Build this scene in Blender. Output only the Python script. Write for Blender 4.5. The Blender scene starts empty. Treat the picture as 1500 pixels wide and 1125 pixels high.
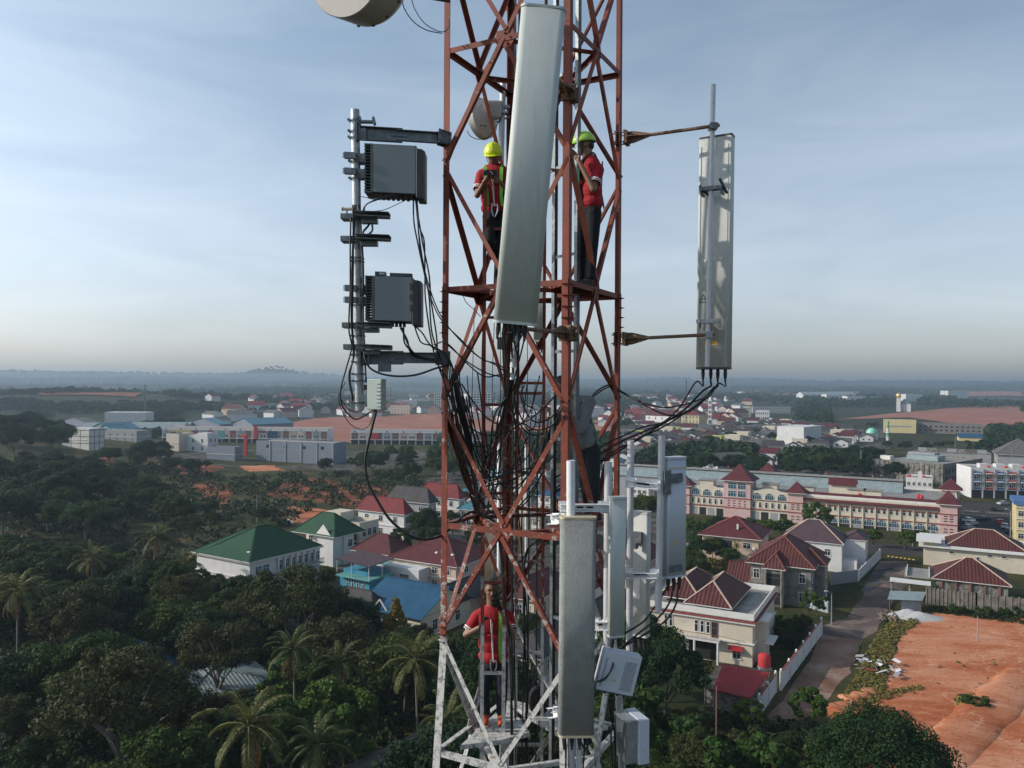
import bpy, bmesh, math, random
from mathutils import Vector, Matrix, noise as mnoise
SC = bpy.context.scene
COL = SC.collection
H = 42.0            # camera height above the ground (m)
F = 1142.0          # focal length in pixels of the 1500 px wide photograph
ROLL = 0.0061
cam = bpy.data.objects.new("camera", bpy.data.cameras.new("camera"))
COL.objects.link(cam)
cam.data.sensor_width = 36.0
cam.data.lens = 36.0 * F / 1500.0
cam.data.clip_start = 0.1
cam.data.clip_end = 60000
cam.matrix_world = Matrix.Translation((0, 0, H)) @ Matrix.Rotation(math.radians(90), 4, 'X') @ Matrix.Rotation(ROLL, 4, 'Z')
SC.camera = cam
SC.view_settings.view_transform = 'Standard'
SC.view_settings.look = 'None'
SC.view_settings.exposure = -0.17
SC.view_settings.gamma = 1
SC.cycles.use_denoising = True
SC.cycles.max_bounces = 6
SC.cycles.diffuse_bounces = 3
SC.cycles.glossy_bounces = 2
SC.cycles.transmission_bounces = 3
SC.cycles.transparent_max_bounces = 8
SC.cycles.volume_bounces = 0
SUN_AZ = -93.0      # degrees from +Y (view direction), clockwise; the sun stands to the left
SUN_EL = 27.0
saz, sel = math.radians(SUN_AZ), math.radians(SUN_EL)
SUN_DIR = Vector((math.sin(saz) * math.cos(sel), math.cos(saz) * math.cos(sel), math.sin(sel)))
world = bpy.data.worlds.new("World")
SC.world = world
world.use_nodes = True
wn, wl = world.node_tree.nodes, world.node_tree.links
for n in list(wn): wn.remove(n)
w_out = wn.new('ShaderNodeOutputWorld')
w_bg = wn.new('ShaderNodeBackground')
w_sky = wn.new('ShaderNodeTexSky')
w_sky.sky_type = 'NISHITA'
w_sky.sun_disc = False
w_sky.sun_elevation = sel
w_sky.sun_rotation = saz % (2 * math.pi)
w_sky.altitude = 50
w_sky.air_density = 1.0
w_sky.dust_density = 1.3
w_sky.ozone_density = 3.0
w_bg.inputs['Strength'].default_value = 0.15
w_tc = wn.new('ShaderNodeTexCoord')
def wnode(t, **k):
    n = wn.new(t)
    for a, b in k.items(): setattr(n, a, b)
    return n
w_map = wnode('ShaderNodeMapping')
w_map.inputs['Rotation'].default_value = (0.10, 0.26, 0.3)
w_map.inputs['Scale'].default_value = (1.6, 1.6, 7.5)
w_n1 = wnode('ShaderNodeTexNoise')
w_n1.inputs['Scale'].default_value = 1.5; w_n1.inputs['Detail'].default_value = 9; w_n1.inputs['Roughness'].default_value = 0.56
w_n1.inputs['Distortion'].default_value = 0.7
w_r1 = wnode('ShaderNodeMapRange')
w_r1.inputs['From Min'].default_value = 0.38; w_r1.inputs['From Max'].default_value = 0.72
w_r1.inputs['To Min'].default_value = 0.0; w_r1.inputs['To Max'].default_value = 0.19
w_sep = wnode('ShaderNodeSeparateXYZ')
w_el = wnode('ShaderNodeMapRange')     # more veil towards the horizon
w_el.inputs['From Min'].default_value = 0.0; w_el.inputs['From Max'].default_value = 0.5
w_el.inputs['To Min'].default_value = 0.50; w_el.inputs['To Max'].default_value = 0.16
w_add = wnode('ShaderNodeMath', operation='ADD'); w_add.use_clamp = True
w_mix = wnode('ShaderNodeMix', data_type='RGBA')
w_hsv = wnode('ShaderNodeHueSaturation')
w_hsv.inputs['Saturation'].default_value = 0.30
w_hsv.inputs['Value'].default_value = 1.9
w_tint = wnode('ShaderNodeMix', data_type='RGBA', blend_type='MULTIPLY')
w_tint.inputs['Factor'].default_value = 1.0
w_ramp = wnode('ShaderNodeValToRGB'); w_el2 = w_ramp.color_ramp.elements
w_el2[0].position = 0.0; w_el2[0].color = (0.88, 0.85, 0.88, 1); w_el2[1].position = 0.42; w_el2[1].color = (1.10, 1.15, 1.08, 1)
w_dot = wnode('ShaderNodeVectorMath', operation='DOT_PRODUCT'); w_dot.inputs[1].default_value = SUN_DIR
w_dm = wnode('ShaderNodeMapRange'); w_dm.inputs['From Min'].default_value = -0.6; w_dm.inputs['From Max'].default_value = 0.8
w_dm.inputs['To Min'].default_value = 0.84; w_dm.inputs['To Max'].default_value = 1.12
w_sc = wnode('ShaderNodeVectorMath', operation='SCALE')
wl.new(w_tc.outputs['Generated'], w_map.inputs['Vector'])
wl.new(w_map.outputs[0], w_n1.inputs['Vector'])
wl.new(w_n1.outputs['Fac'], w_r1.inputs['Value'])
wl.new(w_tc.outputs['Generated'], w_sep.inputs[0])
wl.new(w_sep.outputs['Z'], w_el.inputs['Value'])
wl.new(w_r1.outputs[0], w_add.inputs[0]); wl.new(w_el.outputs[0], w_add.inputs[1])
wl.new(w_sky.outputs[0], w_hsv.inputs['Color'])
wl.new(w_add.outputs[0], w_mix.inputs['Factor'])
wl.new(w_sky.outputs[0], w_mix.inputs['A']); wl.new(w_hsv.outputs[0], w_mix.inputs['B'])
wl.new(w_mix.outputs['Result'], w_tint.inputs['A'])
wl.new(w_sep.outputs['Z'], w_ramp.inputs[0]); wl.new(w_tc.outputs['Generated'], w_dot.inputs[0]); wl.new(w_dot.outputs['Value'], w_dm.inputs['Value'])
wl.new(w_ramp.outputs[0], w_sc.inputs[0]); wl.new(w_dm.outputs[0], w_sc.inputs['Scale']); wl.new(w_sc.outputs[0], w_tint.inputs['B'])
wl.new(w_tint.outputs['Result'], w_bg.inputs['Color'])
wl.new(w_bg.outputs[0], w_out.inputs['Surface'])
sun = bpy.data.objects.new("sun", bpy.data.lights.new("sun", 'SUN'))
COL.objects.link(sun)
sun.data.energy = 4.5
sun.data.angle = math.radians(0.6)
sun.data.color = (1.0, 0.91, 0.80)
sun.rotation_euler = SUN_DIR.to_track_quat('Z', 'Y').to_euler()
sun.location = (0, 0, 90)

R = random.Random(7)
def V(*a): return Vector(a)
def true_xy(px, py):
    x, y = px - 750.0, 562.5 - py
    return x * math.cos(ROLL) - y * math.sin(ROLL), x * math.sin(ROLL) + y * math.cos(ROLL)
def U(px, py, d):                       # point seen at photo pixel (px,py) at depth d
    x, y = true_xy(px, py)
    return Vector((x / F * d, d, H + y / F * d))
def G(px, py, z=0.0):                   # point of the plane z seen at photo pixel
    x, y = true_xy(px, py)
    d = (z - H) * F / y
    return Vector((x / F * d, d, z))
def span(P, dr, px):                    # distance from P along dr until it is seen in column px
    k = (px - 750.0) / F
    return (k * P.y - P.x) / (dr.x - k * dr.y)

def tag(o, label=None, cat=None, group=None, kind=None):
    if label: o['label'] = label
    if cat: o['category'] = cat
    if group: o['group'] = group
    if kind: o['kind'] = kind
    return o
def thing(name, label, cat, loc=(0, 0, 0), rz=0.0, group=None):
    o = bpy.data.objects.new(name, None)
    COL.objects.link(o)
    o.location = loc; o.rotation_euler = (0, 0, rz)
    o.empty_display_size = 0.3
    o['_m'] = 1
    del o['_m']
    tag(o, label, cat, group)
    return o
def mat_of(o):
    return Matrix.Translation(o.location) @ o.rotation_euler.to_matrix().to_4x4()
def kids(o): return [c for c in bpy.data.objects if c.parent == o]
KID = {}
def link_child(c, p):
    c.parent = p
    KID.setdefault(p.name, []).append(c)
def copy_tree(o, parent=None):
    c = o.copy(); COL.objects.link(c)
    if parent is not None:
        link_child(c, parent)
    for ch in list(KID.get(o.name, [])): copy_tree(ch, c)
    return c

class MB:
    def __init__(s):
        s.v = []; s.f = []; s.m = []
    def add(s, vs, fs, mi=0):
        b = len(s.v)
        s.v.extend([tuple(v) for v in vs])
        s.f.extend([tuple(i + b for i in f) for f in fs])
        s.m.extend([mi] * len(fs))
        return s
    def poly(s, pts, mi=0):
        return s.add(pts, [tuple(range(len(pts)))], mi)
    def box(s, x0, y0, z0, x1, y1, z1, mi=0):
        vs = [(x0, y0, z0), (x1, y0, z0), (x1, y1, z0), (x0, y1, z0), (x0, y0, z1), (x1, y0, z1), (x1, y1, z1), (x0, y1, z1)]
        return s.add(vs, [(0, 3, 2, 1), (4, 5, 6, 7), (0, 1, 5, 4), (1, 2, 6, 5), (2, 3, 7, 6), (3, 0, 4, 7)], mi)
    def obox(s, c, ax, ay, az, mi=0):           # box round centre c with half-axis vectors
        c = Vector(c); vs = []
        for dz in (-1, 1):
            for dx, dy in ((-1, -1), (1, -1), (1, 1), (-1, 1)):
                vs.append(c + ax * dx + ay * dy + az * dz)
        return s.add(vs, [(0, 3, 2, 1), (4, 5, 6, 7), (0, 1, 5, 4), (1, 2, 6, 5), (2, 3, 7, 6), (3, 0, 4, 7)], mi)
    def bar(s, p0, p1, w, h, up=None, mi=0):
        p0, p1 = Vector(p0), Vector(p1); d = p1 - p0; L = d.length; d = d / L
        up = Vector(up) if up is not None else (Vector((0, 0, 1)) if abs(d.z) < 0.95 else Vector((0, 1, 0)))
        sx = d.cross(up).normalized(); uy = sx.cross(d).normalized()
        return s.obox((p0 + p1) / 2, d * (L / 2), sx * (w / 2), uy * (h / 2), mi)
    def angle(s, p0, p1, w, t, d1, d2, mi=0):   # L-profile, flanges run along d1 and d2
        p0, p1 = Vector(p0), Vector(p1); d = (p1 - p0).normalized()
        d1 = Vector(d1); d1 = (d1 - d * d1.dot(d)).normalized()
        d2 = Vector(d2); d2 = (d2 - d * d2.dot(d)).normalized()
        pr = [Vector((0, 0, 0)), d1 * w, d1 * w + d2 * t, d1 * t + d2 * t, d1 * t + d2 * w, d2 * w]
        vs = [p0 + q for q in pr] + [p1 + q for q in pr]
        fs = [(i, (i + 1) % 6, (i + 1) % 6 + 6, i + 6) for i in range(6)]
        fs += [(0, 5, 4, 3), (0, 3, 2, 1), (6, 9, 10, 11), (6, 7, 8, 9)]
        return s.add(vs, fs, mi)
    def channel(s, p0, p1, w, h, t, up=(0, 0, 1), mi=0):   # C-profile: web w/ two flanges
        p0, p1 = Vector(p0), Vector(p1); d = (p1 - p0).normalized()
        up = Vector(up); sd = d.cross(up).normalized(); up = sd.cross(d).normalized()
        L = (p1 - p0).length / 2; c = (p0 + p1) / 2
        s.obox(c, d * L, sd * (t / 2), up * (h / 2), mi)
        s.obox(c + up * (h / 2 - t / 2) + sd * (w / 2), d * L, sd * (w / 2), up * (t / 2), mi)
        s.obox(c - up * (h / 2 - t / 2) + sd * (w / 2), d * L, sd * (w / 2), up * (t / 2), mi)
        return s
    def cyl(s, p0, p1, r0, r1=None, n=12, mi=0, caps=True):
        r1 = r0 if r1 is None else r1
        p0, p1 = Vector(p0), Vector(p1); d = (p1 - p0).normalized()
        a = d.cross(Vector((0, 0, 1)) if abs(d.z) < 0.9 else Vector((1, 0, 0))).normalized(); b = d.cross(a)
        vs = []
        for p, r in ((p0, r0), (p1, r1)):
            for i in range(n):
                t = 2 * math.pi * i / n
                vs.append(p + a * (r * math.cos(t)) + b * (r * math.sin(t)))
        fs = [(i, i + n, (i + 1) % n + n, (i + 1) % n) for i in range(n)]
        if caps: fs += [tuple(range(n)), tuple(range(2 * n - 1, n - 1, -1))]
        return s.add(vs, fs, mi)
    def tube(s, pts, r, n=6, mi=0):
        pts = [Vector(p) for p in pts]; vs = []; fs = []
        a = None
        for i, p in enumerate(pts):
            d = (pts[min(i + 1, len(pts) - 1)] - pts[max(i - 1, 0)]).normalized()
            if a is None: a = d.cross(Vector((0, 0, 1)) if abs(d.z) < 0.9 else Vector((1, 0, 0))).normalized()
            a = (a - d * a.dot(d)).normalized(); b = d.cross(a)
            rr = r[i] if isinstance(r, (list, tuple)) else r
            for k in range(n):
                t = 2 * math.pi * k / n
                vs.append(p + a * (rr * math.cos(t)) + b * (rr * math.sin(t)))
        for i in range(len(pts) - 1):
            for k in range(n):
                fs.append((i * n + k, (i + 1) * n + k, (i + 1) * n + (k + 1) % n, i * n + (k + 1) % n))
        fs += [tuple(range(n)), tuple(range(len(vs) - 1, len(vs) - n - 1, -1))]
        return s.add(vs, fs, mi)
    def lathe(s, c, ax, prof, n=24, mi=0):       # prof = [(dist along ax, radius)]
        c = Vector(c); d = Vector(ax).normalized()
        a = d.cross(Vector((0, 0, 1)) if abs(d.z) < 0.9 else Vector((1, 0, 0))).normalized(); b = d.cross(a)
        vs = []; fs = []
        for q, r in prof:
            for i in range(n):
                t = 2 * math.pi * i / n
                vs.append(c + d * q + a * (r * math.cos(t)) + b * (r * math.sin(t)))
        for j in range(len(prof) - 1):
            for i in range(n):
                fs.append((j * n + i, (j + 1) * n + i, (j + 1) * n + (i + 1) % n, j * n + (i + 1) % n))
        return s.add(vs, fs, mi)
    def prism(s, pts, z0, z1, mi=0):
        n = len(pts)
        vs = [(p[0], p[1], z0) for p in pts] + [(p[0], p[1], z1) for p in pts]
        fs = [(i, (i + 1) % n, (i + 1) % n + n, i + n) for i in range(n)] + [tuple(range(n - 1, -1, -1)), tuple(range(n, 2 * n))]
        return s.add(vs, fs, mi)
    def ell(s, c, rx, ry, rz, nu=10, nv=7, mi=0, M=None):
        c = Vector(c); vs = []; fs = []
        for j in range(1, nv):
            ph = math.pi * j / nv
            for i in range(nu):
                t = 2 * math.pi * i / nu
                q = Vector((rx * math.sin(ph) * math.cos(t), ry * math.sin(ph) * math.sin(t), rz * math.cos(ph)))
                vs.append(c + (M @ q if M is not None else q))
        top = Vector((0, 0, rz)); top = M @ top if M is not None else top
        vs += [c + top, c - top]
        for j in range(nv - 2):
            for i in range(nu):
                fs.append((j * nu + i, (j + 1) * nu + i, (j + 1) * nu + (i + 1) % nu, j * nu + (i + 1) % nu))
        T = len(vs) - 2
        for i in range(nu):
            fs.append((T, i, (i + 1) % nu)); fs.append((T + 1, (nv - 2) * nu + (i + 1) % nu, (nv - 2) * nu + i))
        return s.add(vs, fs, mi)
    def mesh(s, name, mats, smooth=False, uv=True):
        me = bpy.data.meshes.new(name)
        me.from_pydata(s.v, [], s.f)
        for m in (mats if isinstance(mats, (list, tuple)) else [mats]): me.materials.append(m)
        if len(set(s.m)) > 1: me.polygons.foreach_set('material_index', s.m)
        if smooth: me.polygons.foreach_set('use_smooth', [True] * len(s.f))
        if uv and len(s.f) < 30000:
            ul = me.uv_layers.new(name='metres')
            co = me.vertices; lp = me.loops; buf = [0.0] * (2 * len(lp))
            for p in me.polygons:
                n = p.normal
                if abs(n.z) > 0.999: u = Vector((1, 0, 0)); v = Vector((0, 1, 0))
                else:
                    u = Vector((-n.y, n.x, 0)).normalized(); v = n.cross(u)
                for li in p.loop_indices:
                    q = co[lp[li].vertex_index].co
                    buf[2 * li] = q.dot(u); buf[2 * li + 1] = q.dot(v)
            ul.data.foreach_set('uv', buf)
        return me
    def build(s, name, mats, parent=None, smooth=False, world=False, origin=None, uv=True):
        if world and parent is not None:
            M = mat_of(parent).inverted()
            s.v = [tuple(M @ Vector(v)) for v in s.v]
        if origin is not None:
            o0 = Vector(origin)
            s.v = [tuple(Vector(v) - o0) for v in s.v]
        me = s.mesh(name, mats, smooth, uv)
        o = bpy.data.objects.new(name, me)
        COL.objects.link(o)
        if parent is not None: link_child(o, parent)
        if origin is not None: o.location = origin
        return o
def bevel(o, w=0.01, seg=2):
    m = o.modifiers.new('bevel', 'BEVEL'); m.width = w; m.segments = seg; m.limit_method = 'ANGLE'
    return o
def smooth_path(pts, n=8):              # Catmull-Rom through the points
    pts = [Vector(p) for p in pts]; out = []
    P = [pts[0] * 2 - pts[1]] + pts + [pts[-1] * 2 - pts[-2]]
    for i in range(1, len(P) - 2):
        a, b, c, d = P[i - 1], P[i], P[i + 1], P[i + 2]
        for k in range(n):
            t = k / n
            out.append(0.5 * ((2 * b) + (c - a) * t + (2 * a - 5 * b + 4 * c - d) * t * t + (3 * b - a - 3 * c + d) * t ** 3))
    out.append(pts[-1])
    return out

MATS = {}
def new_mat(name):
    m = bpy.data.materials.new(name); m.use_nodes = True
    nt = m.node_tree
    return m, nt.nodes, nt.links, nt.nodes['Principled BSDF']
def mat(name, col, rough=0.6, metal=0.0, var=0.12, scale=3.0, bump=0.0, bscale=60.0, col2=None, lo=0.45, hi=0.6, coord='Object', spec=0.5, stretch=(1, 1, 1)):
    """plain surface with slow colour variation, optional second colour in noise patches and fine bump"""
    if name in MATS: return MATS[name]
    m, N, L, B = new_mat(name)
    tc = N.new('ShaderNodeTexCoord'); mp = N.new('ShaderNodeMapping'); mp.inputs['Scale'].default_value = stretch
    L.new(tc.outputs[coord], mp.inputs['Vector'])
    nz = N.new('ShaderNodeTexNoise'); nz.inputs['Scale'].default_value = scale; nz.inputs['Detail'].default_value = 6; nz.inputs['Roughness'].default_value = 0.62
    L.new(mp.outputs[0], nz.inputs['Vector'])
    hsv = N.new('ShaderNodeHueSaturation'); hsv.inputs['Color'].default_value = (*col, 1)
    mr = N.new('ShaderNodeMapRange'); mr.inputs['From Min'].default_value = 0.25; mr.inputs['From Max'].default_value = 0.75
    mr.inputs['To Min'].default_value = 1 - var; mr.inputs['To Max'].default_value = 1 + var
    L.new(nz.outputs['Fac'], mr.inputs['Value']); L.new(mr.outputs[0], hsv.inputs['Value'])
    out = hsv.outputs[0]
    if col2 is not None:
        n2 = N.new('ShaderNodeTexNoise'); n2.inputs['Scale'].default_value = scale * 2.3; n2.inputs['Detail'].default_value = 8; n2.inputs['Roughness'].default_value = 0.68
        L.new(mp.outputs[0], n2.inputs['Vector'])
        m2 = N.new('ShaderNodeMapRange'); m2.inputs['From Min'].default_value = lo; m2.inputs['From Max'].default_value = hi
        L.new(n2.outputs['Fac'], m2.inputs['Value'])
        mx = N.new('ShaderNodeMix'); mx.data_type = 'RGBA'
        L.new(m2.outputs[0], mx.inputs['Factor']); L.new(out, mx.inputs['A']); mx.inputs['B'].default_value = (*col2, 1)
        out = mx.outputs['Result']
    L.new(out, B.inputs['Base Color'])
    B.inputs['Roughness'].default_value = rough; B.inputs['Metallic'].default_value = metal
    B.inputs['Specular IOR Level'].default_value = spec
    if bump > 0:
        nb = N.new('ShaderNodeTexNoise'); nb.inputs['Scale'].default_value = bscale; nb.inputs['Detail'].default_value = 4
        L.new(mp.outputs[0], nb.inputs['Vector'])
        bp = N.new('ShaderNodeBump'); bp.inputs['Strength'].default_value = bump; bp.inputs['Distance'].default_value = 0.02
        L.new(nb.outputs['Fac'], bp.inputs['Height']); L.new(bp.outputs[0], B.inputs['Normal'])
    MATS[name] = m
    return m
def sstep(a, b, x):
    t = min(1.0, max(0.0, (x - a) / (b - a))); return t * t * (3 - 2 * t)
def fbm(x, y, s, o=4):
    return mnoise.fractal(Vector((x * s, y * s, 3.7)), 1.0, 2.0, o)
def bumpf(x, y, cx, cy, rx, ry, h, rot=0.0):
    dx, dy = x - cx, y - cy
    c, s_ = math.cos(rot), math.sin(rot)
    u, v = (dx * c + dy * s_) / rx, (-dx * s_ + dy * c) / ry
    q = u * u + v * v
    return h * math.exp(-q) if q < 9 else 0.0
def terrain(x, y):
    z = 0.0
    r = math.hypot(x, y)
    z += bumpf(x, y, -330, 420, 110, 90, 17)
    z += bumpf(x, y, -175, 235, 40, 55, 7)
    z += bumpf(x, y, -620, 1150, 260, 260, 26)
    if r > 900: z += sstep(900, 2600, r) * (6 + 9 * fbm(x, y, 1 / 700.0))
    if r > 2600:
        z += sstep(2600, 5200, r) * (16 + 22 * fbm(x + 900, y, 1 / 1500.0))
    if r > 5200:
        az = math.degrees(math.atan2(x, y))
        z += sstep(5200, 8200, r) * (52 + 26 * fbm(x, y, 1 / 2300.0) + 10 * fbm(x, y, 1 / 500.0) + (22 if az < 0 else 4) * sstep(0, 30, abs(az + 2)))
        z += bumpf(x, y, -2350, 7600, 260, 260, 62) + bumpf(x, y, -2150, 7650, 520, 300, 22)
    return max(z, -0.0) if r > 900 else z
def ground_pt(px, py):                  # point of the terrain seen at photo pixel (iterated)
    z = 0.0
    for _ in range(12):
        p = G(px, py, z); z = terrain(p.x, p.y)
    return Vector((p.x, p.y, z))

def build_ground():
    NA = 220
    rs = [0.0]; r = 24.0
    while r < 11500: rs.append(r); r *= 1.032
    vs = []; fs = []
    a0, a1 = math.radians(-62), math.radians(62)
    for r in rs[1:]:
        for i in range(NA + 1):
            a = a0 + (a1 - a0) * i / NA
            x, y = r * math.sin(a), r * math.cos(a)
            vs.append((x, y, terrain(x, y)))
    n = NA + 1
    for j in range(len(rs) - 2):
        for i in range(NA):
            fs.append((j * n + i, j * n + i + 1, (j + 1) * n + i + 1, (j + 1) * n + i))
    me = bpy.data.meshes.new('ground'); me.from_pydata(vs, [], fs)
    b = len(vs)
    mb = MB(); mb.v = vs; mb.f = fs; mb.m = [0] * len(fs)
    rim = [24.0 * 1.0, 200, 1200, 6000, 11500]
    ang = [a1 + (2 * math.pi - (a1 - a0)) * i / 40 for i in range(41)]
    rr = [rs[1]] + [200, 1200, 6000, rs[-1]]
    vs2 = []; fs2 = []
    for r in rr:
        for a in ang: vs2.append((r * math.sin(a), r * math.cos(a), terrain(r * math.sin(a), r * math.cos(a))))
    for j in range(len(rr) - 1):
        for i in range(40): fs2.append((j * 41 + i, j * 41 + i + 1, (j + 1) * 41 + i + 1, (j + 1) * 41 + i))
    mb.add(vs2, fs2)
    inner = [(rs[1] * math.sin(a0 + (a1 - a0) * i / NA), rs[1] * math.cos(a0 + (a1 - a0) * i / NA), 0) for i in range(NA + 1)]
    inner += [(rs[1] * math.sin(a), rs[1] * math.cos(a), 0) for a in ang[1:-1]]
    mb.add(inner, [tuple(range(len(inner)))])
    m, N, L, B = new_mat('ground_cover')
    geo = N.new('ShaderNodeNewGeometry')
    def nz(scale, det=6, rough=0.6):
        n_ = N.new('ShaderNodeTexNoise'); n_.inputs['Scale'].default_value = scale; n_.inputs['Detail'].default_value = det
        n_.inputs['Roughness'].default_value = rough
        L.new(geo.outputs['Position'], n_.inputs['Vector']); return n_
    def ramp(src, stops):
        r_ = N.new('ShaderNodeValToRGB'); e = r_.color_ramp.elements
        while len(e) < len(stops): e.new(0.5)
        for el, (p, c) in zip(e, stops): el.position = p; el.color = (*c, 1)
        L.new(src, r_.inputs[0]); return r_
    base = ramp(nz(0.07, 8, 0.65).outputs['Fac'], [(0.3, (0.018, 0.026, 0.010)), (0.47, (0.034, 0.042, 0.014)), (0.6, (0.075, 0.062, 0.025)), (0.72, (0.13, 0.062, 0.032))])
    far = ramp(nz(0.006, 9, 0.7).outputs['Fac'], [(0.30, (0.016, 0.026, 0.012)), (0.55, (0.026, 0.036, 0.018)), (0.64, (0.07, 0.050, 0.032)), (0.76, (0.16, 0.07, 0.05))])
    ln = N.new('ShaderNodeVectorMath'); ln.operation = 'LENGTH'; L.new(geo.outputs['Position'], ln.inputs[0])
    mr = N.new('ShaderNodeMapRange'); mr.inputs['From Min'].default_value = 500; mr.inputs['From Max'].default_value = 900
    L.new(ln.outputs['Value'], mr.inputs['Value'])
    mx = N.new('ShaderNodeMix'); mx.data_type = 'RGBA'
    L.new(mr.outputs[0], mx.inputs['Factor']); L.new(base.outputs[0], mx.inputs['A']); L.new(far.outputs[0], mx.inputs['B'])
    L.new(mx.outputs['Result'], B.inputs['Base Color']); B.inputs['Roughness'].default_value = 0.95; B.inputs['Specular IOR Level'].default_value = 0.1
    bp = N.new('ShaderNodeBump'); bp.inputs['Strength'].default_value = 0.6; bp.inputs['Distance'].default_value = 0.4
    L.new(nz(0.9, 6).outputs['Fac'], bp.inputs['Height']); L.new(bp.outputs[0], B.inputs['Normal'])
    o = mb.build('ground', m, uv=False, smooth=True)
    tag(o, kind='structure')
    bpy.data.meshes.remove(me)
    return o
build_ground()

def build_haze():
    mb = MB().box(-9400, -3000, -1.5, 9400, 9900, 112)
    m = bpy.data.materials.new('haze_air'); m.use_nodes = True
    N, L = m.node_tree.nodes, m.node_tree.links
    for n in list(N): N.remove(n)
    out = N.new('ShaderNodeOutputMaterial'); pv = N.new('ShaderNodeVolumePrincipled')
    pv.inputs['Color'].default_value = (0.44, 0.57, 0.69, 1)
    pv.inputs['Density'].default_value = HAZE
    pv.inputs['Anisotropy'].default_value = 0.25
    L.new(pv.outputs[0], out.inputs['Volume'])
    o = mb.build('haze', m, uv=False)
    tag(o, kind='stuff')
HAZE = 0.00023
build_haze()
def tower_paint():
    """red primer above, flaking white below the joint; the bands are painted on the steel by height"""
    m, N, L, B = new_mat('tower_paint')
    geo = N.new('ShaderNodeNewGeometry')
    def nz(scale, det=8, rough=0.65):
        n_ = N.new('ShaderNodeTexNoise'); n_.inputs['Scale'].default_value = scale; n_.inputs['Detail'].default_value = det
        n_.inputs['Roughness'].default_value = rough; L.new(geo.outputs['Position'], n_.inputs['Vector']); return n_
    sep = N.new('ShaderNodeSeparateXYZ'); L.new(geo.outputs['Position'], sep.inputs[0])
    def mr(src, a, b, c=0.0, d=1.0):
        k = N.new('ShaderNodeMapRange'); k.inputs['From Min'].default_value = a; k.inputs['From Max'].default_value = b
        k.inputs['To Min'].default_value = c; k.inputs['To Max'].default_value = d; L.new(src, k.inputs['Value']); return k.outputs[0]
    def mix(f, a, b):
        x = N.new('ShaderNodeMix'); x.data_type = 'RGBA'; L.new(f, x.inputs['Factor'])
        for i, q in (('A', a), ('B', b)):
            if isinstance(q, tuple): x.inputs[i].default_value = (*q, 1)
            else: L.new(q, x.inputs[i])
        return x.outputs['Result']
    def mth(op, a, b):
        x = N.new('ShaderNodeMath'); x.operation = op; x.use_clamp = True
        for i, q in ((0, a), (1, b)):
            if isinstance(q, float): x.inputs[i].default_value = q
            else: L.new(q, x.inputs[i])
        return x.outputs[0]
    red = mix(mr(nz(5.0, 6).outputs['Fac'], 0.35, 0.65), (0.215, 0.042, 0.022), (0.13, 0.036, 0.024))
    red = mix(mr(nz(22.0, 8, 0.7).outputs['Fac'], 0.60, 0.68), red, (0.075, 0.026, 0.018))
    hi = mr(sep.outputs['Z'], H - 3.0, H + 0.5, 0.11, 0.0)
    chip = mth('ADD', mr(nz(14.0, 10, 0.75).outputs['Fac'], 0.60, 0.66), 0.0)
    chip2 = mr(mth('ADD', nz(7.0, 10, 0.78).outputs['Fac'], hi), 0.62, 0.66)
    red = mix(chip2, red, mix(mr(nz(60).outputs['Fac'], 0.4, 0.6), (0.42, 0.41, 0.39), (0.22, 0.20, 0.19)))
    zj = mth('ADD', mr(nz(3.0).outputs['Fac'], 0.0, 1.0, -0.05, 0.05), 0.0)
    wht = mix(mr(nz(16.0, 10, 0.75).outputs['Fac'], 0.50, 0.58), (0.46, 0.46, 0.44), (0.17, 0.17, 0.17))
    wht = mix(mr(nz(5.0, 6).outputs['Fac'], 0.62, 0.72), wht, (0.30, 0.10, 0.06))
    band = mr(sep.outputs['Z'], H - 2.98, H - 2.90)
    low = mr(sep.outputs['Z'], H - 10.0, H - 9.9, 1.0, 0.0)     # red again far below
    f = mth('MAXIMUM', band, low)
    col = mix(f, wht, red)
    L.new(col, B.inputs['Base Color'])
    B.inputs['Roughness'].default_value = 0.62
    B.inputs['Specular IOR Level'].default_value = 0.35
    bp = N.new('ShaderNodeBump'); bp.inputs['Strength'].default_value = 0.25; bp.inputs['Distance'].default_value = 0.004
    L.new(nz(70, 5).outputs['Fac'], bp.inputs['Height']); L.new(bp.outputs[0], B.inputs['Normal'])
    return m
TP = tower_paint()
M_GALV = mat('galvanised', (0.30, 0.33, 0.35), 0.42, 0.55, 0.2, 9, col2=(0.40, 0.42, 0.43), lo=0.5, hi=0.6, bump=0.1)
M_GALVD = mat('galvanised_dark', (0.12, 0.14, 0.155), 0.45, 0.4, 0.25, 7, col2=(0.20, 0.22, 0.235), lo=0.52, hi=0.62, bump=0.12)
M_RUST = mat('rusty_steel', (0.20, 0.15, 0.11), 0.8, 0.15, 0.3, 14, col2=(0.17, 0.07, 0.035), lo=0.45, hi=0.58, bump=0.4)
M_GREYB = mat('radio_casing', (0.15, 0.18, 0.20), 0.5, 0.0, 0.05, 2, bump=0.12, bscale=350)
M_GREYD = mat('radio_casing_dark', (0.040, 0.048, 0.056), 0.5, 0.0, 0.1, 4, bump=0.12, bscale=350)
M_GREENISH = mat('fin_metal', (0.075, 0.095, 0.090), 0.5, 0.3, 0.2, 8)
M_RADOME = mat('radome_grey', (0.45, 0.49, 0.48), 0.6, 0.0, 0.05, 1.5, bump=0.10, bscale=300, col2=(0.39, 0.42, 0.40), lo=0.50, hi=0.72, stretch=(5, 5, .7))
M_RADOME_L = mat('radome_light', (0.52, 0.54, 0.52), 0.7, 0.0, 0.06, 2.0, bump=0.08, bscale=200, col2=(0.44, 0.45, 0.42), lo=0.5, hi=0.72, stretch=(5, 5, .7))
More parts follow.
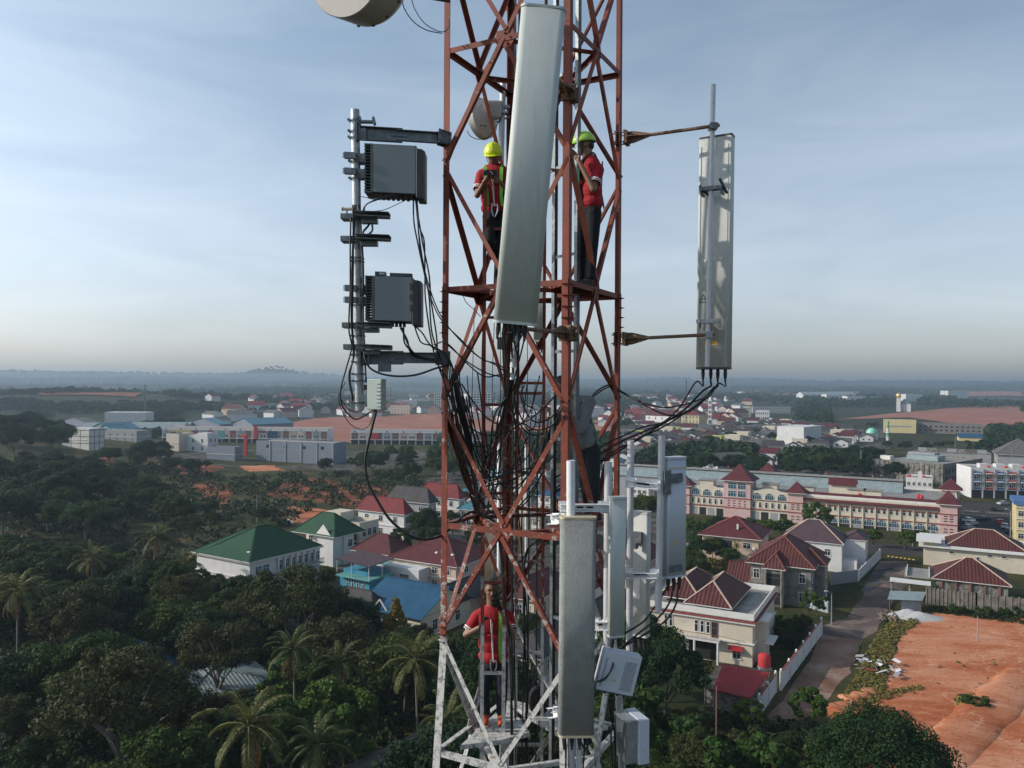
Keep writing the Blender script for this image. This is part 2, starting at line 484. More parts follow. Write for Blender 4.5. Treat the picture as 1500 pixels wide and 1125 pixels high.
M_RADOME_B = mat('radome_bluish', (0.46, 0.50, 0.56), 0.45, 0.0, 0.05, 2)
M_STIPPLE = mat('radome_stippled', (0.30, 0.32, 0.31), 0.8, 0.0, 0.12, 3, bump=1.0, bscale=120, col2=(0.24, 0.25, 0.235), lo=0.45, hi=0.75)
M_CREAM = mat('antenna_cream', (0.46, 0.43, 0.34), 0.5, 0, 0.07, 3)
M_TAN = mat('end_cap_tan', (0.50, 0.43, 0.30), 0.6, 0, 0.1, 8)
M_WSTEEL = mat('white_steel', (0.66, 0.68, 0.70), 0.45, 0.1, 0.12, 9, col2=(0.42, 0.43, 0.43), lo=0.62, hi=0.7)
M_PIPEG = mat('grey_pipe', (0.52, 0.53, 0.56), 0.45, 0.15, 0.10, 7, col2=(0.38, 0.36, 0.34), lo=0.62, hi=0.7)
M_BLACK = mat('cable_black', (0.012, 0.012, 0.013), 0.45, 0, 0.2, 20)
M_RUBBER = mat('rubber_black', (0.02, 0.02, 0.022), 0.7, 0, 0.2, 30)
M_WHITEBOX = mat('white_enclosure', (0.46, 0.50, 0.57), 0.45, 0, 0.05, 3)
M_SMALLBOX = mat('small_box_casing', (0.34, 0.40, 0.38), 0.5, 0, 0.06, 4)
M_DISH = mat('dish_white', (0.52, 0.53, 0.52), 0.4, 0, 0.05, 3)
M_DRUM = mat('drum_shroud', (0.30, 0.29, 0.27), 0.5, 0, 0.12, 3)
M_YLABEL = mat('yellow_label', (0.62, 0.36, 0.05), 0.6, 0, 0.1, 40)
M_PRINT = mat('print_grey', (0.05, 0.055, 0.06), 0.7, 0, 0.1, 40)
M_LOGO = mat('label_white', (0.7, 0.7, 0.7), 0.7, 0, 0.1, 40)
M_HOLE = mat('perforation', (0.02, 0.022, 0.028), 0.9, 0, 0.1, 40)

TC = Vector((0.268, 9.37, 0))
UF = Vector((0.29, -0.957, 0)).normalized()      # centre -> front leg
UR = Vector((-UF.y, UF.x, 0)).normalized() * 1.0  # centre -> right leg
DIRS = [UF, UR, -UF, -UR]                         # front, right, back, left
def halfd(z):                                     # half diagonal at height z relative to the camera
    return 1.128 if z > -2.9 else 1.128 + 0.056 * (-2.9 - z)
def leg_pt(k, z): return TC + DIRS[k] * halfd(z) + Vector((0, 0, H + z))
RINGS = [6.62, 3.877, 1.119, -1.615, -4.24]
zz = -4.24
while zz > -38:
    zz -= 2.9 + (-zz) * 0.045; RINGS.append(max(zz, -41.2))
tower = thing('lattice_tower', 'red and white painted steel lattice tower carrying the antennas and the workers', 'tower', (TC.x, TC.y, 0))
LW = 0.078
leg_names = ['front leg of the tower', 'right leg', 'back leg', 'left leg with a splice of many bolts']
for k in range(4):
    mb = MB()
    e1 = (DIRS[(k + 1) % 4] - DIRS[k]); e2 = (DIRS[(k + 3) % 4] - DIRS[k])
    zs = [6.9, -2.9, -42.0]
    for a, b in zip(zs[:-1], zs[1:]):
        mb.angle(leg_pt(k, b), leg_pt(k, a), LW if a > 0 else 0.095, 0.009, e1, e2)
    mb.build('leg', TP, tower, world=True)
    for zc, hh, nb in ((0.83, 0.30, 5), (-2.86, 0.17, 4), (5.2, 0.25, 4)):
        mb = MB()
        p = leg_pt(k, zc)
        for e in (e1.normalized(), e2.normalized()):
            nrm = e.cross(Vector((0, 0, 1)))
            if nrm.dot(DIRS[k]) < 0: nrm = -nrm
            c = p + e * 0.040 + nrm * 0.005
            mb.obox(c, e * 0.036, nrm * 0.005, Vector((0, 0, hh)))
            for j in range(nb):
                for s_ in (-1, 1):
                    q = c + Vector((0, 0, (j + 0.5 - nb / 2) * (2 * hh / nb))) + e * (0.016 * s_) + nrm * 0.005
                    mb.cyl(q, q + nrm * 0.02, 0.011, 0.009, 6)
                    mb.cyl(q + nrm * 0.02, q + nrm * 0.045, 0.006, 0.005, 6)
        mb.build('splice_plate', TP, tower, world=True, uv=False)
def brace(p0, p1, inw, w=0.052, name='brace', trim=0.0):
    d = (p1 - p0).normalized()
    side = d.cross(inw).normalized()
    MB().angle(p0 + d * trim, p1 - d * trim, w, 0.006, side, inw).build(name, TP, tower, world=True, uv=False)
DN = 0
for ri, z in enumerate(RINGS):
    near = z > -9
    for k in range(4):
        a, b = leg_pt(k, z), leg_pt((k + 1) % 4, z)
        inw = (TC - (a + b) / 2); inw.z = 0; inw.normalize()
        mid = (a + b) / 2
        mbr = MB().angle(a + inw * 0.004, b + inw * 0.004, 0.060, 0.006, Vector((0, 0, -1)), inw)
        mbr.build('ring_beam', TP, tower, world=True, uv=False)
        if near:
            t_ = (b - a).normalized()
            g = MB()
            c = mid + inw * 0.012
            pts = [c + t_ * x + Vector((0, 0, y)) for x, y in ((-0.13, -0.04), (-0.07, -0.13), (0.07, -0.13), (0.13, -0.04), (0.10, 0.07), (-0.10, 0.07))]
            g.poly(pts); g.poly([p + inw * 0.008 for p in pts][::-1])
            for i in range(6): g.poly([pts[i], pts[(i + 1) % 6], pts[(i + 1) % 6] + inw * 0.008, pts[i] + inw * 0.008])
            for x, y in ((-0.07, -0.03), (0.07, -0.03), (-0.03, -0.09), (0.03, -0.09), (0, 0.03)):
                q = c + t_ * x + Vector((0, 0, y)); g.cyl(q, q - inw * 0.02, 0.011, 0.010, 6)
            g.build('gusset_plate', TP, tower, world=True, uv=False)
        if ri + 1 < len(RINGS):
            z2 = RINGS[ri + 1]; zm = (z + z2) / 2
            for leg in (k, (k + 1) % 4):
                lm = leg_pt(leg, zm)
                off = -inw * 0.010 if leg == k else inw * 0.0
                low = (leg_pt(k, z2) + leg_pt((k + 1) % 4, z2)) / 2
                pin = (mid - lm); pin.z = 0; pin = pin.normalized() * 0.03
                brace(lm + pin + off + Vector((0, 0, 0.06)), mid + off - Vector((0, 0, 0.05)), inw)
                brace(lm + pin + off - Vector((0, 0, 0.06)), low + off + Vector((0, 0, 0.05)), inw)
    if near:
        for k in range(4):
            m1 = (leg_pt(k, z) + leg_pt((k + 1) % 4, z)) / 2; m2 = (leg_pt((k + 1) % 4, z) + leg_pt((k + 2) % 4, z)) / 2
            MB().angle(m1 - Vector((0, 0, 0.03)), m2 - Vector((0, 0, 0.03)), 0.05, 0.006, Vector((0, 0, -1)), TC + Vector((0, 0, m1.z)) - (m1 + m2) / 2).build('plan_brace', TP, tower, world=True, uv=False)
def plate(z, cs, name='platform_plate'):
    mb = MB(); P = [Vector((c[0], c[1], H + z)) for c in cs]
    n = len(P)
    mb.poly(P); mb.poly([p - Vector((0, 0, 0.006)) for p in P][::-1])
    for i in range(n): mb.poly([P[i], P[i] - Vector((0, 0, 0.006)), P[(i + 1) % n] - Vector((0, 0, 0.006)), P[(i + 1) % n]])
    for i in range(n): mb.bar(P[i] - Vector((0, 0, 0.03)), P[(i + 1) % n] - Vector((0, 0, 0.03)), 0.006, 0.05)
    return mb.build(name, TP, tower, world=True, uv=False)
def lp2(k, f=1.0, g=None, t=0.0):
    p = DIRS[k] * f
    if g is not None: p = DIRS[k] * f * (1 - t) + DIRS[g] * f * t
    return TC + p * 1.1
plate(1.128, [lp2(0, .93), lp2(1, .93), lp2(1, .45), lp2(0, .35)])
plate(1.128, [lp2(3, .95), lp2(2, .85), lp2(2, .5), lp2(3, .62)])
plate(-4.225, [lp2(3, .35), TC + UF * -0.1, lp2(2, .3), lp2(2, .95), lp2(3, .8)])
plate(-4.225, [lp2(2, .9), lp2(1, .3), lp2(1, .9), lp2(2, .95)])
plate(-1.606, [lp2(1, .95), lp2(0, .9), lp2(0, .5), lp2(1, .5)])

def rails(name, label, cat, px0, px1, d, z0, z1, w, mats, rungs, rw=0.035, rung_r=None, group=None, d1=None):
    d1 = d if d1 is None else d1
    a = U(px0, 562, d); b = U(px1, 562, d1)
    t = thing(name, label, cat, ((a.x + b.x) / 2, (a.y + b.y) / 2, 0), group=group)
    u = (b - a); u.z = 0; u.normalize(); nn = Vector((-u.y, u.x, 0))
    for p, s_ in ((a, 1), (b, -1)):
        MB().angle(Vector((p.x, p.y, H + z0)), Vector((p.x, p.y, H + z1)), w, 0.006, u * s_, nn).build('rail', mats, t, world=True, uv=False)
    for z in rungs:
        mb = MB(); p = Vector((a.x, a.y, H + z)) + nn * 0.01; q = Vector((b.x, b.y, H + z)) + nn * 0.01
        if rung_r: mb.cyl(p, q, rung_r, n=8)
        else: mb.angle(p, q, rw, 0.005, Vector((0, 0, -1)), nn)
        mb.build('rung', mats, t, world=True, uv=False)
    return t
zr = lambda py, d: (562.5 - py) / F * d
rails('climbing_ladder', 'red angle steel climbing ladder at the left of the tower, bottom worker behind it', 'ladder', 706, 743, 9.45, -8.0, zr(262, 9.45),
      0.045, TP, [zr(y, 9.45) for y in (333, 463, 591, 721, 852, 985, 1068)] + [-5.2, -6.2, -7.2])
rails('cable_ladder', 'red cable ladder in the middle of the tower carrying black feeder cables', 'ladder', 756, 799, 9.9, -9.0, 6.8,
      0.04, TP, [zr(y, 9.9) for y in (-180, -60, 60, 180, 310, 438, 559, 574, 690, 821, 955, 1090)] + [-6.0, -7.1, -8.2])
rails('cable_ladder', 'grey galvanised cable ladder behind the front leg of the tower', 'ladder', 807, 844, 9.3, -9.0, 6.8,
      0.05, M_GALVD, [zr(y, 9.3) for y in (-200, -80, 55, 112, 245, 375, 513, 640, 770, 900, 1030)] + [-5.4, -6.6, -7.8], d1=8.95)
for i, (px, d) in enumerate(((811, 9.36), (814, 9.36))):
    p = U(px, 562, d)
    tag(MB().cyl(V(p.x, p.y, H - 9), V(p.x, p.y, H + 6.8), 0.014, n=8).build('feeder_cable', M_BLACK, uv=False),
        'thick black feeder cable running up the galvanised ladder behind the front leg', 'cable', 'feeder cables on the galvanised ladder')
for i, px in enumerate((752, 776, 788)):
    p = U(px, 562, 10.0)
    tag(MB().cyl(V(p.x, p.y, H - 9), V(p.x, p.y, H + (-0.6 if i else 6)), 0.010, n=8).build('feeder_cable', M_BLACK, uv=False),
        'straight black feeder cable hanging along the red cable ladder', 'cable', 'feeder cables on the red cable ladder')

def rounded_rect(w, d, r, n=5):
    pts = []
    for cx, cy, a0 in ((w / 2 - r, d / 2 - r, 0), (-w / 2 + r, d / 2 - r, 90), (-w / 2 + r, -d / 2 + r, 180), (w / 2 - r, -d / 2 + r, 270)):
        for i in range(n + 1):
            a = math.radians(a0 + 90 * i / n); pts.append((cx + r * math.cos(a), cy + r * math.sin(a)))
    return pts
def frame(origin, right, up):
    r = Vector(right).normalized(); u = Vector(up); u = (u - r * u.dot(r)).normalized(); f = u.cross(r)
    M = Matrix((( r.x, f.x, u.x), (r.y, f.y, u.y), (r.z, f.z, u.z))).to_4x4()
    return Matrix.Translation(origin) @ M        # local x = right, y = away (back), z = up
def put(mb, M): mb.v = [tuple(M @ Vector(v)) for v in mb.v]; return mb
def panel(label, M, w, dth, h, m_body, m_cap, conns, name='panel_antenna', r=0.045, group=None, capr=0.012, seam=False):
    """M: frame at the panel's bottom centre"""
    t = thing(name, label, 'antenna', M.to_translation(), group=group)
    body = MB(); body.prism(rounded_rect(w, dth, min(r, dth / 2 - .002)), 0.012, h - 0.012)
    put(body, M); o = body.build('radome', m_body, t, world=True)
    o.data.polygons.foreach_set('use_smooth', [len(p.vertices) == 4 for p in o.data.polygons])
    cap = MB(); cap.prism(rounded_rect(w + capr, dth + capr, min(r, dth / 2)), h - 0.014, h + 0.008); put(cap, M).build('end_cap', m_cap, t, world=True)
    cap = MB(); cap.prism(rounded_rect(w + capr * .5, dth + capr * .5, min(r, dth / 2)), -0.008, 0.014); put(cap, M).build('end_cap', m_cap, t, world=True)
    for x, y in conns:
        c = MB(); c.cyl(V(x, y, -0.008), V(x, y, -0.05), 0.020, 0.020, 10); c.cyl(V(x, y, -0.05), V(x, y, -0.12), 0.024, 0.017, 10); c.cyl(V(x, y, -0.12), V(x, y, -0.16), 0.013, 0.012, 8)
        put(c, M).build('connector', M_RUBBER, t, world=True, uv=False)
    return t
CONN_PTS = {}
pb = U(754.5, 474, 7.30); pt = U(787, 13, 7.12)
up = pt - pb
MBIG = frame(pb, (1, 0.02, -0.083), up)
big = panel('large pale grey panel antenna leaning to the right in front of the tower', MBIG, 0.405, 0.17, up.length, M_RADOME, M_RADOME,
            [(x, 0.02) for x in (-0.155, -0.095, -0.05, 0.0, 0.05, 0.10)], r=0.06)
mb = MB(); p0 = MBIG @ V(0.02, 0.20, 0.05); mb.cyl(MBIG @ V(0.02, 0.24, -0.42), MBIG @ V(0.02, 0.24, 2.8), 0.030, n=14)
tag(mb.build('mounting_pole', M_PIPEG, origin=tuple(MBIG @ V(0.02, 0.24, -0.42))), 'grey mounting pole hidden behind the large front panel, its end showing below', 'pole')

def clamp_block(parent, c, u, n, w=0.17, h=0.17, m=M_RUST, name='clamp'):
    """two plates round an angle leg with four threaded rods"""
    mb = MB(); c = Vector(c); u = Vector(u).normalized(); n = Vector(n).normalized(); up_ = Vector((0, 0, 1))
    for s_ in (-1, 1):
        mb.obox(c + n * (0.055 * s_), u * (w / 2), n * 0.006, up_ * (h / 2))
        mb.obox(c + n * (0.055 * s_) + up_ * (h / 2 - 0.01), u * (w / 2), n * 0.02, up_ * 0.005)
        mb.obox(c + n * (0.055 * s_) - up_ * (h / 2 - 0.01), u * (w / 2), n * 0.02, up_ * 0.005)
    for a in (-1, 1):
        for b in (-1, 1):
            q = c + u * (w * 0.36 * a) + up_ * (h * 0.32 * b)
            mb.cyl(q - n * 0.10, q + n * 0.10, 0.007, n=6)
            mb.cyl(q - n * 0.075, q - n * 0.062, 0.014, n=6); mb.cyl(q + n * 0.062, q + n * 0.075, 0.014, n=6)
    return mb.build(name, m, parent, world=True, uv=False)
def cone_arm(label, leg_p, tip, m_arm=M_RUST, r=0.021, cone=0.27, clampz=0.17):
    t = thing('antenna_mount', label, 'mounting arm', leg_p)
    d = (tip - leg_p).normalized(); side = d.cross(Vector((0, 0, 1))).normalized()
    clamp_block(t, leg_p + d * 0.0, side, d, 0.16, clampz)
    mb = MB()
    mb.obox(leg_p + d * 0.075, d * 0.008, side * 0.075, V(0, 0, 0.08))
    for ax in (side, V(0, 0, 1)):
        ot = side if ax == V(0, 0, 1) else V(0, 0, 1)
        b0 = leg_p + d * 0.08; b1 = leg_p + d * (0.08 + cone)
        for s_ in (-1, 1):
            P = [b0, b0 + ax * (0.075 * s_), b0 + d * 0.07 + ax * (0.075 * s_), b1 + ax * (0.024 * s_), b1]
            for th in (-0.004, 0.004): mb.poly([p + ot * th for p in (P if th > 0 else P[::-1])])
            for i in range(5): mb.poly([P[i] - ot * .004, P[(i + 1) % 5] - ot * .004, P[(i + 1) % 5] + ot * .004, P[i] + ot * .004])
    mb.build('flange', M_RUST, t, world=True, uv=False)
    MB().cyl(leg_p + d * 0.085, tip, r, n=12).build('arm_pipe', m_arm, t, world=True, uv=False)
    return t
for py, lab in ((138, 'rusty upper clamp arm joining the front leg and the large panel'), (488, 'rusty lower arm from the front leg to the large panel foot')):
    lp_ = leg_pt(0, zr(py, 8.29)) - UF * 0.02
    tip = MBIG @ V(0.04, 0.24, 0.0); tip = MBIG @ V(0.04, 0.24, (lp_.z - tip.z) * 1.0)
    t = cone_arm(lab, lp_ + UF * 0.03, tip, cone=0.22)
    MB().obox(tip, V(0.08, 0, 0), V(0, 0.06, 0), V(0, 0, 0.05)).build('pole_clamp', M_GALVD, t, world=True)
ppb = U(1036, 537, 9.20); ppt = U(1045, 124, 9.26)
MR_ = frame(U(1045.5, 540, 9.42), (math.cos(math.radians(-30)), math.sin(math.radians(-30)), 0), U(1056, 201, 9.47) - U(1045.5, 540, 9.42))
rp = panel('tall grey panel antenna seen from behind on a pole right of the tower', MR_, 0.40, 0.15, (U(1056, 201, 9.47) - U(1045.5, 540, 9.42)).length,
           M_RADOME_L, M_GREYD, [(x, 0.0) for x in (-0.13, -0.035, 0.05, 0.14)], r=0.022, capr=0.006)
CONN_PTS['right'] = [MR_ @ V(x, 0.0, -0.15) for x in (-0.13, -0.035, 0.05, 0.14)]
mb = MB()
hR = 2.70
for x, z in ((-0.10, 1.30), (0.09, 1.32)): mb.cyl(V(x, -0.075, z), V(x, -0.082, z), 0.020, n=12)
put(mb, MR_).build('screw_cap', M_LOGO, rp, world=True, uv=False)
mb = MB()
tri = [V(-0.165, -0.0775, 0.80), V(-0.075, -0.0775, 0.80), V(-0.12, -0.0775, 0.90)]
for i in range(3): mb.bar(tri[i], tri[(i + 1) % 3], 0.006, 0.006, (0, 1, 0))
mb.bar(V(-0.135, -0.0775, 0.83), V(-0.12, -0.0775, 0.85), 0.004, 0.004, (0, 1, 0)); mb.bar(V(-0.115, -0.0775, 0.825), V(-0.10, -0.0775, 0.85), 0.004, 0.004, (0, 1, 0))
put(mb, MR_).build('warning_triangle', M_PRINT, rp, world=True, uv=False)
mb = MB().box(-0.10, -0.0785, 0.285, 0.055, -0.076, 0.325)
put(mb, MR_).build('warning_label', M_YLABEL, rp, world=True, uv=False)
mb = MB()
for i in range(5): mb.box(-0.02 + i * .014, -0.080, 0.297, -0.012 + i * .014, -0.0786, 0.313)
put(mb, MR_).build('warning_lettering', M_PRINT, rp, world=True, uv=False)
mb = MB().box(-0.175, -0.081, 0.02, -0.168, -0.074, hR); mb.box(0.155, -0.081, 0.02, 0.162, -0.074, hR)
put(mb, MR_).build('back_lip', M_RADOME_L, rp, world=True, uv=False)
rpole = tag(MB().cyl(ppb, ppt, 0.029, n=16).build('mounting_pole', M_PIPEG, origin=tuple(ppb), smooth=False, uv=False), 'thin grey pole standing in front of the right panel antenna', 'pole')
def pole_at(py): f_ = (py - 537) / (124 - 537); return ppb.lerp(ppt, f_)
for py, wy, lab in ((277, 0.16, 'dark tilting bracket at the top of the right panel antenna'), (471, 0.09, 'grey clamp bracket near the foot of the right panel antenna')):
    c = pole_at(py); t = thing('tilt_bracket', lab, 'bracket', c)
    mb = MB(); rx = Vector((math.cos(math.radians(-30)), math.sin(math.radians(-30)), 0)); bk = Vector((rx.y, -rx.x, 0)) * -1
    mb.obox(c - bk * 0.045, rx * 0.13, bk * 0.008, V(0, 0, 0.022)); mb.obox(c + bk * 0.045, rx * 0.13, bk * 0.008, V(0, 0, 0.022))
    for s_ in (-1, 1):
        mb.cyl(c + rx * (0.09 * s_) - bk * 0.07, c + rx * (0.09 * s_) + bk * 0.10, 0.009, n=6)
        mb.obox(c + rx * (0.12 * s_) + bk * 0.05 + V(0, 0, -0.02), rx * 0.008, bk * wy * 0.5, V(0, 0, 0.05))
    mb.build('bracket_plate', M_GALVD if wy > .1 else M_GALV, t, world=True, uv=False)
    if wy > .1:
        mb = MB(); mb.bar(c + rx * 0.10 + V(0, 0, 0.11), c + rx * 0.17 + bk * 0.08 + V(0, 0, -0.06), 0.03, 0.02); mb.bar(c - rx * 0.14 + V(0, 0, 0.05), c - rx * 0.03 + bk * 0.08 + V(0, 0, -0.08), 0.03, 0.02)
        mb.build('scissor_link', M_GREYD, t, world=True, uv=False)
for pyl, pyp, lab in ((203, 187, 'rusty upper pipe arm holding the right antenna pole'), (496, 491, 'rusty lower pipe arm holding the right antenna pole')):
    lp_ = leg_pt(1, zr(pyl, 9.72))
    pc = pole_at(pyp) - V(0.0, 0.05, 0)
    tip = pc + (pc - lp_).normalized() * 0.07
    t = cone_arm(lab, lp_, tip)
    mb = MB(); mb.obox(pc + V(0, 0.025, 0), V(0.045, 0, 0), V(0, 0.06, 0), V(0, 0, 0.035)); mb.cyl(pc + V(-.03, -.05, .02), pc + V(-.03, .12, .02), .007, n=6); mb.cyl(pc + V(.03, -.05, -.02), pc + V(.03, .12, -.02), .007, n=6)
    mb.build('pole_clamp', M_GALVD if pyl < 300 else M_GALV, t, world=True)

LD = 8.92
lpt, lpb = U(520, 161, LD), U(527, 601, LD)
lpole = thing('mounting_pole', 'thick grey galvanised pole with the two dark radio boxes, left of the tower', 'pole', lpb)
MB().cyl(lpb, lpt, 0.051, n=20).build('pole_tube', M_GALV, lpole, world=True, smooth=False, uv=False)
def lp_at(py): return lpb.lerp(lpt, (py - 601) / (161 - 601))
for py in (177, 193, 202, 237, 262, 320, 378, 383, 424, 447, 476, 492, 507, 520, 530, 548, 558, 590):
    c = lp_at(py); mb = MB(); ax = (lpt - lpb).normalized()
    mb.lathe(c - ax * 0.010, ax, [(0, 0.052), (0, 0.060), (0.020, 0.060), (0.020, 0.052)], 18)
    for s_ in (-1, 1):
        mb.cyl(c + V(0.07 * s_, -0.055, 0), c + V(0.07 * s_, 0.06, 0), 0.006, n=6); mb.obox(c + V(0.066 * s_, -0.045, 0), V(0.014, 0, 0), V(0, 0.008, 0), V(0, 0, 0.012))
    mb.build('pipe_clamp', M_GALVD, lpole, world=True, uv=False)
def larm(label, p0y, p1y, x1, lowp):
    a = lp_at(p0y) + V(0.05, 0, 0); b = leg_pt(3, zr(p1y, 9.0)) + V(-0.02, -0.02, 0)
    t = thing('antenna_mount', label, 'mounting arm', a)
    m1 = a.lerp(b, 0.52)
    MB().channel(a, m1, 0.06, 0.155, 0.008, (0, 0, 1)).build('arm_channel', M_GALVD, t, world=True)
    MB().channel(a.lerp(b, 0.44) + V(0, -0.012, 0), b + (b - a).normalized() * 0.07, 0.05, 0.125, 0.008, (0, 0, 1)).build('arm_channel', M_GALVD, t, world=True)
    mb = MB()
    for i in range(4):
        q = a.lerp(b, 0.42 + 0.045 * i) + V(0, -0.035, 0.0); mb.cyl(q, q + V(0, 0.02, 0), 0.014, n=8)
    mb.obox(a + V(-0.02, -0.06, 0), V(0.01, 0, 0), V(0, 0.05, 0), V(0, 0, 0.10)); mb.obox(a + V(0.03, -0.05, -0.02), V(0.05, 0, 0), V(0, 0.006, 0), V(0, 0, 0.07))
    mb.build('bolt_plate', M_GALVD, t, world=True, uv=False)
    clamp_block(t, b + V(0.03, 0.0, 0), (UR - UF * .6), UF, 0.20, 0.16, M_GALVD)
    return t
larm('upper dark steel arm joining the left pole to the tower', 196, 203, 646, False)
la = larm('lower dark steel arm joining the left pole to the tower', 524, 525, 646, True)
mb = MB(); q = lp_at(524) + V(0.30, -0.03, -0.11); mb.obox(q, V(0.075, 0, 0), V(0, 0.005, 0), V(0, 0, 0.05)); mb.cyl(q - V(0, 0.007, 0), q - V(0, 0.005, 0), 0.012, n=8)
mb.build('hanging_tab', M_GALVD, la, world=True)
mb = MB()
c = lp_at(178) + V(0.06, -0.02, 0); mb.obox(c + V(0.05, 0, -0.01), V(0.10, 0, 0), V(0, 0.03, 0), V(0, 0, 0.012)); mb.obox(c + V(0.16, 0, 0.0), V(0.012, 0, 0.01), V(0, 0.03, 0), V(-0.01, 0, 0.04)); mb.obox(c, V(0.008, 0, 0), V(0, 0.03, 0), V(0, 0, 0.05))
tag(mb.build('bracket', M_GALVD, origin=tuple(lp_at(178))), 'small dark bracket clamped at the very top of the left pole', 'bracket')
def radio(label, px0, px1, px2, px3, py0, py1, d, twist=0.0, open_side=False):
    """px0-px1 finned side, px1-px2 front cover, px2-px3 dark side cover"""
    a = U(px1, py1, d); b = U(px2, py1, d); c = U(px1, py0, d)
    t = thing('radio_unit', label, 'radio unit', a)
    ax = V(1, 0, -twist).normalized(); up_ = (c - a).normalized(); n = up_.cross(ax)
    wd = (b - a).length; h = (c - a).length; dp = 0.30
    M = Matrix(((ax.x, n.x, up_.x), (ax.y, n.y, up_.y), (ax.z, n.z, up_.z))).to_4x4(); M = Matrix.Translation(a) @ M
    o = put(MB().box(0, 0, 0, wd, 0.03, h), M).build('front_cover', M_GREYB, t, world=True); bevel(o, 0.006)
    o = put(MB().box(-0.005, 0.032, -0.01, wd + 0.005, dp, h + 0.01), M).build('casing', M_GREYD, t, world=True); bevel(o, 0.008)
    lw = (px1 - px0) / F * d
    mb = MB(); mb.box(-lw, 0.05, 0.015, -lw + 0.012, dp - 0.02, h - 0.01)
    for i in range(15):
        z = 0.03 + i * (h - 0.06) / 14; mb.box(-lw - 0.006, 0.04, z, -0.006, dp - 0.03, z + 0.008)
    mb.box(-lw, 0.02, h - 0.012, -0.006, dp, h + 0.004); mb.box(-lw, 0.02, -0.004, -0.006, dp, 0.012); mb.box(-0.03, 0.0, 0.0, -0.002, 0.03, h)
    put(mb, M).build('cooling_fins', M_GREENISH, t, world=True, uv=False)
    rw = (px3 - px2) / F * d
    mb = MB(); P = [(wd + 0.004, -0.01), (wd + rw * 0.75, 0.01), (wd + rw, 0.09), (wd + rw, dp + 0.01), (wd + 0.004, dp + 0.01)]
    mb.prism(P, -0.045, h - 0.03); o = put(mb, M).build('side_cover', M_GREYD, t, world=True); bevel(o, 0.012, 3)
    mb = MB()
    for x, z in ((0.03, 0.03), (wd - 0.05, 0.03), (0.03, h - 0.03), (wd - 0.05, h - 0.03)): mb.cyl(V(x, -0.003, z), V(x, 0, z), 0.006, n=8)
    put(mb, M).build('screw', M_GALV, t, world=True, uv=False)
    mb = MB()
    for i in range(6): mb.cyl(V(0.10 + i * (wd - .2) / 5, 0.12, -0.01), V(0.10 + i * (wd - .2) / 5, 0.12, -0.06), 0.018, n=8)
    put(mb, M).build('connector', M_RUBBER, t, world=True, uv=False)
    for zz_ in (0.22, h - 0.15):
        mb = MB(); mb.box(-lw - 0.10, 0.06, zz_ - 0.05, -lw, 0.20, zz_ + 0.05); mb.box(-lw - 0.22, -0.02, zz_ - 0.035, -lw - 0.09, 0.03, zz_ + 0.035)
        for k in range(3): mb.cyl(V(-lw - 0.24, 0.0, zz_ - 0.022 + .022 * k), V(-lw - 0.06, 0.0, zz_ - 0.022 + .022 * k), 0.007, n=6)
        put(mb, M).build('pole_clamp', M_GALVD, t, world=True, uv=False)
    if open_side:
        mb = MB(); mb.box(0.0, 0.03, h + 0.012, wd * 0.28, 0.13, h + 0.055); mb.box(wd * 0.4, 0.03, h + 0.012, wd, 0.10, h + 0.045)
        put(mb, M).build('top_handle', M_GREYD, t, world=True)
        mb = MB(); 
        for z in (0.12, 0.24, 0.36): mb.box(wd - 0.02, -0.012, z, wd + 0.012, 0.0, z + 0.07)
        put(mb, M).build('latch', M_GREYD, t, world=True)
        mb = MB().box(0.05, 0.028, h + 0.02, 0.11, 0.0295, h + 0.045); put(mb, M).build('nameplate', M_GALV, t, world=True)
    return t, M, wd, h
r1, MR1, w1, h1 = radio('dark grey radio box with louvred side, uppermost on the left pole', 533, 546.5, 609, 621.5, 210, 281, 8.80, 0.045)
r2, MR2, w2, h2 = radio('dark grey radio box with latches and a top handle, lower on the left pole', 534, 548.5, 603, 616, 404, 469, 8.82, 0.03, True)
for py0, x0, x1, lab in ((316, 523, 572, 'upper empty steel shelf channel just under the first radio box'), (349, 523, 573, 'second empty steel shelf channel, below the cable coil'),
                         (476, 525, 575, 'steel shelf channel directly under the lower radio box'), (508, 527, 575, 'lowest short steel shelf channel above the lower arm')):
    a = U(x0, py0, 8.80); b = U(x1, py0 + 2, 8.80)
    t = thing('shelf_bracket', lab, 'bracket', a)
    MB().channel(a, b, 0.16, 0.055, 0.006, (0, 0, 1)).build('shelf_channel', M_GALVD, t, world=True)
    mb = MB(); q = a + V(-0.10, 0.10, -0.0); mb.obox(q, V(0.09, 0, 0), V(0, 0.09, 0), V(0, 0, 0.03)); mb.obox(a + V(0.14, 0.02, -0.06), V(0.09, 0, 0), V(0, 0.05, 0), V(0, 0, 0.025))
    mb.build('clamp', M_GALVD, t, world=True)
a = U(537, 600, 8.80)
sb = thing('junction_box', 'small pale green grey box at the foot of the left pole', 'junction box', a)
ww, hh = 27 / F * 8.8, 45 / F * 8.8
M = Matrix.Translation(a) @ Matrix.Rotation(math.radians(-25), 4, 'Z')
o = put(MB().box(0, 0, 0, ww * 0.95, 0.10, hh), M).build('casing', M_SMALLBOX, sb, world=True); bevel(o, 0.012, 3)
mb = MB()
for i in range(7): mb.box(ww * 0.62, -0.012, 0.04 + i * 0.042, ww * 0.93, 0.0, 0.052 + i * 0.042)
put(mb, M).build('cooling_fins', M_SMALLBOX, sb, world=True)
mb = MB(); mb.cyl(M @ V(0.08, 0.05, 0), M @ V(0.08, 0.05, -0.07), 0.02, n=10); mb.obox(M @ V(-0.03, 0.06, 0.25), V(0.04, 0, 0), V(0, 0.02, 0), V(0, 0, 0.03))
mb.build('connector', M_RUBBER, sb, world=True)
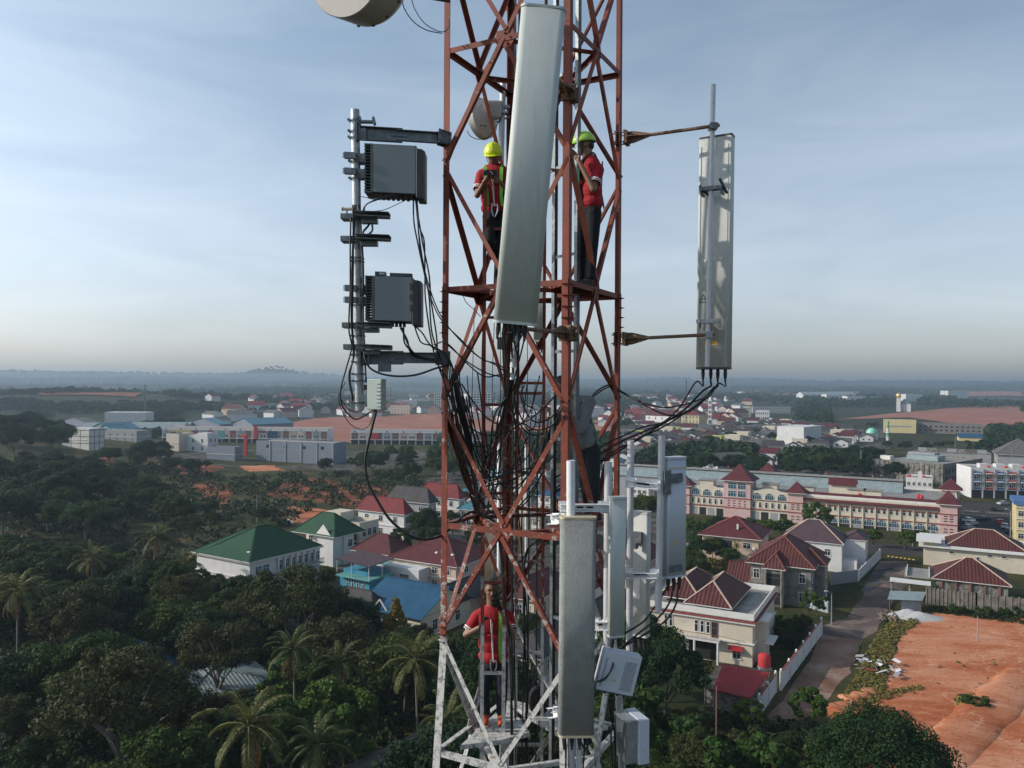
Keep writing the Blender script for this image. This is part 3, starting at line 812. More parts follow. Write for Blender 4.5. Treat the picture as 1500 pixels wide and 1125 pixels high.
mb = MB(); q = lp_at(308) + V(-0.10, -0.06, 0); mb.cyl(q + V(-0.05, 0, 0), q + V(0.06, 0, 0), 0.018, n=10); mb.cyl(q, q + V(0, 0, -0.07), 0.012, n=8); mb.cyl(q + V(-.055, 0, 0), q + V(-.045, 0, 0), 0.026, n=10)
tag(mb.build('earthing_clamp', M_TAN, origin=tuple(q)), 'tan coloured earthing clamp at the left of the pole under the top radio box', 'clamp')

dc = U(531, -43, 8.2)
drum = thing('microwave_dish', 'big white drum microwave dish cut off by the top edge, left of the tower', 'dish', dc)
ax = V(0.50, 0.84, 0.16).normalized()
MB().lathe(dc - ax * 0.28, ax, [(0, 0.02), (0.0, 0.515), (0.012, 0.525), (0.40, 0.525), (0.41, 0.51)], 48).build('shroud', M_DRUM, drum, world=True, smooth=False, uv=False)
MB().lathe(dc + ax * 0.13, ax, [(0, 0.512), (0.05, 0.50), (0.14, 0.40), (0.21, 0.22), (0.235, 0.02)], 48).build('radome', M_DISH, drum, world=True, smooth=True, uv=False)
mb = MB()
px_ = ax.cross(V(0, 0, 1)).normalized(); pz_ = px_.cross(ax)
for i in range(16):
    t_ = 2 * math.pi * i / 16; q = dc + ax * 0.09 + (px_ * math.cos(t_) + pz_ * math.sin(t_)) * 0.527; mb.obox(q, px_ * .012, pz_ * .012, ax * .014)
mb.build('rim_clip', M_GREYD, drum, world=True, uv=False)
mb = MB(); a = U(612, -10, 8.9); b = U(660, -2, 8.95); mb.channel(a, b, 0.08, 0.10, 0.006, (0, 0, 1)); mb.channel(a + V(-.55, -.2, .05), a, 0.08, 0.10, 0.006, (0, 0, 1))
tag(mb.build('antenna_mount', M_GALVD, origin=tuple(a)), 'grey steel arm at the top edge, resting on the left leg', 'mounting arm')
dc = U(712, 172, 10.35)
sd = thing('small_dish', 'small white round dish with printed marks between the left leg and the large panel', 'dish', dc)
ax = V(-0.75, 0.55, -0.1).normalized()
MB().lathe(dc - ax * 0.09, ax, [(0, 0.02), (0.0, 0.09), (0.05, 0.20), (0.11, 0.265), (0.20, 0.27), (0.205, 0.25), (0.18, 0.02)], 40).build('reflector', M_DISH, sd, world=True, smooth=False, uv=False)
c = dc - ax * 0.12
mb = MB(); mb.obox(c + V(0.02, 0, 0.06), V(0.09, 0, 0), V(0, 0.05, 0), V(0, 0, 0.11))
for i in range(6): mb.obox(c + V(-0.055 + i * .03, -0.06, 0.06), V(0.005, 0, 0), V(0, 0.02, 0), V(0, 0, 0.10))
mb.build('radio_head', M_DISH, sd, world=True)
mb = MB(); mb.obox(c + V(0.15, 0.0, 0.10), V(0.07, 0, 0), V(0, 0.03, 0), V(0, 0, 0.02)); mb.obox(c + V(0.15, 0, 0.02), V(0.05, 0, 0), V(0, 0.05, 0), V(0, 0, 0.012)); mb.cyl(c + V(0.05, -.02, -.10), c + V(0.22, .02, -.02), .012, n=8)
mb.build('dish_bracket', M_GALV, sd, world=True)
mb = MB()
for i, (x, w_) in enumerate(((-.055, .014), (-.03, .01), (-.012, .016), (.012, .022))): mb.obox(U(708, 184, 10.02) + V(x * 1.0 + .02, 0, 0.0), V(w_ / 2, 0, 0), V(0, 0.002, 0), V(0, 0, 0.012))
mb.build('printed_marks', M_PRINT, sd, world=True, uv=False)
a, b = U(737, 118, 10.3), U(733, 262, 10.3)
tag(MB().cyl(b, a, 0.040, n=16).build('mounting_pole', M_PIPEG, origin=tuple(b)), 'short grey pole right behind the small white dish', 'pole')

def pole(label, x0, y0, x1, y1, d, r, m=M_PIPEG):
    a, b = U(x0, y0, d), U(x1, y1, d)
    o = thing('mounting_pole', label, 'pole', b)
    MB().cyl(b, a, r, n=18).build('pole_tube', m, o, world=True, uv=False)
    MB().lathe(b, (a - b), [((a - b).length, r - .006), ((a - b).length + .004, r)], 18).build('pole_rim', m, o, world=True, uv=False)
    return o
pole('short white pole rising above the stippled panel in front of the front leg', 836, 675, 836, 770, 8.05, 0.044, M_WSTEEL)
pole('grey pole standing just behind the slim panel antenna', 891, 677, 889, 985, 8.45, 0.043)
pole('tall grey pole between the slim panel and the cream antenna', 924, 646, 921.5, 1008, 8.6, 0.037)
pole('tallest grey pole carrying the bluish white panel', 969.5, 638, 964, 895, 8.4, 0.038)
a = U(843.5, 1075, 8.0)
Mst = frame(a, (1, 0.04, -0.004), V(0, 0.0, 1))
stp = panel('wide weathered panel antenna with stippled grey skin, tan top cap', Mst, 0.365, 0.16, 318 / F * 8.0, M_STIPPLE, M_TAN, [(x, 0.0) for x in (-0.12, -0.04, 0.04, 0.12)], r=0.05)
M = frame(U(902, 931, 8.15), (math.cos(math.radians(18)), math.sin(math.radians(18)), 0), U(904, 728, 8.12) - U(902, 931, 8.15))
slim = panel('slim pale green grey panel antenna right of the stippled panel', M, 0.165, 0.10, 203 / F * 8.15, M_RADOME, M_RADOME, [(-0.04, 0), (0.035, 0)], r=0.02)
M = frame(U(937, 930, 8.85), (math.cos(math.radians(-33)), math.sin(math.radians(-33)), 0), U(941, 751, 8.85) - U(937, 930, 8.85))
crm = panel('cream panel antenna seen from behind between two grey poles', M, 0.21, 0.11, 180 / F * 8.85, M_RADOME_L, M_RADOME_L, [(-0.06, 0), (0.0, 0), (0.06, 0)], r=0.015)
mb = MB().box(-0.07, -0.058, 0.42, 0.02, -0.056, 0.72); put(mb, M).build('rating_label', M_LOGO, crm, world=True)
mb = MB(); mb.box(-0.05, -0.10, 1.05, 0.05, -0.056, 1.18); mb.box(-0.02, -0.18, 1.0, 0.02, -0.10, 1.06); put(mb, M).build('tilt_bracket', M_GALVD, crm, world=True)
M = frame(U(987, 843, 8.5), (math.cos(math.radians(30)), math.sin(math.radians(30)), 0), U(992, 669, 8.53) - U(987, 843, 8.5))
blu = panel('bluish white panel antenna on the tallest pole, dappled with light', M, 0.26, 0.12, 173 / F * 8.5, M_RADOME_B, M_RADOME_B, [(-0.08, 0), (0.0, 0), (0.08, 0)], r=0.02)
mb = MB(); mb.box(-0.13, -0.085, 0.06, 0.04, -0.062, 0.13); mb.box(-0.13, -0.085, 1.02, 0.05, -0.062, 1.12); mb.box(-0.20, -0.08, 0.90, -0.11, -0.062, 1.16); put(mb, M).build('clamp_plate', M_GALVD, blu, world=True)
mb = MB(); mb.box(-0.06, -0.0645, 0.40, -0.02, -0.062, 0.408); mb.box(-0.065, -0.0645, 0.35, 0.0, -0.062, 0.368); put(mb, M).build('label', M_YLABEL, blu, world=True, uv=False)
mb = MB(); mb.box(-0.13, -0.0645, 1.17, 0.13, -0.05, 1.185); put(mb, M).build('top_lip', M_TAN, blu, world=True)
def bracket(label, p0, p1, w=0.07, h=0.075, m=M_WSTEEL, posts=((0.1, 0.02), (0.9, 0.02))):
    t = thing('slotted_bracket', label, 'bracket', p0)
    MB().channel(p0, p1, w, h, 0.007, (0, 0, 1)).build('bracket_channel', m, t, world=True)
    d = (p1 - p0).normalized(); sd_ = d.cross(V(0, 0, 1)).normalized()
    mb = MB()
    for f_, _ in posts:
        c = p0.lerp(p1, f_)
        mb.obox(c, d * 0.05, sd_ * 0.012, V(0, 0, 0.06)); mb.obox(c - sd_ * 0.10, d * 0.05, sd_ * 0.008, V(0, 0, 0.05))
        for s_ in (-1, 1): mb.cyl(c + d * 0.04 * s_ - sd_ * 0.16, c + d * 0.04 * s_ + sd_ * 0.04, 0.007, n=6)
    mb.build('clamp', m, t, world=True, uv=False)
    mb = MB()
    for f_ in (0.4, 0.6): mb.obox(p0.lerp(p1, f_) + sd_ * -0.0005, d * 0.035, sd_ * 0.008, V(0, 0, 0.009))
    mb.build('slot', M_HOLE, t, world=True, uv=False)
    return t
bracket('white steel bracket above the stippled panel reaching the slim panel', U(820, 743, 8.15), U(893, 743, 8.2))
bracket('white steel bracket between the stippled panel foot and the slim panel', U(868, 915, 8.25), U(892, 915, 8.2), h=0.09)
bracket('pale slotted bracket joining two poles near the top of the bluish panel', U(918, 706, 8.5), U(966, 712, 8.35), h=0.065)
bracket('pale slotted bracket joining two poles across the cream antenna', U(914, 841, 8.5), U(964, 842, 8.35), h=0.055)
bracket('white steel stub bracket left of the stippled panel top', U(807, 760, 8.2), U(822, 760, 8.1), h=0.10, posts=((0.5, 0),))
bracket('white steel stub bracket left of the stippled panel foot', U(810, 1043, 8.25), U(820, 1043, 8.1), h=0.10, posts=((0.5, 0),))
def perforated(label, M, w, h, dp, rot_holes=True):
    t = thing('radio_unit', label, 'radio unit', M.to_translation())
    o = put(MB().box(0, 0, 0, w, dp, h), M).build('casing', M_WHITEBOX, t, world=True); bevel(o, 0.012, 3)
    for x0, x1 in ((0.03, 0.03 + w * 0.10), (w * 0.60, w * 0.92)):
        mb = MB(); nx = max(2, int((x1 - x0) / 0.014)); nz_ = int((h - .1) / 0.017)
        for i in range(nx):
            for j in range(nz_):
                x = x0 + i * 0.014 + (0.007 if j % 2 else 0); z = 0.05 + j * 0.017
                mb.poly([(x + 0.0048 * math.cos(a_), -0.0015, z + 0.0058 * math.sin(a_)) for a_ in (0, 1.05, 2.1, 3.14, 4.19, 5.24)])
        if rot_holes: put(mb, M).build('vent_holes', M_HOLE, t, world=True, uv=False)
    put(MB().box(w * 0.34, -0.003, h * .30, w * 0.46, -0.0012, h * .335), M).build('label', M_YLABEL, t, world=True)
    mb = MB()
    for i in range(5): mb.cyl(V(w * (.15 + .17 * i), dp * .5, 0), V(w * (.15 + .17 * i), dp * .5, -0.045), 0.014, n=8)
    put(mb, M).build('connector', M_RUBBER, t, world=True, uv=False)
    mb = MB().box(-0.01, 0.01, -0.012, w + 0.01, dp - 0.01, 0.004); put(mb, M).build('base_tray', M_GREYD, t, world=True)
    return t
Mp = Matrix.Translation(U(872, 1010, 8.0)) @ Matrix.Rotation(math.radians(14), 4, 'Y') @ Matrix.Rotation(math.radians(8), 4, 'Z')
perforated('white perforated radio box hanging askew beside the stippled panel', Mp, 0.41, 0.42, 0.14)
Mp = Matrix.Translation(U(934, 1115, 8.1)) @ Matrix.Rotation(math.radians(62), 4, 'Z') @ Matrix.Rotation(math.radians(-4), 4, 'Y')
t = perforated('white finned radio box at the lower right, seen edge on', Matrix.Translation(U(936, 1122, 8.1)) @ Matrix.Rotation(math.radians(20), 4, 'Z'), 0.125, 0.47, 0.32, False)
mb = MB()
Mq = Matrix.Translation(U(936, 1122, 8.1)) @ Matrix.Rotation(math.radians(20), 4, 'Z')
for i in range(13): mb.box(-0.13, 0.03 + i * .022, 0.02, -0.004, 0.036 + i * .022, 0.45)
mb.box(-0.14, 0.02, 0.455, -0.004, 0.31, 0.462)
put(mb, Mq).build('cooling_fins', M_GALV, t, world=True, uv=False)
pole('leaning grey pole between the two white radio boxes', 908, 1020, 911, 1180, 8.35, 0.032, M_GALV)
pole('pale steel pole under the stippled panel, left one', 836, 1072, 835, 1200, 8.3, 0.045, M_PIPEG)
pole('pale steel pole under the stippled panel, right one', 848, 1072, 847, 1200, 8.35, 0.03, M_WSTEEL)
M = frame(U(714, 851, 10.9), (1, 0.3, 0), V(0.0, 0, 1))
panel('cream panel antenna seen through the lattice beside the bottom worker', M, 0.15, 0.10, 105 / F * 10.9, M_CREAM, M_CREAM, [(0, 0)], r=0.02)
M = frame(U(768, 812, 10.9), (1, -0.3, 0), V(0.0, 0, 1))
panel('cream panel antenna seen through the lattice behind the cable ladder', M, 0.17, 0.10, 112 / F * 10.9, M_CREAM, M_CREAM, [(0, 0)], r=0.02)
M = frame(U(790, 500, 10.9), (1, -0.2, 0), V(0.0, 0, 1))
panel('pale grey panel antenna far behind the foot of the large front panel', M, 0.16, 0.10, 130 / F * 10.9, M_RADOME, M_RADOME, [(-.03, 0), (.03, 0)], r=0.02)
pole('white pole behind the tower beside the climbing ladder', 731.5, 650, 731, 840, 10.8, 0.030, M_WSTEEL)
pole('white pole behind the tower at the red cable ladder', 771, 646, 771, 900, 10.8, 0.024, M_WSTEEL)
pole('short grey pole under the large front panel among the cables', 752, 500, 750, 556, 7.9, 0.022, M_WSTEEL)
mb = MB(); q = U(735, 503, 7.7); mb.obox(q, V(0.045, 0, 0), V(0, 0.03, 0), V(0, 0, 0.06)); 
tag(mb.build('junction_box', M_GREYD, origin=tuple(q)), 'small dark box with blue tag under the left corner of the large panel', 'junction box')
def cable(label, group, pts, r=0.009, m=None, name='cable', n=8, jit=0.0, count=1, gap=0.03):
    for c in range(count):
        P = []
        for (x, y, d) in pts:
            q = U(x, y, d)
            if count > 1:
                a = R.uniform(-1, 1) * gap; b = R.uniform(-1, 1) * gap
                q = q + V(a, R.uniform(-1, 1) * gap, b)
            P.append(q)
        if count > 1: P[0] = U(*pts[0]) + V((c - count / 2) * 0.018, 0, 0)
        o = MB().tube(smooth_path(P, n), r, 6).build(name, m or M_BLACK, origin=tuple(P[0]), smooth=True, uv=False)
        tag(o, label, 'cable', group)
GB = 'cables dropping from the upper grey radio box'
cable('black cable in the bundle dropping from the upper grey radio box to the tower', GB,
      [(609, 288, 8.9), (612, 325, 8.85), (619, 360, 8.85), (625, 405, 8.85), (630, 440, 8.85), (636, 490, 8.85), (646, 530, 8.85), (656, 560, 8.9), (672, 630, 8.9), (690, 690, 8.95), (700, 745, 9.0)], 0.010, count=3, gap=0.05)
cable('black cable swinging from the upper box bundle across to the big panel feeders', 'cables crossing from the left bundle to the centre',
      [(611, 290, 8.9), (616, 345, 8.85), (626, 400, 8.85), (645, 460, 8.8), (672, 498, 8.8), (704, 522, 8.8), (730, 538, 8.9), (760, 560, 9.2)], 0.008, count=2, gap=0.03)
cable('black cable swinging from the upper box bundle across to the big panel feeders', 'cables crossing from the left bundle to the centre',
      [(638, 505, 8.85), (652, 500, 8.8), (680, 532, 8.8), (710, 548, 8.8), (735, 552, 8.9), (764, 566, 9.2)], 0.008, count=2, gap=0.03)
cable('black cable curving from the lower grey radio box onto the lower arm', 'cables under the lower radio box',
      [(590, 480, 8.9), (594, 500, 8.85), (601, 512, 8.85), (612, 522, 8.9), (640, 528, 8.9)], 0.011, count=3, gap=0.018)
cable('black cable curving from the lower grey radio box towards the left leg', 'cables beside the lower radio box',
      [(606, 474, 8.9), (612, 486, 8.85), (622, 496, 8.85), (638, 507, 8.85), (655, 520, 8.85), (668, 560, 8.9), (690, 640, 8.95)], 0.009, count=2, gap=0.05)
cable('black cable sagging under the lower dark steel arm', None, [(532, 510, 8.8), (538, 534, 8.75), (554, 546, 8.75), (580, 551, 8.75), (610, 549, 8.75), (640, 539, 8.8), (660, 534, 8.9)], 0.012)
cable('long black cable running down the left side of the thick pole, looping low under it', None,
      [(514, 318, 8.8), (513, 360, 8.8), (513, 420, 8.8), (511, 480, 8.8), (515, 508, 8.8), (507, 540, 8.8), (499, 570, 8.8), (500, 590, 8.8), (508, 604, 8.8), (522, 614, 8.8), (544, 603, 8.8)], 0.010)
cable('black cable close against the left side of the thick pole', 'cables strapped to the thick left pole', [(520, 300, 8.8), (517, 380, 8.8), (516, 470, 8.8), (518, 520, 8.8), (512, 550, 8.8), (517, 586, 8.8)], 0.008, count=3, gap=0.012)
cable('black cable close against the right side of the thick pole', 'cables strapped to the right side of the left pole', [(527, 300, 8.85), (531, 380, 8.85), (533, 470, 8.85), (534, 510, 8.85), (536, 560, 8.85)], 0.010, count=2, gap=0.006)
cable('thin black cable in the widest loop below the small pale box', None, [(506, 560, 8.8), (496, 580, 8.8), (502, 604, 8.8), (514, 622, 8.8), (530, 629, 8.8), (541, 622, 8.8), (548, 606, 8.8)], 0.005)
cable('thin black cable in the small loop below the thick pole', None, [(500, 585, 8.8), (509, 598, 8.8), (524, 604, 8.8), (536, 594, 8.8), (541, 600, 8.8)], 0.005)
cable('thick black cable swinging in a big loop from the small pale box into the tower', None,
      [(551, 602, 8.8), (546, 622, 8.8), (538, 656, 8.8), (535, 680, 8.8), (540, 708, 8.8), (554, 735, 8.8), (568, 757, 8.8), (584, 773, 8.8), (604, 786, 8.8), (622, 790, 8.9), (640, 787, 9.0), (653, 780, 9.1), (667, 767, 9.2), (680, 755, 9.25), (693, 750, 9.3), (712, 756, 9.4), (740, 775, 9.5)], 0.016)
cable('black cable looping under the upper grey radio box', 'cables looping under the upper radio box', [(533, 312, 8.85), (536, 300, 8.8), (552, 292, 8.8), (572, 287, 8.8), (590, 286, 8.85)], 0.008, count=2, gap=0.01)
cable('thin black cable looping under the upper grey radio box', 'thin cables looping under the upper radio box', [(531, 288, 8.85), (552, 291, 8.8), (580, 291, 8.8), (600, 290, 8.85)], 0.004, count=2, gap=0.012)
cable('thin black cable bowing lowest under the upper grey radio box', None, [(533, 310, 8.85), (560, 308, 8.8), (580, 300, 8.8), (598, 291, 8.85)], 0.004)
cable('small coil of black cable between the two upper shelf channels', None, [(536, 316, 8.8), (544, 326, 8.8), (545, 338, 8.8), (536, 345, 8.8), (532, 340, 8.8), (540, 330, 8.85), (544, 320, 8.85)], 0.012)
for i in range(7):      # the fan that drops inside the tower from the left leg
    x0 = 657 + i * 2.6; xb = 664 + i * 5.5
    low = R.uniform(700, 748)
    pts = [(x0, 536 + R.uniform(-4, 4), 8.95), (x0 + 4, 575, 8.95), (xb + 3, 640, 9.0), (xb + 12, low - 30, 9.05), (xb + 22 + R.uniform(0, 8), low, 9.15)]
    if i == 3: pts += [(xb + 34, low - 6, 9.2), (735 + i, 640, 9.1), (745 + i, 570, 8.6), (750 + i * 1.5, 500, 7.4)]
    cable('black cable in the tangle hanging inside the left leg below the lower arm', 'cable tangle inside the left leg', pts, R.choice((0.007, 0.008, 0.009)))
for i, (b, yb) in enumerate(((705, 756), (709, 744), (698, 728))):
    cable('black feeder loop dropping from the large panel to the lower ring beam', 'feeder loops below the large front panel',
          [(738 + i * 11, 486, 7.3), (741 + i * 9, 520, 7.5), (746 + i * 4, 566, 8.2), (736 - i * 6, 610, 8.8), (732 - i * 7, 680, 9.0), (724 - i * 5, 725, 9.05), (b, yb, 9.1), (692 + i * 2, 700, 9.1), (684 + i * 3, 650, 9.05), (672 + i * 3, 600, 9.0), (665 + i * 3, 560, 8.95)], 0.010)
cable('black feeder cable dropping straight from the large panel into the tower', 'feeders dropping from the large front panel',
      [(770, 486, 7.3), (764, 522, 7.5), (752, 560, 8.2), (738, 600, 9.0), (722, 640, 9.2), (712, 690, 9.3)], 0.008, count=2, gap=0.07)
cable('black feeder cable dropping straight from the large panel into the tower', 'feeders dropping from the large front panel',
      [(748, 486, 7.3), (752, 530, 7.6), (755, 600, 8.8), (758, 700, 9.7), (764, 820, 9.85), (768, 920, 9.85), (768, 1130, 9.85)], 0.009, count=2, gap=0.06)
cable('black feeder cable dropping straight from the large panel into the tower', 'feeders dropping from the large front panel',
      [(736, 486, 7.3), (738, 540, 8.0), (742, 620, 9.3), (736, 720, 9.8), (744, 800, 9.8), (752, 900, 9.8), (756, 1130, 9.8)], 0.009, count=1)
for i, P in enumerate(([(676, 562, 8.95), (690, 584, 8.95), (710, 609, 8.95), (732, 622, 8.9), (760, 621, 8.8), (780, 611, 8.7), (798, 596, 8.7), (820, 573, 8.8), (835, 566, 8.9)],
                       [(752, 572, 8.8), (757, 596, 8.8), (770, 622, 8.8), (790, 630, 8.8), (812, 620, 8.8), (824, 590, 8.8), (825, 574, 8.8)],
                       [(768, 564, 8.9), (763, 580, 8.9), (772, 606, 8.9), (784, 618, 8.9), (800, 616, 8.9), (816, 603, 8.9), (825, 584, 8.9), (822, 571, 8.9)],
                       [(757, 560, 8.8), (754, 590, 8.9), (760, 618, 8.9), (776, 636, 8.9), (797, 636, 8.9)],
                       [(764, 560, 9.0), (768, 590, 9.0), (783, 600, 9.0), (784, 622, 9.0), (775, 630, 9.0), (764, 618, 9.0)],
                       [(700, 700, 9.1), (716, 700, 9.1), (740, 696, 9.1), (765, 688, 9.1), (795, 680, 9.1), (812, 668, 9.2)],
                       [(712, 712, 9.1), (740, 706, 9.1), (770, 694, 9.1), (800, 684, 9.1)],
                       [(690, 672, 9.0), (700, 688, 9.0), (716, 698, 9.0), (735, 698, 9.0), (752, 690, 9.1)])):
    cable('black cable curving across the middle of the tower between the ladders', 'cables curving across the tower middle', P, R.choice((0.008, 0.010)))
cable('black cable bundle bending over the beam and running down the red cable ladder', 'bundle on the lower cable ladder',
      [(793, 788, 9.6), (780, 796, 9.6), (771, 810, 9.6), (768, 840, 9.6), (768, 920, 9.6), (770, 1000, 9.6), (770, 1140, 9.6)], 0.011, count=3, gap=0.012)
cable('black cable hanging just right of the bottom worker down the ladder side', 'cables right of the bottom worker',
      [(734, 790, 9.5), (737, 850, 9.4), (742, 900, 9.4), (748, 950, 9.4), (750, 1040, 9.4), (752, 1140, 9.4)], 0.012, count=3, gap=0.02)
CR = CONN_PTS['right']
def rc(label, i, pts, r=0.010):
    P = [CR[i], CR[i] - V(0, 0, 0.06)] + [U(*q) for q in pts]
    tag(MB().tube(smooth_path(P, 8), r, 6).build('jumper_cable', M_BLACK, origin=tuple(P[0]), smooth=True, uv=False), label, 'cable')
rc('black jumper from the leftmost connector of the right antenna sweeping down to the tower', 0, [(1019, 560, 9.4), (996, 596, 9.3), (970, 619, 9.3), (943, 625, 9.3), (911, 639, 9.4), (880, 655, 9.4), (845, 690, 9.4), (815, 715, 9.4)])
rc('black jumper from the second connector of the right antenna, thickest lower strand', 1, [(1028, 574, 9.4), (1000, 602, 9.3), (964, 623, 9.3), (911, 646, 9.4), (870, 670, 9.4), (812, 700, 9.4)], 0.013)
rc('black jumper from the third connector of the right antenna, looping up behind the right leg', 2, [(1041, 574, 9.4), (1026, 585, 9.3), (1000, 593, 9.2), (972, 597, 9.2), (943, 590, 9.3), (913, 575, 9.6), (893, 564, 9.6), (872, 575, 9.5), (855, 597, 9.5)])
rc('black jumper from the rightmost connector of the right antenna, sagging lowest', 3, [(1052, 562, 9.4), (1039, 580, 9.3), (1007, 604, 9.2), (980, 608, 9.2), (953, 598, 9.3), (913, 576, 9.6), (892, 567, 9.6), (866, 584, 9.5), (850, 606, 9.5)])
cable('black cable crossing behind the bluish panel pole down to the ladder', 'cables from the right antenna to the ladder', [(1049, 566, 9.3), (1017, 596, 9.3), (970, 624, 9.3), (932, 646, 9.4), (909, 658, 9.4), (860, 690, 9.4), (812, 722, 9.4)], 0.010, count=2, gap=0.02)
for i, P in enumerate(([(981, 845, 8.5), (975, 864, 8.45), (958, 890, 8.4), (943, 910, 8.35), (915, 928, 8.3), (900, 936, 8.3)],
                       [(987, 847, 8.5), (982, 879, 8.45), (966, 903, 8.4), (940, 924, 8.35), (913, 946, 8.3), (896, 960, 8.3)],
                       [(994, 849, 8.5), (990, 885, 8.45), (973, 911, 8.4), (943, 930, 8.35), (913, 948, 8.3), (898, 962, 8.3)])):
    cable('black jumper curving left from the foot of the bluish white panel', 'jumpers under the bluish white panel', P, 0.011)
cable('thin black cable dropping from the slim panel to the askew radio box', 'cables between the slim panel and the radio box', [(896, 938, 8.15), (897, 955, 8.1), (896, 975, 8.0), (888, 992, 7.95), (876, 1000, 7.95)], 0.008, count=2, gap=0.012)
cable('thin black cable dropping from the cream panel behind the askew radio box', 'cables under the cream panel', [(940, 938, 8.8), (938, 952, 8.6), (930, 970, 8.5), (926, 1000, 8.4)], 0.006, count=3, gap=0.02)
cable('black cable hanging from the askew radio box past the lower box', 'cables hanging under the askew radio box', [(896, 1022, 8.1), (899, 1050, 8.1), (898, 1080, 8.15), (902, 1140, 8.2)], 0.009, count=4, gap=0.03)
cable('black cable hanging below the stippled panel', 'cables under the stippled panel', [(828, 1078, 8.0), (829, 1100, 8.05), (828, 1145, 8.1)], 0.009, count=2, gap=0.01)
cable('black cable hanging below the right edge of the stippled panel', 'cables under the stippled panel right edge', [(858, 1078, 8.0), (857, 1100, 8.05), (853, 1145, 8.1)], 0.009, count=2, gap=0.01)
cable('thin black cable from the big drum dish to the left leg, outer curve', None, [(588, -8, 8.5), (592, 12, 8.6), (606, 32, 8.7), (625, 44, 8.8), (647, 49, 8.95)], 0.006)
cable('thin black cable from the drum dish to the left leg, inner curve', None, [(601, -8, 8.5), (608, 14, 8.6), (622, 34, 8.7), (640, 45, 8.85), (652, 46, 8.9), (658, 38, 8.95), (657, 28, 8.95)], 0.005)
cable('thin cable curling below the small white dish', None, [(684, 192, 9.6), (690, 200, 9.8), (702, 204, 10.0), (716, 200, 10.1), (727, 185, 10.2), (738, 165, 10.25)], 0.005)
cable('thin black cable hanging from the ring beam to the left of the large panel', None, [(678, 432, 9.4), (683, 443, 9.4), (696, 455, 9.4), (704, 464, 9.4)], 0.005)
cable('thin black cable hanging straight down left of the back leg', 'thin cables left of the back leg', [(695, 450, 9.5), (693, 520, 9.5), (691, 600, 9.5), (689, 660, 9.5)], 0.005)

rk = random.Random(17)
for i in range(16):
    x0, x1 = rk.uniform(656, 700), rk.uniform(720, 815); y0, y1 = rk.uniform(545, 610), rk.uniform(545, 640); s_ = rk.uniform(40, 150)
    cable('black cable sagging loosely across the lattice between the left leg and the ladders', 'loose cables sagging across the lattice',
          [(x0, y0, 9.0), (x0 * .8 + x1 * .2, max(y0, y1) + s_ * .75, 9.0 + rk.uniform(0, .4)), (x0 * .5 + x1 * .5, max(y0, y1) + s_, 9.2), (x0 * .15 + x1 * .85, max(y0, y1) + s_ * .6, 9.4), (x1, y1, 9.4)], rk.choice((.006, .008, .009)))
for i in range(5):
    x = rk.uniform(690, 800); cable('thin black cable hanging nearly straight inside the lattice', 'thin hanging cables inside the lattice', [(x, 450, 9.5), (x + rk.uniform(-6, 6), 560, 9.5), (x + rk.uniform(-6, 6), 680, 9.5), (x + rk.uniform(-4, 4), 760, 9.5)], .005)
M_SKIN = mat('skin_brown', (0.20, 0.105, 0.065), 0.55, 0, 0.10, 12)
M_RED = mat('red_polo', (0.30, 0.007, 0.014), 0.85, 0, 0.12, 12, bump=0.3, bscale=40)
M_NAVY = mat('dark_trousers', (0.007, 0.008, 0.011), 0.9, 0, 0.2, 12, bump=0.3, bscale=30)
M_JEANS = mat('dark_jeans', (0.012, 0.017, 0.028), 0.9, 0, 0.25, 10, bump=0.3, bscale=30)
M_GREYJ = mat('grey_jeans', (0.016, 0.020, 0.024), 0.9, 0, 0.2, 10, bump=0.3, bscale=30)
M_GREYS = mat('grey_shirt', (0.15, 0.155, 0.165), 0.9, 0, 0.15, 10, bump=0.3, bscale=30)
M_HAIR = mat('black_hair', (0.010, 0.009, 0.009), 0.6, 0, 0.2, 30)
M_HELM = mat('yellow_helmet', (0.62, 0.72, 0.03), 0.35, 0, 0.03, 3)
M_HELM2 = mat('green_helmet', (0.38, 0.62, 0.10), 0.35, 0, 0.03, 3)
M_STRAP = mat('green_strap', (0.14, 0.42, 0.05), 0.7, 0, 0.08, 20)
M_STRAPD = mat('dark_green_strap', (0.02, 0.16, 0.07), 0.7, 0, 0.1, 20)
M_GLOVE = mat('black_glove', (0.012, 0.012, 0.013), 0.8, 0, 0.2, 20)
M_OSHOE = mat('orange_shoe', (0.42, 0.06, 0.012), 0.6, 0, 0.1, 20)
M_BSHOE = mat('brown_boot', (0.15, 0.07, 0.05), 0.7, 0, 0.2, 20)
M_SHOEK = mat('black_boot', (0.02, 0.02, 0.02), 0.6, 0, 0.2, 20)
M_HOOK = mat('silver_hook', (0.55, 0.56, 0.58), 0.3, 0.8, 0.05, 20)
M_WTRIM = mat('white_trim', (0.7, 0.7, 0.7), 0.8, 0, 0.05, 20)
M_PHONE = mat('phone_black', (0.01, 0.01, 0.012), 0.2, 0, 0.05, 20)
M_EYE = mat('eye_dark', (0.03, 0.02, 0.015), 0.3, 0, 0.05, 20)
M_LIP = mat('lip_brown', (0.16, 0.06, 0.05), 0.5, 0, 0.1, 20)
def capsule(mb, a, b, ra, rb, n=12):
    a, b = Vector(a), Vector(b)
    mb.cyl(a, b, ra, rb, n); mb.ell(a, ra, ra, ra, 12, 8); mb.ell(b, rb, rb, rb, 12, 8)
def remesh(o, vox, sm=6):
    m = o.modifiers.new('remesh', 'REMESH'); m.mode = 'VOXEL'; m.voxel_size = vox; m.use_smooth_shade = True
    s = o.modifiers.new('smooth', 'SMOOTH'); s.factor = 0.5; s.iterations = sm
    return o
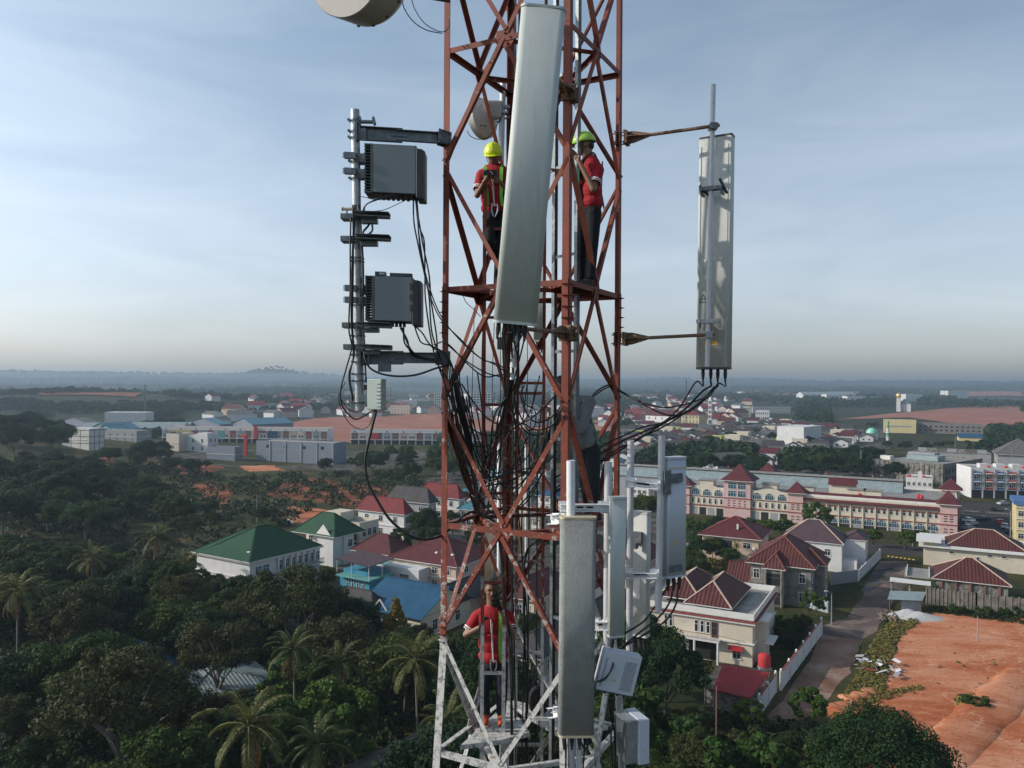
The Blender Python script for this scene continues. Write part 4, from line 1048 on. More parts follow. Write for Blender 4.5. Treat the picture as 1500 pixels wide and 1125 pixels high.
def hand(mb, wrist, tip_dir, palm_n, side, curl=0.8, s=1.0):
    """palm and five separate fingers; fingers bend towards -palm_n"""
    d = Vector(tip_dir).normalized(); nrm = Vector(palm_n).normalized(); sd = d.cross(nrm).normalized() * side
    palm = wrist + d * 0.045 * s
    q = Matrix((sd, d, nrm)).transposed()
    mb.ell(palm, 0.036 * s, 0.048 * s, 0.016 * s, 10, 8, M=q)
    capsule(mb, wrist - d * 0.03, wrist + d * 0.01, 0.026 * s, 0.024 * s, 10)
    for i, L in enumerate((0.070, 0.078, 0.073, 0.058)):
        b = wrist + d * 0.082 * s + sd * ((i - 1.5) * 0.019 * s)
        a1 = curl * 0.7; a2 = curl * 1.5
        m1 = b + (d * math.cos(a1) - nrm * math.sin(a1)) * L * 0.5 * s
        m2 = m1 + (d * math.cos(a2) - nrm * math.sin(a2)) * L * 0.5 * s
        capsule(mb, b, m1, 0.0095 * s, 0.0088 * s, 8); capsule(mb, m1, m2, 0.0088 * s, 0.0075 * s, 8)
    tb = wrist + d * 0.022 * s - sd * 0.030 * s
    t1 = tb + (d * 0.7 - sd * 0.7 - nrm * 0.2).normalized() * 0.034 * s
    t2 = t1 + (d * 0.9 - sd * 0.1 - nrm * 0.5).normalized() * 0.030 * s
    capsule(mb, tb, t1, 0.012 * s, 0.010 * s, 8); capsule(mb, t1, t2, 0.010 * s, 0.008 * s, 8)
def person(label, J, fwd, head_fwd, cols, feet_fwd=None, hands=None, gloves=(), helmet=None, shoes=None, long_sleeve=False, hair=True, trim=False, strapmat=None, hook=False, group=None, sides=(-1, 1)):
    """J: joints in world space. fwd: chest direction, head_fwd: where the face looks"""
    base = (J['ankL'] + J['ankR']) / 2; base = V(base.x, base.y, min(J['ankL'].z, J['ankR'].z) - 0.07)
    t = thing('person', label, 'person', base, group=group)
    f = Vector(fwd).normalized(); sh = (J['shL'] - J['shR']).normalized(); upv = (J['neck'] - J['pel']).normalized()
    f = (f - upv * f.dot(upv)).normalized(); lat = upv.cross(f) * -1
    Mt = Matrix((lat, f, upv)).transposed()
    hf = Vector(head_fwd).normalized(); hu = Vector((0, 0, 1)); hl = hf.cross(hu).normalized(); hu = hl.cross(hf).normalized()
    Mh = Matrix((hl, hf, hu)).transposed()
    hc = J['head']
    def hp(x, y, z): return hc + Mh @ V(x, y, z)
    body = MB()
    body.ell(hp(0, -0.010, 0.022), 0.084, 0.100, 0.096, 16, 12, M=Mh)
    body.ell(hp(0, 0.018, -0.035), 0.067, 0.074, 0.080, 14, 10, M=Mh)
    body.ell(hp(0, 0.045, -0.085), 0.032, 0.034, 0.026, 10, 8, M=Mh)
    capsule(body, hp(0, 0.084, 0.018), hp(0, 0.104, -0.018), 0.008, 0.014, 8)
    body.ell(hp(0.011, 0.094, -0.022), 0.009, 0.010, 0.008, 8, 6); body.ell(hp(-0.011, 0.094, -0.022), 0.009, 0.010, 0.008, 8, 6)
    capsule(body, hp(-0.048, 0.072, 0.032), hp(0.048, 0.072, 0.032), 0.011, 0.011, 8)
    for s_ in (-1, 1):
        body.ell(hp(0.078 * s_, -0.005, -0.005), 0.009, 0.020, 0.032, 8, 6, M=Mh)
        body.ell(hp(0.040 * s_, 0.068, -0.018), 0.020, 0.016, 0.018, 8, 6, M=Mh)
    capsule(body, J['neck'] - upv * 0.04, hp(0, -0.02, -0.06), 0.068, 0.062)
    ch = J['neck'].lerp(J['pel'], 0.28); wa = J['neck'].lerp(J['pel'], 0.66)
    body.ell(ch, 0.175, 0.11, 0.19, 16, 12, M=Mt); body.ell(wa, 0.145, 0.10, 0.15, 14, 10, M=Mt); body.ell(J['pel'], 0.155, 0.11, 0.12, 14, 10, M=Mt)
    for S in 'LR':
        capsule(body, J['sh' + S], J['neck'] - upv * 0.03, 0.056, 0.058)
        capsule(body, J['sh' + S], J['el' + S], 0.050, 0.038); capsule(body, J['el' + S], J['wr' + S], 0.038, 0.025)
        capsule(body, J['hip' + S], J['kn' + S], 0.082, 0.055); capsule(body, J['kn' + S], J['ank' + S], 0.054, 0.036)
        capsule(body, J['pel'], J['hip' + S], 0.10, 0.085)
    if hands:
        for S in 'LR':
            d_, n_, sd_, cu = hands[S]
            if S not in gloves: hand(body, J['wr' + S], d_, n_, sd_, cu)
    remesh(body.build('body', M_SKIN, t, world=True, uv=False), 0.0075, 4)
    for S in gloves:
        d_, n_, sd_, cu = hands[S]; g = MB(); hand(g, J['wr' + S], d_, n_, sd_, cu, 1.12)
        remesh(g.build('glove', M_GLOVE, t, world=True, uv=False), 0.006, 3)
    e = MB()
    for s_ in (-1, 1): e.ell(hp(0.030 * s_, 0.081, 0.010), 0.012, 0.006, 0.005, 8, 6, M=Mh)
    e.build('eyes', M_EYE, t, world=True, uv=False)
    e = MB()
    for s_ in (-1, 1): capsule(e, hp(0.016 * s_, 0.090, 0.034), hp(0.050 * s_, 0.078, 0.036), 0.0045, 0.003, 6)
    e.build('eyebrows', M_HAIR, t, world=True, uv=False)
    MB().ell(hp(0, 0.085, -0.055), 0.024, 0.010, 0.007, 10, 6, M=Mh).build('mouth', M_LIP, t, world=True, smooth=True, uv=False)
    if hair:
        h = MB(); h.ell(hp(0, -0.020, 0.042), 0.083, 0.098, 0.088, 16, 12, M=Mh); h.ell(hp(0, -0.06, -0.01), 0.072, 0.055, 0.06, 12, 8, M=Mh)
        remesh(h.build('hair', M_HAIR, t, world=True, uv=False), 0.008, 2)
    if helmet:
        h = MB(); prof = []
        h.lathe(hp(0, 0, 0.03), Mh @ V(0, 0, 1), [(-0.002, 0.118), (0.0, 0.122), (0.03, 0.119), (0.07, 0.103), (0.10, 0.078), (0.122, 0.040), (0.129, 0.004)], 28)
        h.v = [tuple(hp(0, 0, 0.03) + Mh @ V(q.x * 0.93, q.y * 1.12, q.z)) for q in [Mh.transposed() @ (Vector(v) - hp(0, 0, 0.03)) for v in h.v]]
        o = h.build('helmet', helmet, t, world=True, smooth=True, uv=False); so = o.modifiers.new('solid', 'SOLIDIFY'); so.thickness = 0.004
        b = MB(); n_ = 12; P0 = []; P1 = []
        for i in range(n_ + 1):
            a = math.radians(25 + 130 * i / n_); P0.append(hp(0.112 * math.cos(a), 0.132 * math.sin(a), 0.032)); P1.append(hp(0.118 * math.cos(a), 0.128 * math.sin(a) + 0.052 * math.sin(a) ** 2, 0.018))
        for i in range(n_): b.poly([P0[i], P0[i + 1], P1[i + 1], P1[i]]); b.poly([P0[i] - V(0, 0, .006), P1[i] - V(0, 0, .006), P1[i + 1] - V(0, 0, .006), P0[i + 1] - V(0, 0, .006)])
        b.build('helmet_peak', helmet, t, world=True, smooth=True, uv=False)
        b = MB(); b.tube([hp(0, 0.125, 0.055), hp(0, 0.085, 0.14), hp(0, 0.0, 0.164), hp(0, -0.085, 0.14), hp(0, -0.125, 0.055)], 0.009, 6); b.build('helmet_ridge', helmet, t, world=True, uv=False)
        b = MB()
        for s_ in (-1, 1): b.tube([hp(0.092 * s_, 0.02, 0.03), hp(0.080 * s_, 0.03, -0.05), hp(0.03 * s_, 0.06, -0.115)], 0.004, 5)
        b.build('chin_strap', M_GLOVE, t, world=True, uv=False)
    s = MB()
    s.ell(ch, 0.205, 0.135, 0.21, 18, 12, M=Mt); s.ell(wa, 0.190, 0.140, 0.18, 16, 10, M=Mt); s.ell(J['neck'].lerp(J['pel'], 0.88), 0.192, 0.145, 0.12, 16, 10, M=Mt)
    for S in 'LR':
        capsule(s, J['sh' + S], J['neck'] - upv * 0.045, 0.070, 0.070)
        cuff = J['el' + S] if long_sleeve else J['sh' + S].lerp(J['el' + S], 0.72)
        s.cyl(J['sh' + S], cuff, 0.074, 0.070, 14); s.ell(J['sh' + S], 0.070, 0.070, 0.070, 12, 8)
        if long_sleeve: capsule(s, J['el' + S], J['el' + S].lerp(J['wr' + S], 0.85), 0.058, 0.040)
    s.lathe(J['neck'] - upv * 0.05, upv, [(0, 0.085), (0.045, 0.070), (0.046, 0.066), (0.0, 0.07)], 16)
    remesh(s.build('shirt', cols[0], t, world=True, uv=False), 0.009, 2)
    if trim:
        s = MB(); s.tube([J['neck'] + f * 0.062 - upv * 0.02, ch + f * 0.138, wa + f * 0.146, J['pel'] + f * 0.148 + upv * 0.08], 0.003, 5); s.build('placket', M_WTRIM, t, world=True, uv=False)
        s = MB()
        for S in 'LR':
            c = J['sh' + S].lerp(J['el' + S], 0.60); d_ = (J['el' + S] - J['sh' + S]).normalized()
            s.lathe(c, d_, [(0, 0.074), (0.008, 0.076), (0.016, 0.074)], 14); s.lathe(c + d_ * 0.03, d_, [(0, 0.073), (0.006, 0.075), (0.01, 0.073)], 14)
        s.build('sleeve_stripe', M_WTRIM, t, world=True, uv=False)
    s = MB(); s.ell(J['pel'], 0.168, 0.122, 0.11, 16, 10, M=Mt)
    for S in 'LR':
        capsule(s, J['pel'], J['hip' + S], 0.11, 0.10); capsule(s, J['hip' + S], J['kn' + S], 0.096, 0.074); s.cyl(J['kn' + S], J['ank' + S] + V(0, 0, .0), 0.072, 0.062, 14)
    remesh(s.build('trousers', cols[1], t, world=True, uv=False), 0.009, 2)
    s = MB(); s.lathe(J['pel'] + upv * 0.045, upv, [(0, 0.150), (0.0, 0.172), (0.04, 0.172), (0.04, 0.150)], 24)
    s.v = [tuple(J['pel'] + Mt @ V(q.x, q.y * 0.78, q.z)) for q in [Mt.transposed() @ (Vector(v) - J['pel']) for v in s.v]]
    s.build('belt', M_GLOVE, t, world=True, uv=False)
    ff = Vector(feet_fwd or fwd); ff.z = 0; ff.normalize(); fl = ff.cross(V(0, 0, 1))
    for S in 'LR':
        a = J['ank' + S]; s = MB(); Mf = Matrix((fl, ff, V(0, 0, 1))).transposed()
        s.ell(a + ff * 0.01 - V(0, 0, 0.025), 0.048, 0.075, 0.055, 12, 8, M=Mf); s.ell(a + ff * 0.10 - V(0, 0, 0.045), 0.046, 0.090, 0.034, 12, 8, M=Mf)
        s.obox(a + ff * 0.055 - V(0, 0, 0.072), fl * 0.042, ff * 0.12, V(0, 0, 0.010))
        remesh(s.build('shoe', shoes or M_SHOEK, t, world=True, uv=False), 0.008, 2)
    if strapmat:
        s = MB()
        for sg in sides:
            P = [J['neck'] + lat * (0.085 * sg) - f * 0.115 - upv * 0.22, J['neck'] + lat * (0.095 * sg) - upv * -0.028 - f * 0.03, ch + lat * (0.10 * sg) + f * 0.134 + upv * 0.06, wa + lat * (0.085 * sg) + f * 0.150, J['pel'] + lat * (0.10 * sg) + f * 0.145 + upv * 0.05]
            P = smooth_path(P, 6)
            for a, b in zip(P[:-1], P[1:]): s.bar(a, b + (b - a) * 0.1, 0.040, 0.006, f if abs((b - a).normalized().dot(f)) < .8 else upv)
        for sg in (-1, 1):
            P = [ch - f * 0.128 + lat * 0.11 * sg + upv * 0.1, wa - f * 0.134, J['pel'] - f * 0.135 - lat * 0.10 * sg]
            for a, b in zip(P[:-1], P[1:]): s.bar(a, b, 0.040, 0.006, -f)
        s.build('harness', strapmat, t, world=True, uv=False)
    if hook:
        s = MB(); c = J['pel'] + f * 0.15 + upv * 0.05
        s.tube(smooth_path([c, c + lat * 0.03 + V(0, 0, .03), c + lat * 0.035 - V(0, 0, .06), c - V(0, 0, .13), c - lat * 0.035 - V(0, 0, .06), c - lat * 0.03 + V(0, 0, .02), c], 5), 0.009, 6)
        s.build('snap_hook', M_HOOK, t, world=True, uv=False)
        s = MB(); s.tube(smooth_path([ch + f * 0.13 + lat * 0.02 + upv * .05, wa + f * 0.15 + lat * 0.01, c], 5), 0.007, 6); s.build('lanyard', M_WTRIM, t, world=True, uv=False)
    return t
def JJ(d, **k): return {a: U(b[0], b[1], d + (b[2] if len(b) > 2 else 0)) for a, b in k.items()}
J = JJ(9.62, head=(723, 228, -.06), neck=(724, 244), pel=(727, 312), shR=(706, 256), elR=(699, 286, -.10), wrR=(711, 264, -.24), shL=(744, 256), elL=(748, 286, -.10), wrL=(732, 266, -.24),
       hipR=(718, 318), knR=(716, 355, -.18), ankR=(722, 370, -.02), hipL=(736, 318), knL=(733, 368, -.05), ankL=(730, 418))
person('worker in red polo and yellow helmet looking down at a phone', J, (-0.1, -1, 0), (-0.12, -0.95, -0.42), (M_RED, M_NAVY),
       hands={'R': (V(.5, -.25, .5), V(0, 1, .2), 1, .9), 'L': (V(-.6, -.25, .45), V(0, 1, .2), -1, .9)}, helmet=M_HELM, shoes=M_BSHOE, strapmat=M_STRAP, trim=True, hook=True)
c = U(718, 253, 9.30)
ph = thing('mobile_phone', 'black phone held sideways by the upper left worker', 'phone', c)
Mx = Matrix.Translation(c) @ Matrix.Rotation(math.radians(-25), 4, 'X')
bevel(put(MB().box(-0.085, -0.006, -0.042, 0.085, 0.006, 0.042), Mx).build('phone_case', M_PHONE, ph, world=True), .006)
put(MB().cyl(V(-0.065, -0.007, 0.02), V(-0.065, -0.009, 0.02), 0.008, n=10), Mx).build('lens', M_GREYB, ph, world=True, uv=False)
J = JJ(9.05, head=(856, 213, 0), neck=(863, 231), pel=(865, 308), shL=(852, 248, .16), elL=(836, 262, .22), wrL=(816, 250, .15), shR=(876, 248, -.12), elR=(869, 277, -.26), wrR=(848, 236, -.22),
       hipL=(860, 312, .10), knL=(852, 360, .08), ankL=(852, 409, .1), hipR=(869, 312, -.08), knR=(867, 362, -.10), ankR=(864, 409, -.1))
person('worker in red shirt and green helmet behind the front leg', J, (-1, -0.15, 0), (-1, 0.05, -0.12), (M_RED, M_NAVY),
       hands={'R': (V(-.5, .1, .8), V(.6, .6, 0), 1, .7), 'L': (V(-.9, 0, .2), V(0, 0, 1), -1, .8)}, helmet=M_HELM2, shoes=M_SHOEK, strapmat=M_STRAPD, trim=True)
J = JJ(9.25, head=(821, 566, -.02), neck=(838, 582), pel=(863, 655), shL=(836, 592, .16), elL=(818, 618, .2), wrL=(806, 600, .1), shR=(864, 588, -.12), elR=(850, 630, -.30), wrR=(838, 612, -.38),
       hipL=(857, 662, .10), knL=(858, 708, .02), ankL=(864, 751, .1), hipR=(868, 662, -.08), knR=(870, 710, -.12), ankR=(874, 751, -.1))
person('worker in grey shirt with black hair leaning left behind the front leg at mid height', J, (-1, 0.35, -0.2), (-1, 0.3, -0.15), (M_GREYS, M_GREYJ),
       hands={'R': (V(-.8, .1, .5), V(0, 0, 1), 1, .7), 'L': (V(-.8, .1, .6), V(0, 0, 1), -1, .7)}, long_sleeve=True, strapmat=M_STRAPD)
J = JJ(9.72, head=(720, 864, -.04), neck=(721, 885), pel=(723, 970), shR=(699, 902), elR=(682, 930, -.06), wrR=(704, 918, -.20), shL=(744, 902), elL=(751, 929, -.16), wrL=(731, 889, -.22),
       hipR=(713, 976), knR=(709, 1012, -.05), ankR=(711, 1045, .0), hipL=(733, 976), knL=(735, 1012, -.05), ankL=(734, 1045))
person('bareheaded worker in red polo and black gloves at the bottom of the tower, orange shoes', J, (0.02, -1, 0), (0.12, -0.98, -0.12), (M_RED, M_JEANS),
       hands={'R': (V(.2, -.2, .9), V(-.8, .3, 0), 1, 1.1), 'L': (V(-.4, -.1, .8), V(.2, .9, 0), -1, 1.0)}, gloves=('L', 'R'), shoes=M_OSHOE, strapmat=M_STRAP, trim=True, hook=True, sides=(-1,))
c = U(726, 875, 9.40)
mb = MB(); mb.obox(c, V(0.022, 0, 0), V(0, 0.016, 0), V(0, 0, 0.05)); mb.cyl(c + V(0.012, 0, 0.05), c + V(0.014, 0, 0.13), 0.006, n=6)
tag(mb.build('handheld_radio', M_GLOVE, origin=tuple(c)), 'black handheld radio at the mouth of the bottom worker', 'radio')
c = U(786, 1058, 10.0); c.z = H - 4.22
bag = thing('tool_bag', 'black tool bag standing on the white platform right of the bottom worker', 'bag', c)
s = MB(); s.ell(c + V(0, 0, 0.17), 0.11, 0.09, 0.19, 14, 10); s.ell(c + V(0.03, 0, 0.09), 0.13, 0.10, 0.10, 14, 10)
remesh(s.build('bag_body', M_GLOVE, bag, world=True, uv=False), 0.012, 3)
MB().tube(smooth_path([c + V(-.05, 0, .33), c + V(-.03, 0, .42), c + V(.03, 0, .43), c + V(.06, 0, .32)], 5), 0.010, 6).build('handle', M_GLOVE, bag, world=True, uv=False)
import numpy as np
def patch(name, pix, m, z=0.02, kind='structure', step=3.0, jag=0.8, label=None):
    """a thin sheet on the ground, outlined in the photo's pixels, its edge roughened in metres"""
    P = [G(x, y, 0) for x, y in pix]; out = []
    n = len(P)
    for i in range(n):
        a, b = P[i], P[(i + 1) % n]; L = (b - a).length; k = max(1, min(60, int(L / step)))
        for j in range(k):
            q = a.lerp(b, j / k)
            nz = V(mnoise.noise(q * 0.23 + V(3, 1, i)), mnoise.noise(q * 0.23 + V(9, 5, i)), 0) * jag
            out.append(q + nz)
    bm = bmesh.new(); vs = [bm.verts.new((p.x, p.y, 0)) for p in out]
    f = bm.faces.new(vs)
    bmesh.ops.triangulate(bm, faces=[f])
    if jag > 0 and step < 6: bmesh.ops.subdivide_edges(bm, edges=list(bm.edges), cuts=1)
    for v in bm.verts: v.co.z = terrain(v.co.x, v.co.y) + z
    bmesh.ops.recalc_face_normals(bm, faces=list(bm.faces))
    me = bpy.data.meshes.new(name); bm.to_mesh(me); bm.free()
    if me.polygons and sum(p.normal.z for p in me.polygons) < 0: me.flip_normals()
    me.materials.append(m)
    o = bpy.data.objects.new(name, me); COL.objects.link(o); tag(o, label, kind=kind)
    return o
def soil(name, stops, scale=0.05, bump=0.5, fine=1.2, streak=None, lines=None):
    m, N, L, B = new_mat(name)
    geo = N.new('ShaderNodeNewGeometry'); mp = N.new('ShaderNodeMapping'); L.new(geo.outputs['Position'], mp.inputs['Vector'])
    if streak: mp.inputs['Rotation'].default_value = (0, 0, streak[0]); mp.inputs['Scale'].default_value = (1, streak[1], 1)
    n1 = N.new('ShaderNodeTexNoise'); n1.inputs['Scale'].default_value = scale; n1.inputs['Detail'].default_value = 10; n1.inputs['Roughness'].default_value = 0.62; n1.inputs['Distortion'].default_value = 0.6
    L.new(mp.outputs[0], n1.inputs['Vector'])
    r_ = N.new('ShaderNodeValToRGB'); e = r_.color_ramp.elements
    while len(e) < len(stops): e.new(0.5)
    for el, (p, c) in zip(e, stops): el.position = p; el.color = (*[q * 0.75 for q in c], 1)
    L.new(n1.outputs['Fac'], r_.inputs[0])
    n2 = N.new('ShaderNodeTexNoise'); n2.inputs['Scale'].default_value = fine; n2.inputs['Detail'].default_value = 8; n2.inputs['Roughness'].default_value = 0.7
    L.new(mp.outputs[0], n2.inputs['Vector'])
    h = N.new('ShaderNodeHueSaturation'); L.new(r_.outputs[0], h.inputs['Color'])
    mr = N.new('ShaderNodeMapRange'); mr.inputs['From Min'].default_value = 0.3; mr.inputs['From Max'].default_value = 0.7; mr.inputs['To Min'].default_value = 0.72; mr.inputs['To Max'].default_value = 1.25
    L.new(n2.outputs['Fac'], mr.inputs['Value']); L.new(mr.outputs[0], h.inputs['Value'])
    out = h.outputs[0]
    if lines:
        for sc_, wd_, c_ in lines:
            n4 = N.new('ShaderNodeTexNoise'); n4.inputs['Scale'].default_value = sc_; n4.inputs['Detail'].default_value = 5; n4.inputs['Roughness'].default_value = 0.55; L.new(mp.outputs[0], n4.inputs['Vector'])
            a_ = N.new('ShaderNodeMath'); a_.operation = 'SUBTRACT'; a_.inputs[1].default_value = 0.5; L.new(n4.outputs['Fac'], a_.inputs[0])
            b_ = N.new('ShaderNodeMath'); b_.operation = 'ABSOLUTE'; L.new(a_.outputs[0], b_.inputs[0])
            k_ = N.new('ShaderNodeMapRange'); k_.inputs['From Min'].default_value = 0; k_.inputs['From Max'].default_value = wd_; k_.inputs['To Min'].default_value = 0.7; k_.inputs['To Max'].default_value = 0; L.new(b_.outputs[0], k_.inputs['Value'])
            x_ = N.new('ShaderNodeMix'); x_.data_type = 'RGBA'; L.new(k_.outputs[0], x_.inputs['Factor']); L.new(out, x_.inputs['A']); x_.inputs['B'].default_value = (*c_, 1); out = x_.outputs['Result']
    L.new(out, B.inputs['Base Color']); B.inputs['Roughness'].default_value = 0.95; B.inputs['Specular IOR Level'].default_value = 0.1
    bp = N.new('ShaderNodeBump'); bp.inputs['Strength'].default_value = bump; bp.inputs['Distance'].default_value = 0.25
    n3 = N.new('ShaderNodeTexNoise'); n3.inputs['Scale'].default_value = 0.5; n3.inputs['Detail'].default_value = 9; n3.inputs['Roughness'].default_value = 0.65
    L.new(mp.outputs[0], n3.inputs['Vector']); L.new(n3.outputs['Fac'], bp.inputs['Height']); L.new(bp.outputs[0], B.inputs['Normal'])
    return m
S_ORANGE = soil('orange_clay', [(0.30, (0.38, 0.095, 0.035)), (0.44, (0.52, 0.165, 0.07)), (0.53, (0.64, 0.26, 0.14)), (0.66, (0.72, 0.36, 0.22))], 0.045, 0.45, 2.2, (0.9, 2.6), lines=[(0.05, 0.010, (0.58, 0.34, 0.22)), (0.16, 0.010, (0.24, 0.07, 0.03)), (0.35, 0.012, (0.55, 0.30, 0.19))])
S_PINK = soil('pink_clay', [(0.35, (0.30, 0.11, 0.075)), (0.52, (0.42, 0.18, 0.125)), (0.65, (0.50, 0.26, 0.20))], 0.02, 0.8, 0.3, (0.1, 4.0))
S_RED = soil('red_clay', [(0.34, (0.06, 0.035, 0.018)), (0.45, (0.24, 0.075, 0.035)), (0.58, (0.36, 0.14, 0.075)), (0.70, (0.42, 0.22, 0.13))], 0.05, 0.8, 0.8)
S_TRACK = soil('dirt_track', [(0.35, (0.20, 0.11, 0.075)), (0.5, (0.28, 0.17, 0.125)), (0.62, (0.35, 0.24, 0.19)), (0.72, (0.40, 0.36, 0.32))], 0.12, 0.5, 2.0)
S_ASPH = soil('worn_asphalt', [(0.36, (0.11, 0.088, 0.080)), (0.5, (0.17, 0.13, 0.115)), (0.60, (0.30, 0.215, 0.175)), (0.70, (0.42, 0.29, 0.225))], 0.10, 0.2, 2.5)
S_ROAD = soil('asphalt', [(0.3, (0.045, 0.045, 0.05)), (0.7, (0.085, 0.083, 0.085))], 0.05, 0.1, 2.0)
S_GRASS = soil('dry_grass_field', [(0.34, (0.045, 0.060, 0.018)), (0.5, (0.085, 0.095, 0.030)), (0.62, (0.15, 0.12, 0.045)), (0.72, (0.20, 0.12, 0.06))], 0.15, 0.8, 2.5)
S_CONC = soil('yard_concrete', [(0.40, (0.035, 0.045, 0.02)), (0.52, (0.11, 0.10, 0.095)), (0.68, (0.22, 0.21, 0.20))], 0.2, 0.2, 2.0)
S_DGRASS = soil('dark_scrub', [(0.34, (0.020, 0.028, 0.010)), (0.52, (0.040, 0.048, 0.016)), (0.66, (0.085, 0.06, 0.03))], 0.15, 0.8, 2.0)
patch('clay_field', [(1366, 897), (1400, 893), (1500, 906), (1620, 920), (1750, 1180), (1380, 1230), (1215, 1200), (1215, 1080), (1222, 1048), (1260, 1032), (1296, 1012), (1308, 962), (1318, 930), (1345, 910)], S_ORANGE, 0.03, step=2.0)
patch('dirt_track', [(1203, 930), (1262, 936), (1258, 952), (1244, 985), (1222, 1012), (1200, 1045), (1150, 1060), (1120, 1052), (1150, 1020), (1180, 975)], S_TRACK, 0.03, step=1.5, jag=0.5)
patch('side_street', [(1289, 822), (1329, 822), (1330, 855), (1300, 893), (1284, 925), (1262, 938), (1204, 930), (1204, 918), (1240, 905), (1265, 870), (1275, 845)], S_ASPH, 0.04, step=1.5, jag=0.3)
patch('street_apron', [(1262, 866), (1280, 836), (1310, 832), (1302, 850), (1272, 868)], S_CONC, 0.06, step=1.5, jag=0.5)
patch('road', [(1240, 793), (1290, 796), (1360, 803), (1368, 816), (1290, 812), (1240, 808)], S_ROAD, 0.04, step=3, jag=0.1)
patch('verge', [(1240, 810), (1290, 814), (1368, 818), (1366, 828), (1290, 824), (1255, 822)], S_DGRASS, 0.025, step=3)
patch('main_road', [(1408, 735), (1560, 742), (1560, 798), (1402, 788)], S_ROAD, 0.04, step=5, jag=0.1)
patch('road_median', [(1412, 748), (1560, 757), (1560, 760), (1412, 751)], S_CONC, 0.20, step=5, jag=0.0)
patch('grass_lot', [(992, 828), (1067, 833), (1082, 812), (1000, 808)], S_GRASS, 0.03, step=2)
patch('grass_lot', [(1170, 812), (1255, 818), (1250, 790), (1170, 790)], S_DGRASS, 0.028, step=4)
patch('house_yard', [(1095, 985), (1145, 975), (1205, 922), (1180, 905), (1140, 930), (1128, 960)], S_DGRASS, 0.03, step=2, jag=0.1)
patch('yard', [(1040, 1040), (1110, 1030), (1130, 985), (1060, 968), (1030, 1000)], S_CONC, 0.035, step=2, jag=0.1)
patch('clay_plateau', [(395, 624), (470, 613), (560, 611), (620, 607), (690, 608), (780, 614), (912, 617), (912, 640), (790, 646), (700, 646), (480, 650), (430, 634)], S_PINK, 0.25, step=12, jag=6)
patch('clay_plateau', [(1225, 615), (1310, 606), (1420, 597), (1520, 598), (1520, 628), (1450, 628), (1330, 612)], S_PINK, 0.25, step=12, jag=6)
patch('clay_plateau', [(1395, 578), (1520, 575), (1520, 584), (1395, 584)], S_PINK, 2.5, step=40, jag=15)
for P_ in ([(1090, 575), (1160, 573), (1230, 577), (1180, 583), (1100, 582)], [(10, 592), (120, 586), (215, 592), (200, 604), (60, 604)], [(930, 578), (985, 576), (990, 584), (940, 585)], [(300, 588), (360, 586), (370, 592), (310, 593)], [(905, 600), (960, 596), (1000, 602), (920, 606)], [(540, 596), (570, 594), (640, 598), (560, 602)]): patch('red_earth', P_, S_RED, 1.5, step=25, jag=12)
patch('clay_patch', [(378, 712), (450, 700), (560, 712), (615, 718), (600, 738), (520, 745), (470, 735), (400, 728)], S_RED, 0.05, step=4, jag=3)
patch('clay_patch', [(395, 750), (430, 742), (490, 748), (470, 768), (420, 765)], S_ORANGE, 0.05, step=3, jag=2)
patch('clay_patch', [(232, 684), (300, 681), (330, 688), (300, 697), (240, 695)], S_RED, 0.05, step=4, jag=3)
patch('clay_patch', [(120, 684), (170, 680), (168, 688), (125, 692)], S_RED, 0.05, step=4, jag=3)
patch('clay_patch', [(350, 684), (400, 683), (420, 690), (360, 692)], S_ORANGE, 0.05, step=4, jag=3)
patch('bare_ground', [(640, 690), (930, 690), (1000, 780), (950, 870), (640, 880), (500, 880), (480, 800), (560, 760)], S_CONC, 0.02, step=6, jag=2)
patch('bare_ground', [(900, 630), (1300, 628), (1300, 700), (1000, 700), (900, 680)], S_CONC, 0.022, step=12, jag=5)
patch('paved_yard', [(235, 662), (640, 660), (700, 668), (520, 690), (230, 682)], S_CONC, 0.02, step=12, jag=4)
def scarp(label, p0, p1, h, back, name='clay_bank', m=None, am=1.0):
    a, b = ground_pt(*p0), ground_pt(*p1); d = (b - a).normalized(); bk = V(-d.y, d.x, 0)
    if bk.y < 0: bk = -bk
    n, k = 46, 12; vs = []; L = (b - a).length
    for j in range(k + 1):
        for i in range(n + 1):
            t_, u = i / n, j / k
            q = a.lerp(b, t_) + bk * (back * u) + bk * 2.2 * am * mnoise.noise(V(t_ * 9, u * 1.2, 3.1)) + d * 0.8 * am * mnoise.noise(V(t_ * 14, u * 2, 8.1))
            e = min(1, t_ * 6, (1 - t_) * 6)
            prof = math.sin(min(1, u * 1.6) * math.pi / 2) * (1 - max(0, u - 0.75) * 4)
            vs.append((q.x, q.y, q.z + (h * prof * e * (0.85 + 0.3 * mnoise.noise(V(t_ * 5, 1, 1))) if 0 < j < k else -0.3)))
    fs = [(j * (n + 1) + i, j * (n + 1) + i + 1, (j + 1) * (n + 1) + i + 1, (j + 1) * (n + 1) + i) for j in range(k) for i in range(n)]
    o = MB().add(vs, fs).build(name, m or S_ORANGE, smooth=True, uv=False); tag(o, kind='structure')
patch('clay_patch', [(280, 708), (335, 711), (338, 730), (330, 742), (300, 728), (286, 722)], S_RED, 0.06, step=2, jag=2)
scarp('', (1400, 1150), (1560, 985), 1.0, 7, am=.25)
scarp('', (1225, 1052), (1300, 1014), 0.6, 2.5)
scarp('', (600, 616), (720, 618), 7.0, 60, m=S_PINK)
KM = [mat('kerb_yellow', (0.60, 0.42, 0.05), 0.8), mat('kerb_black', (0.03, 0.03, 0.03), 0.8), mat('kerb_white', (0.6, 0.6, 0.58), 0.8)]
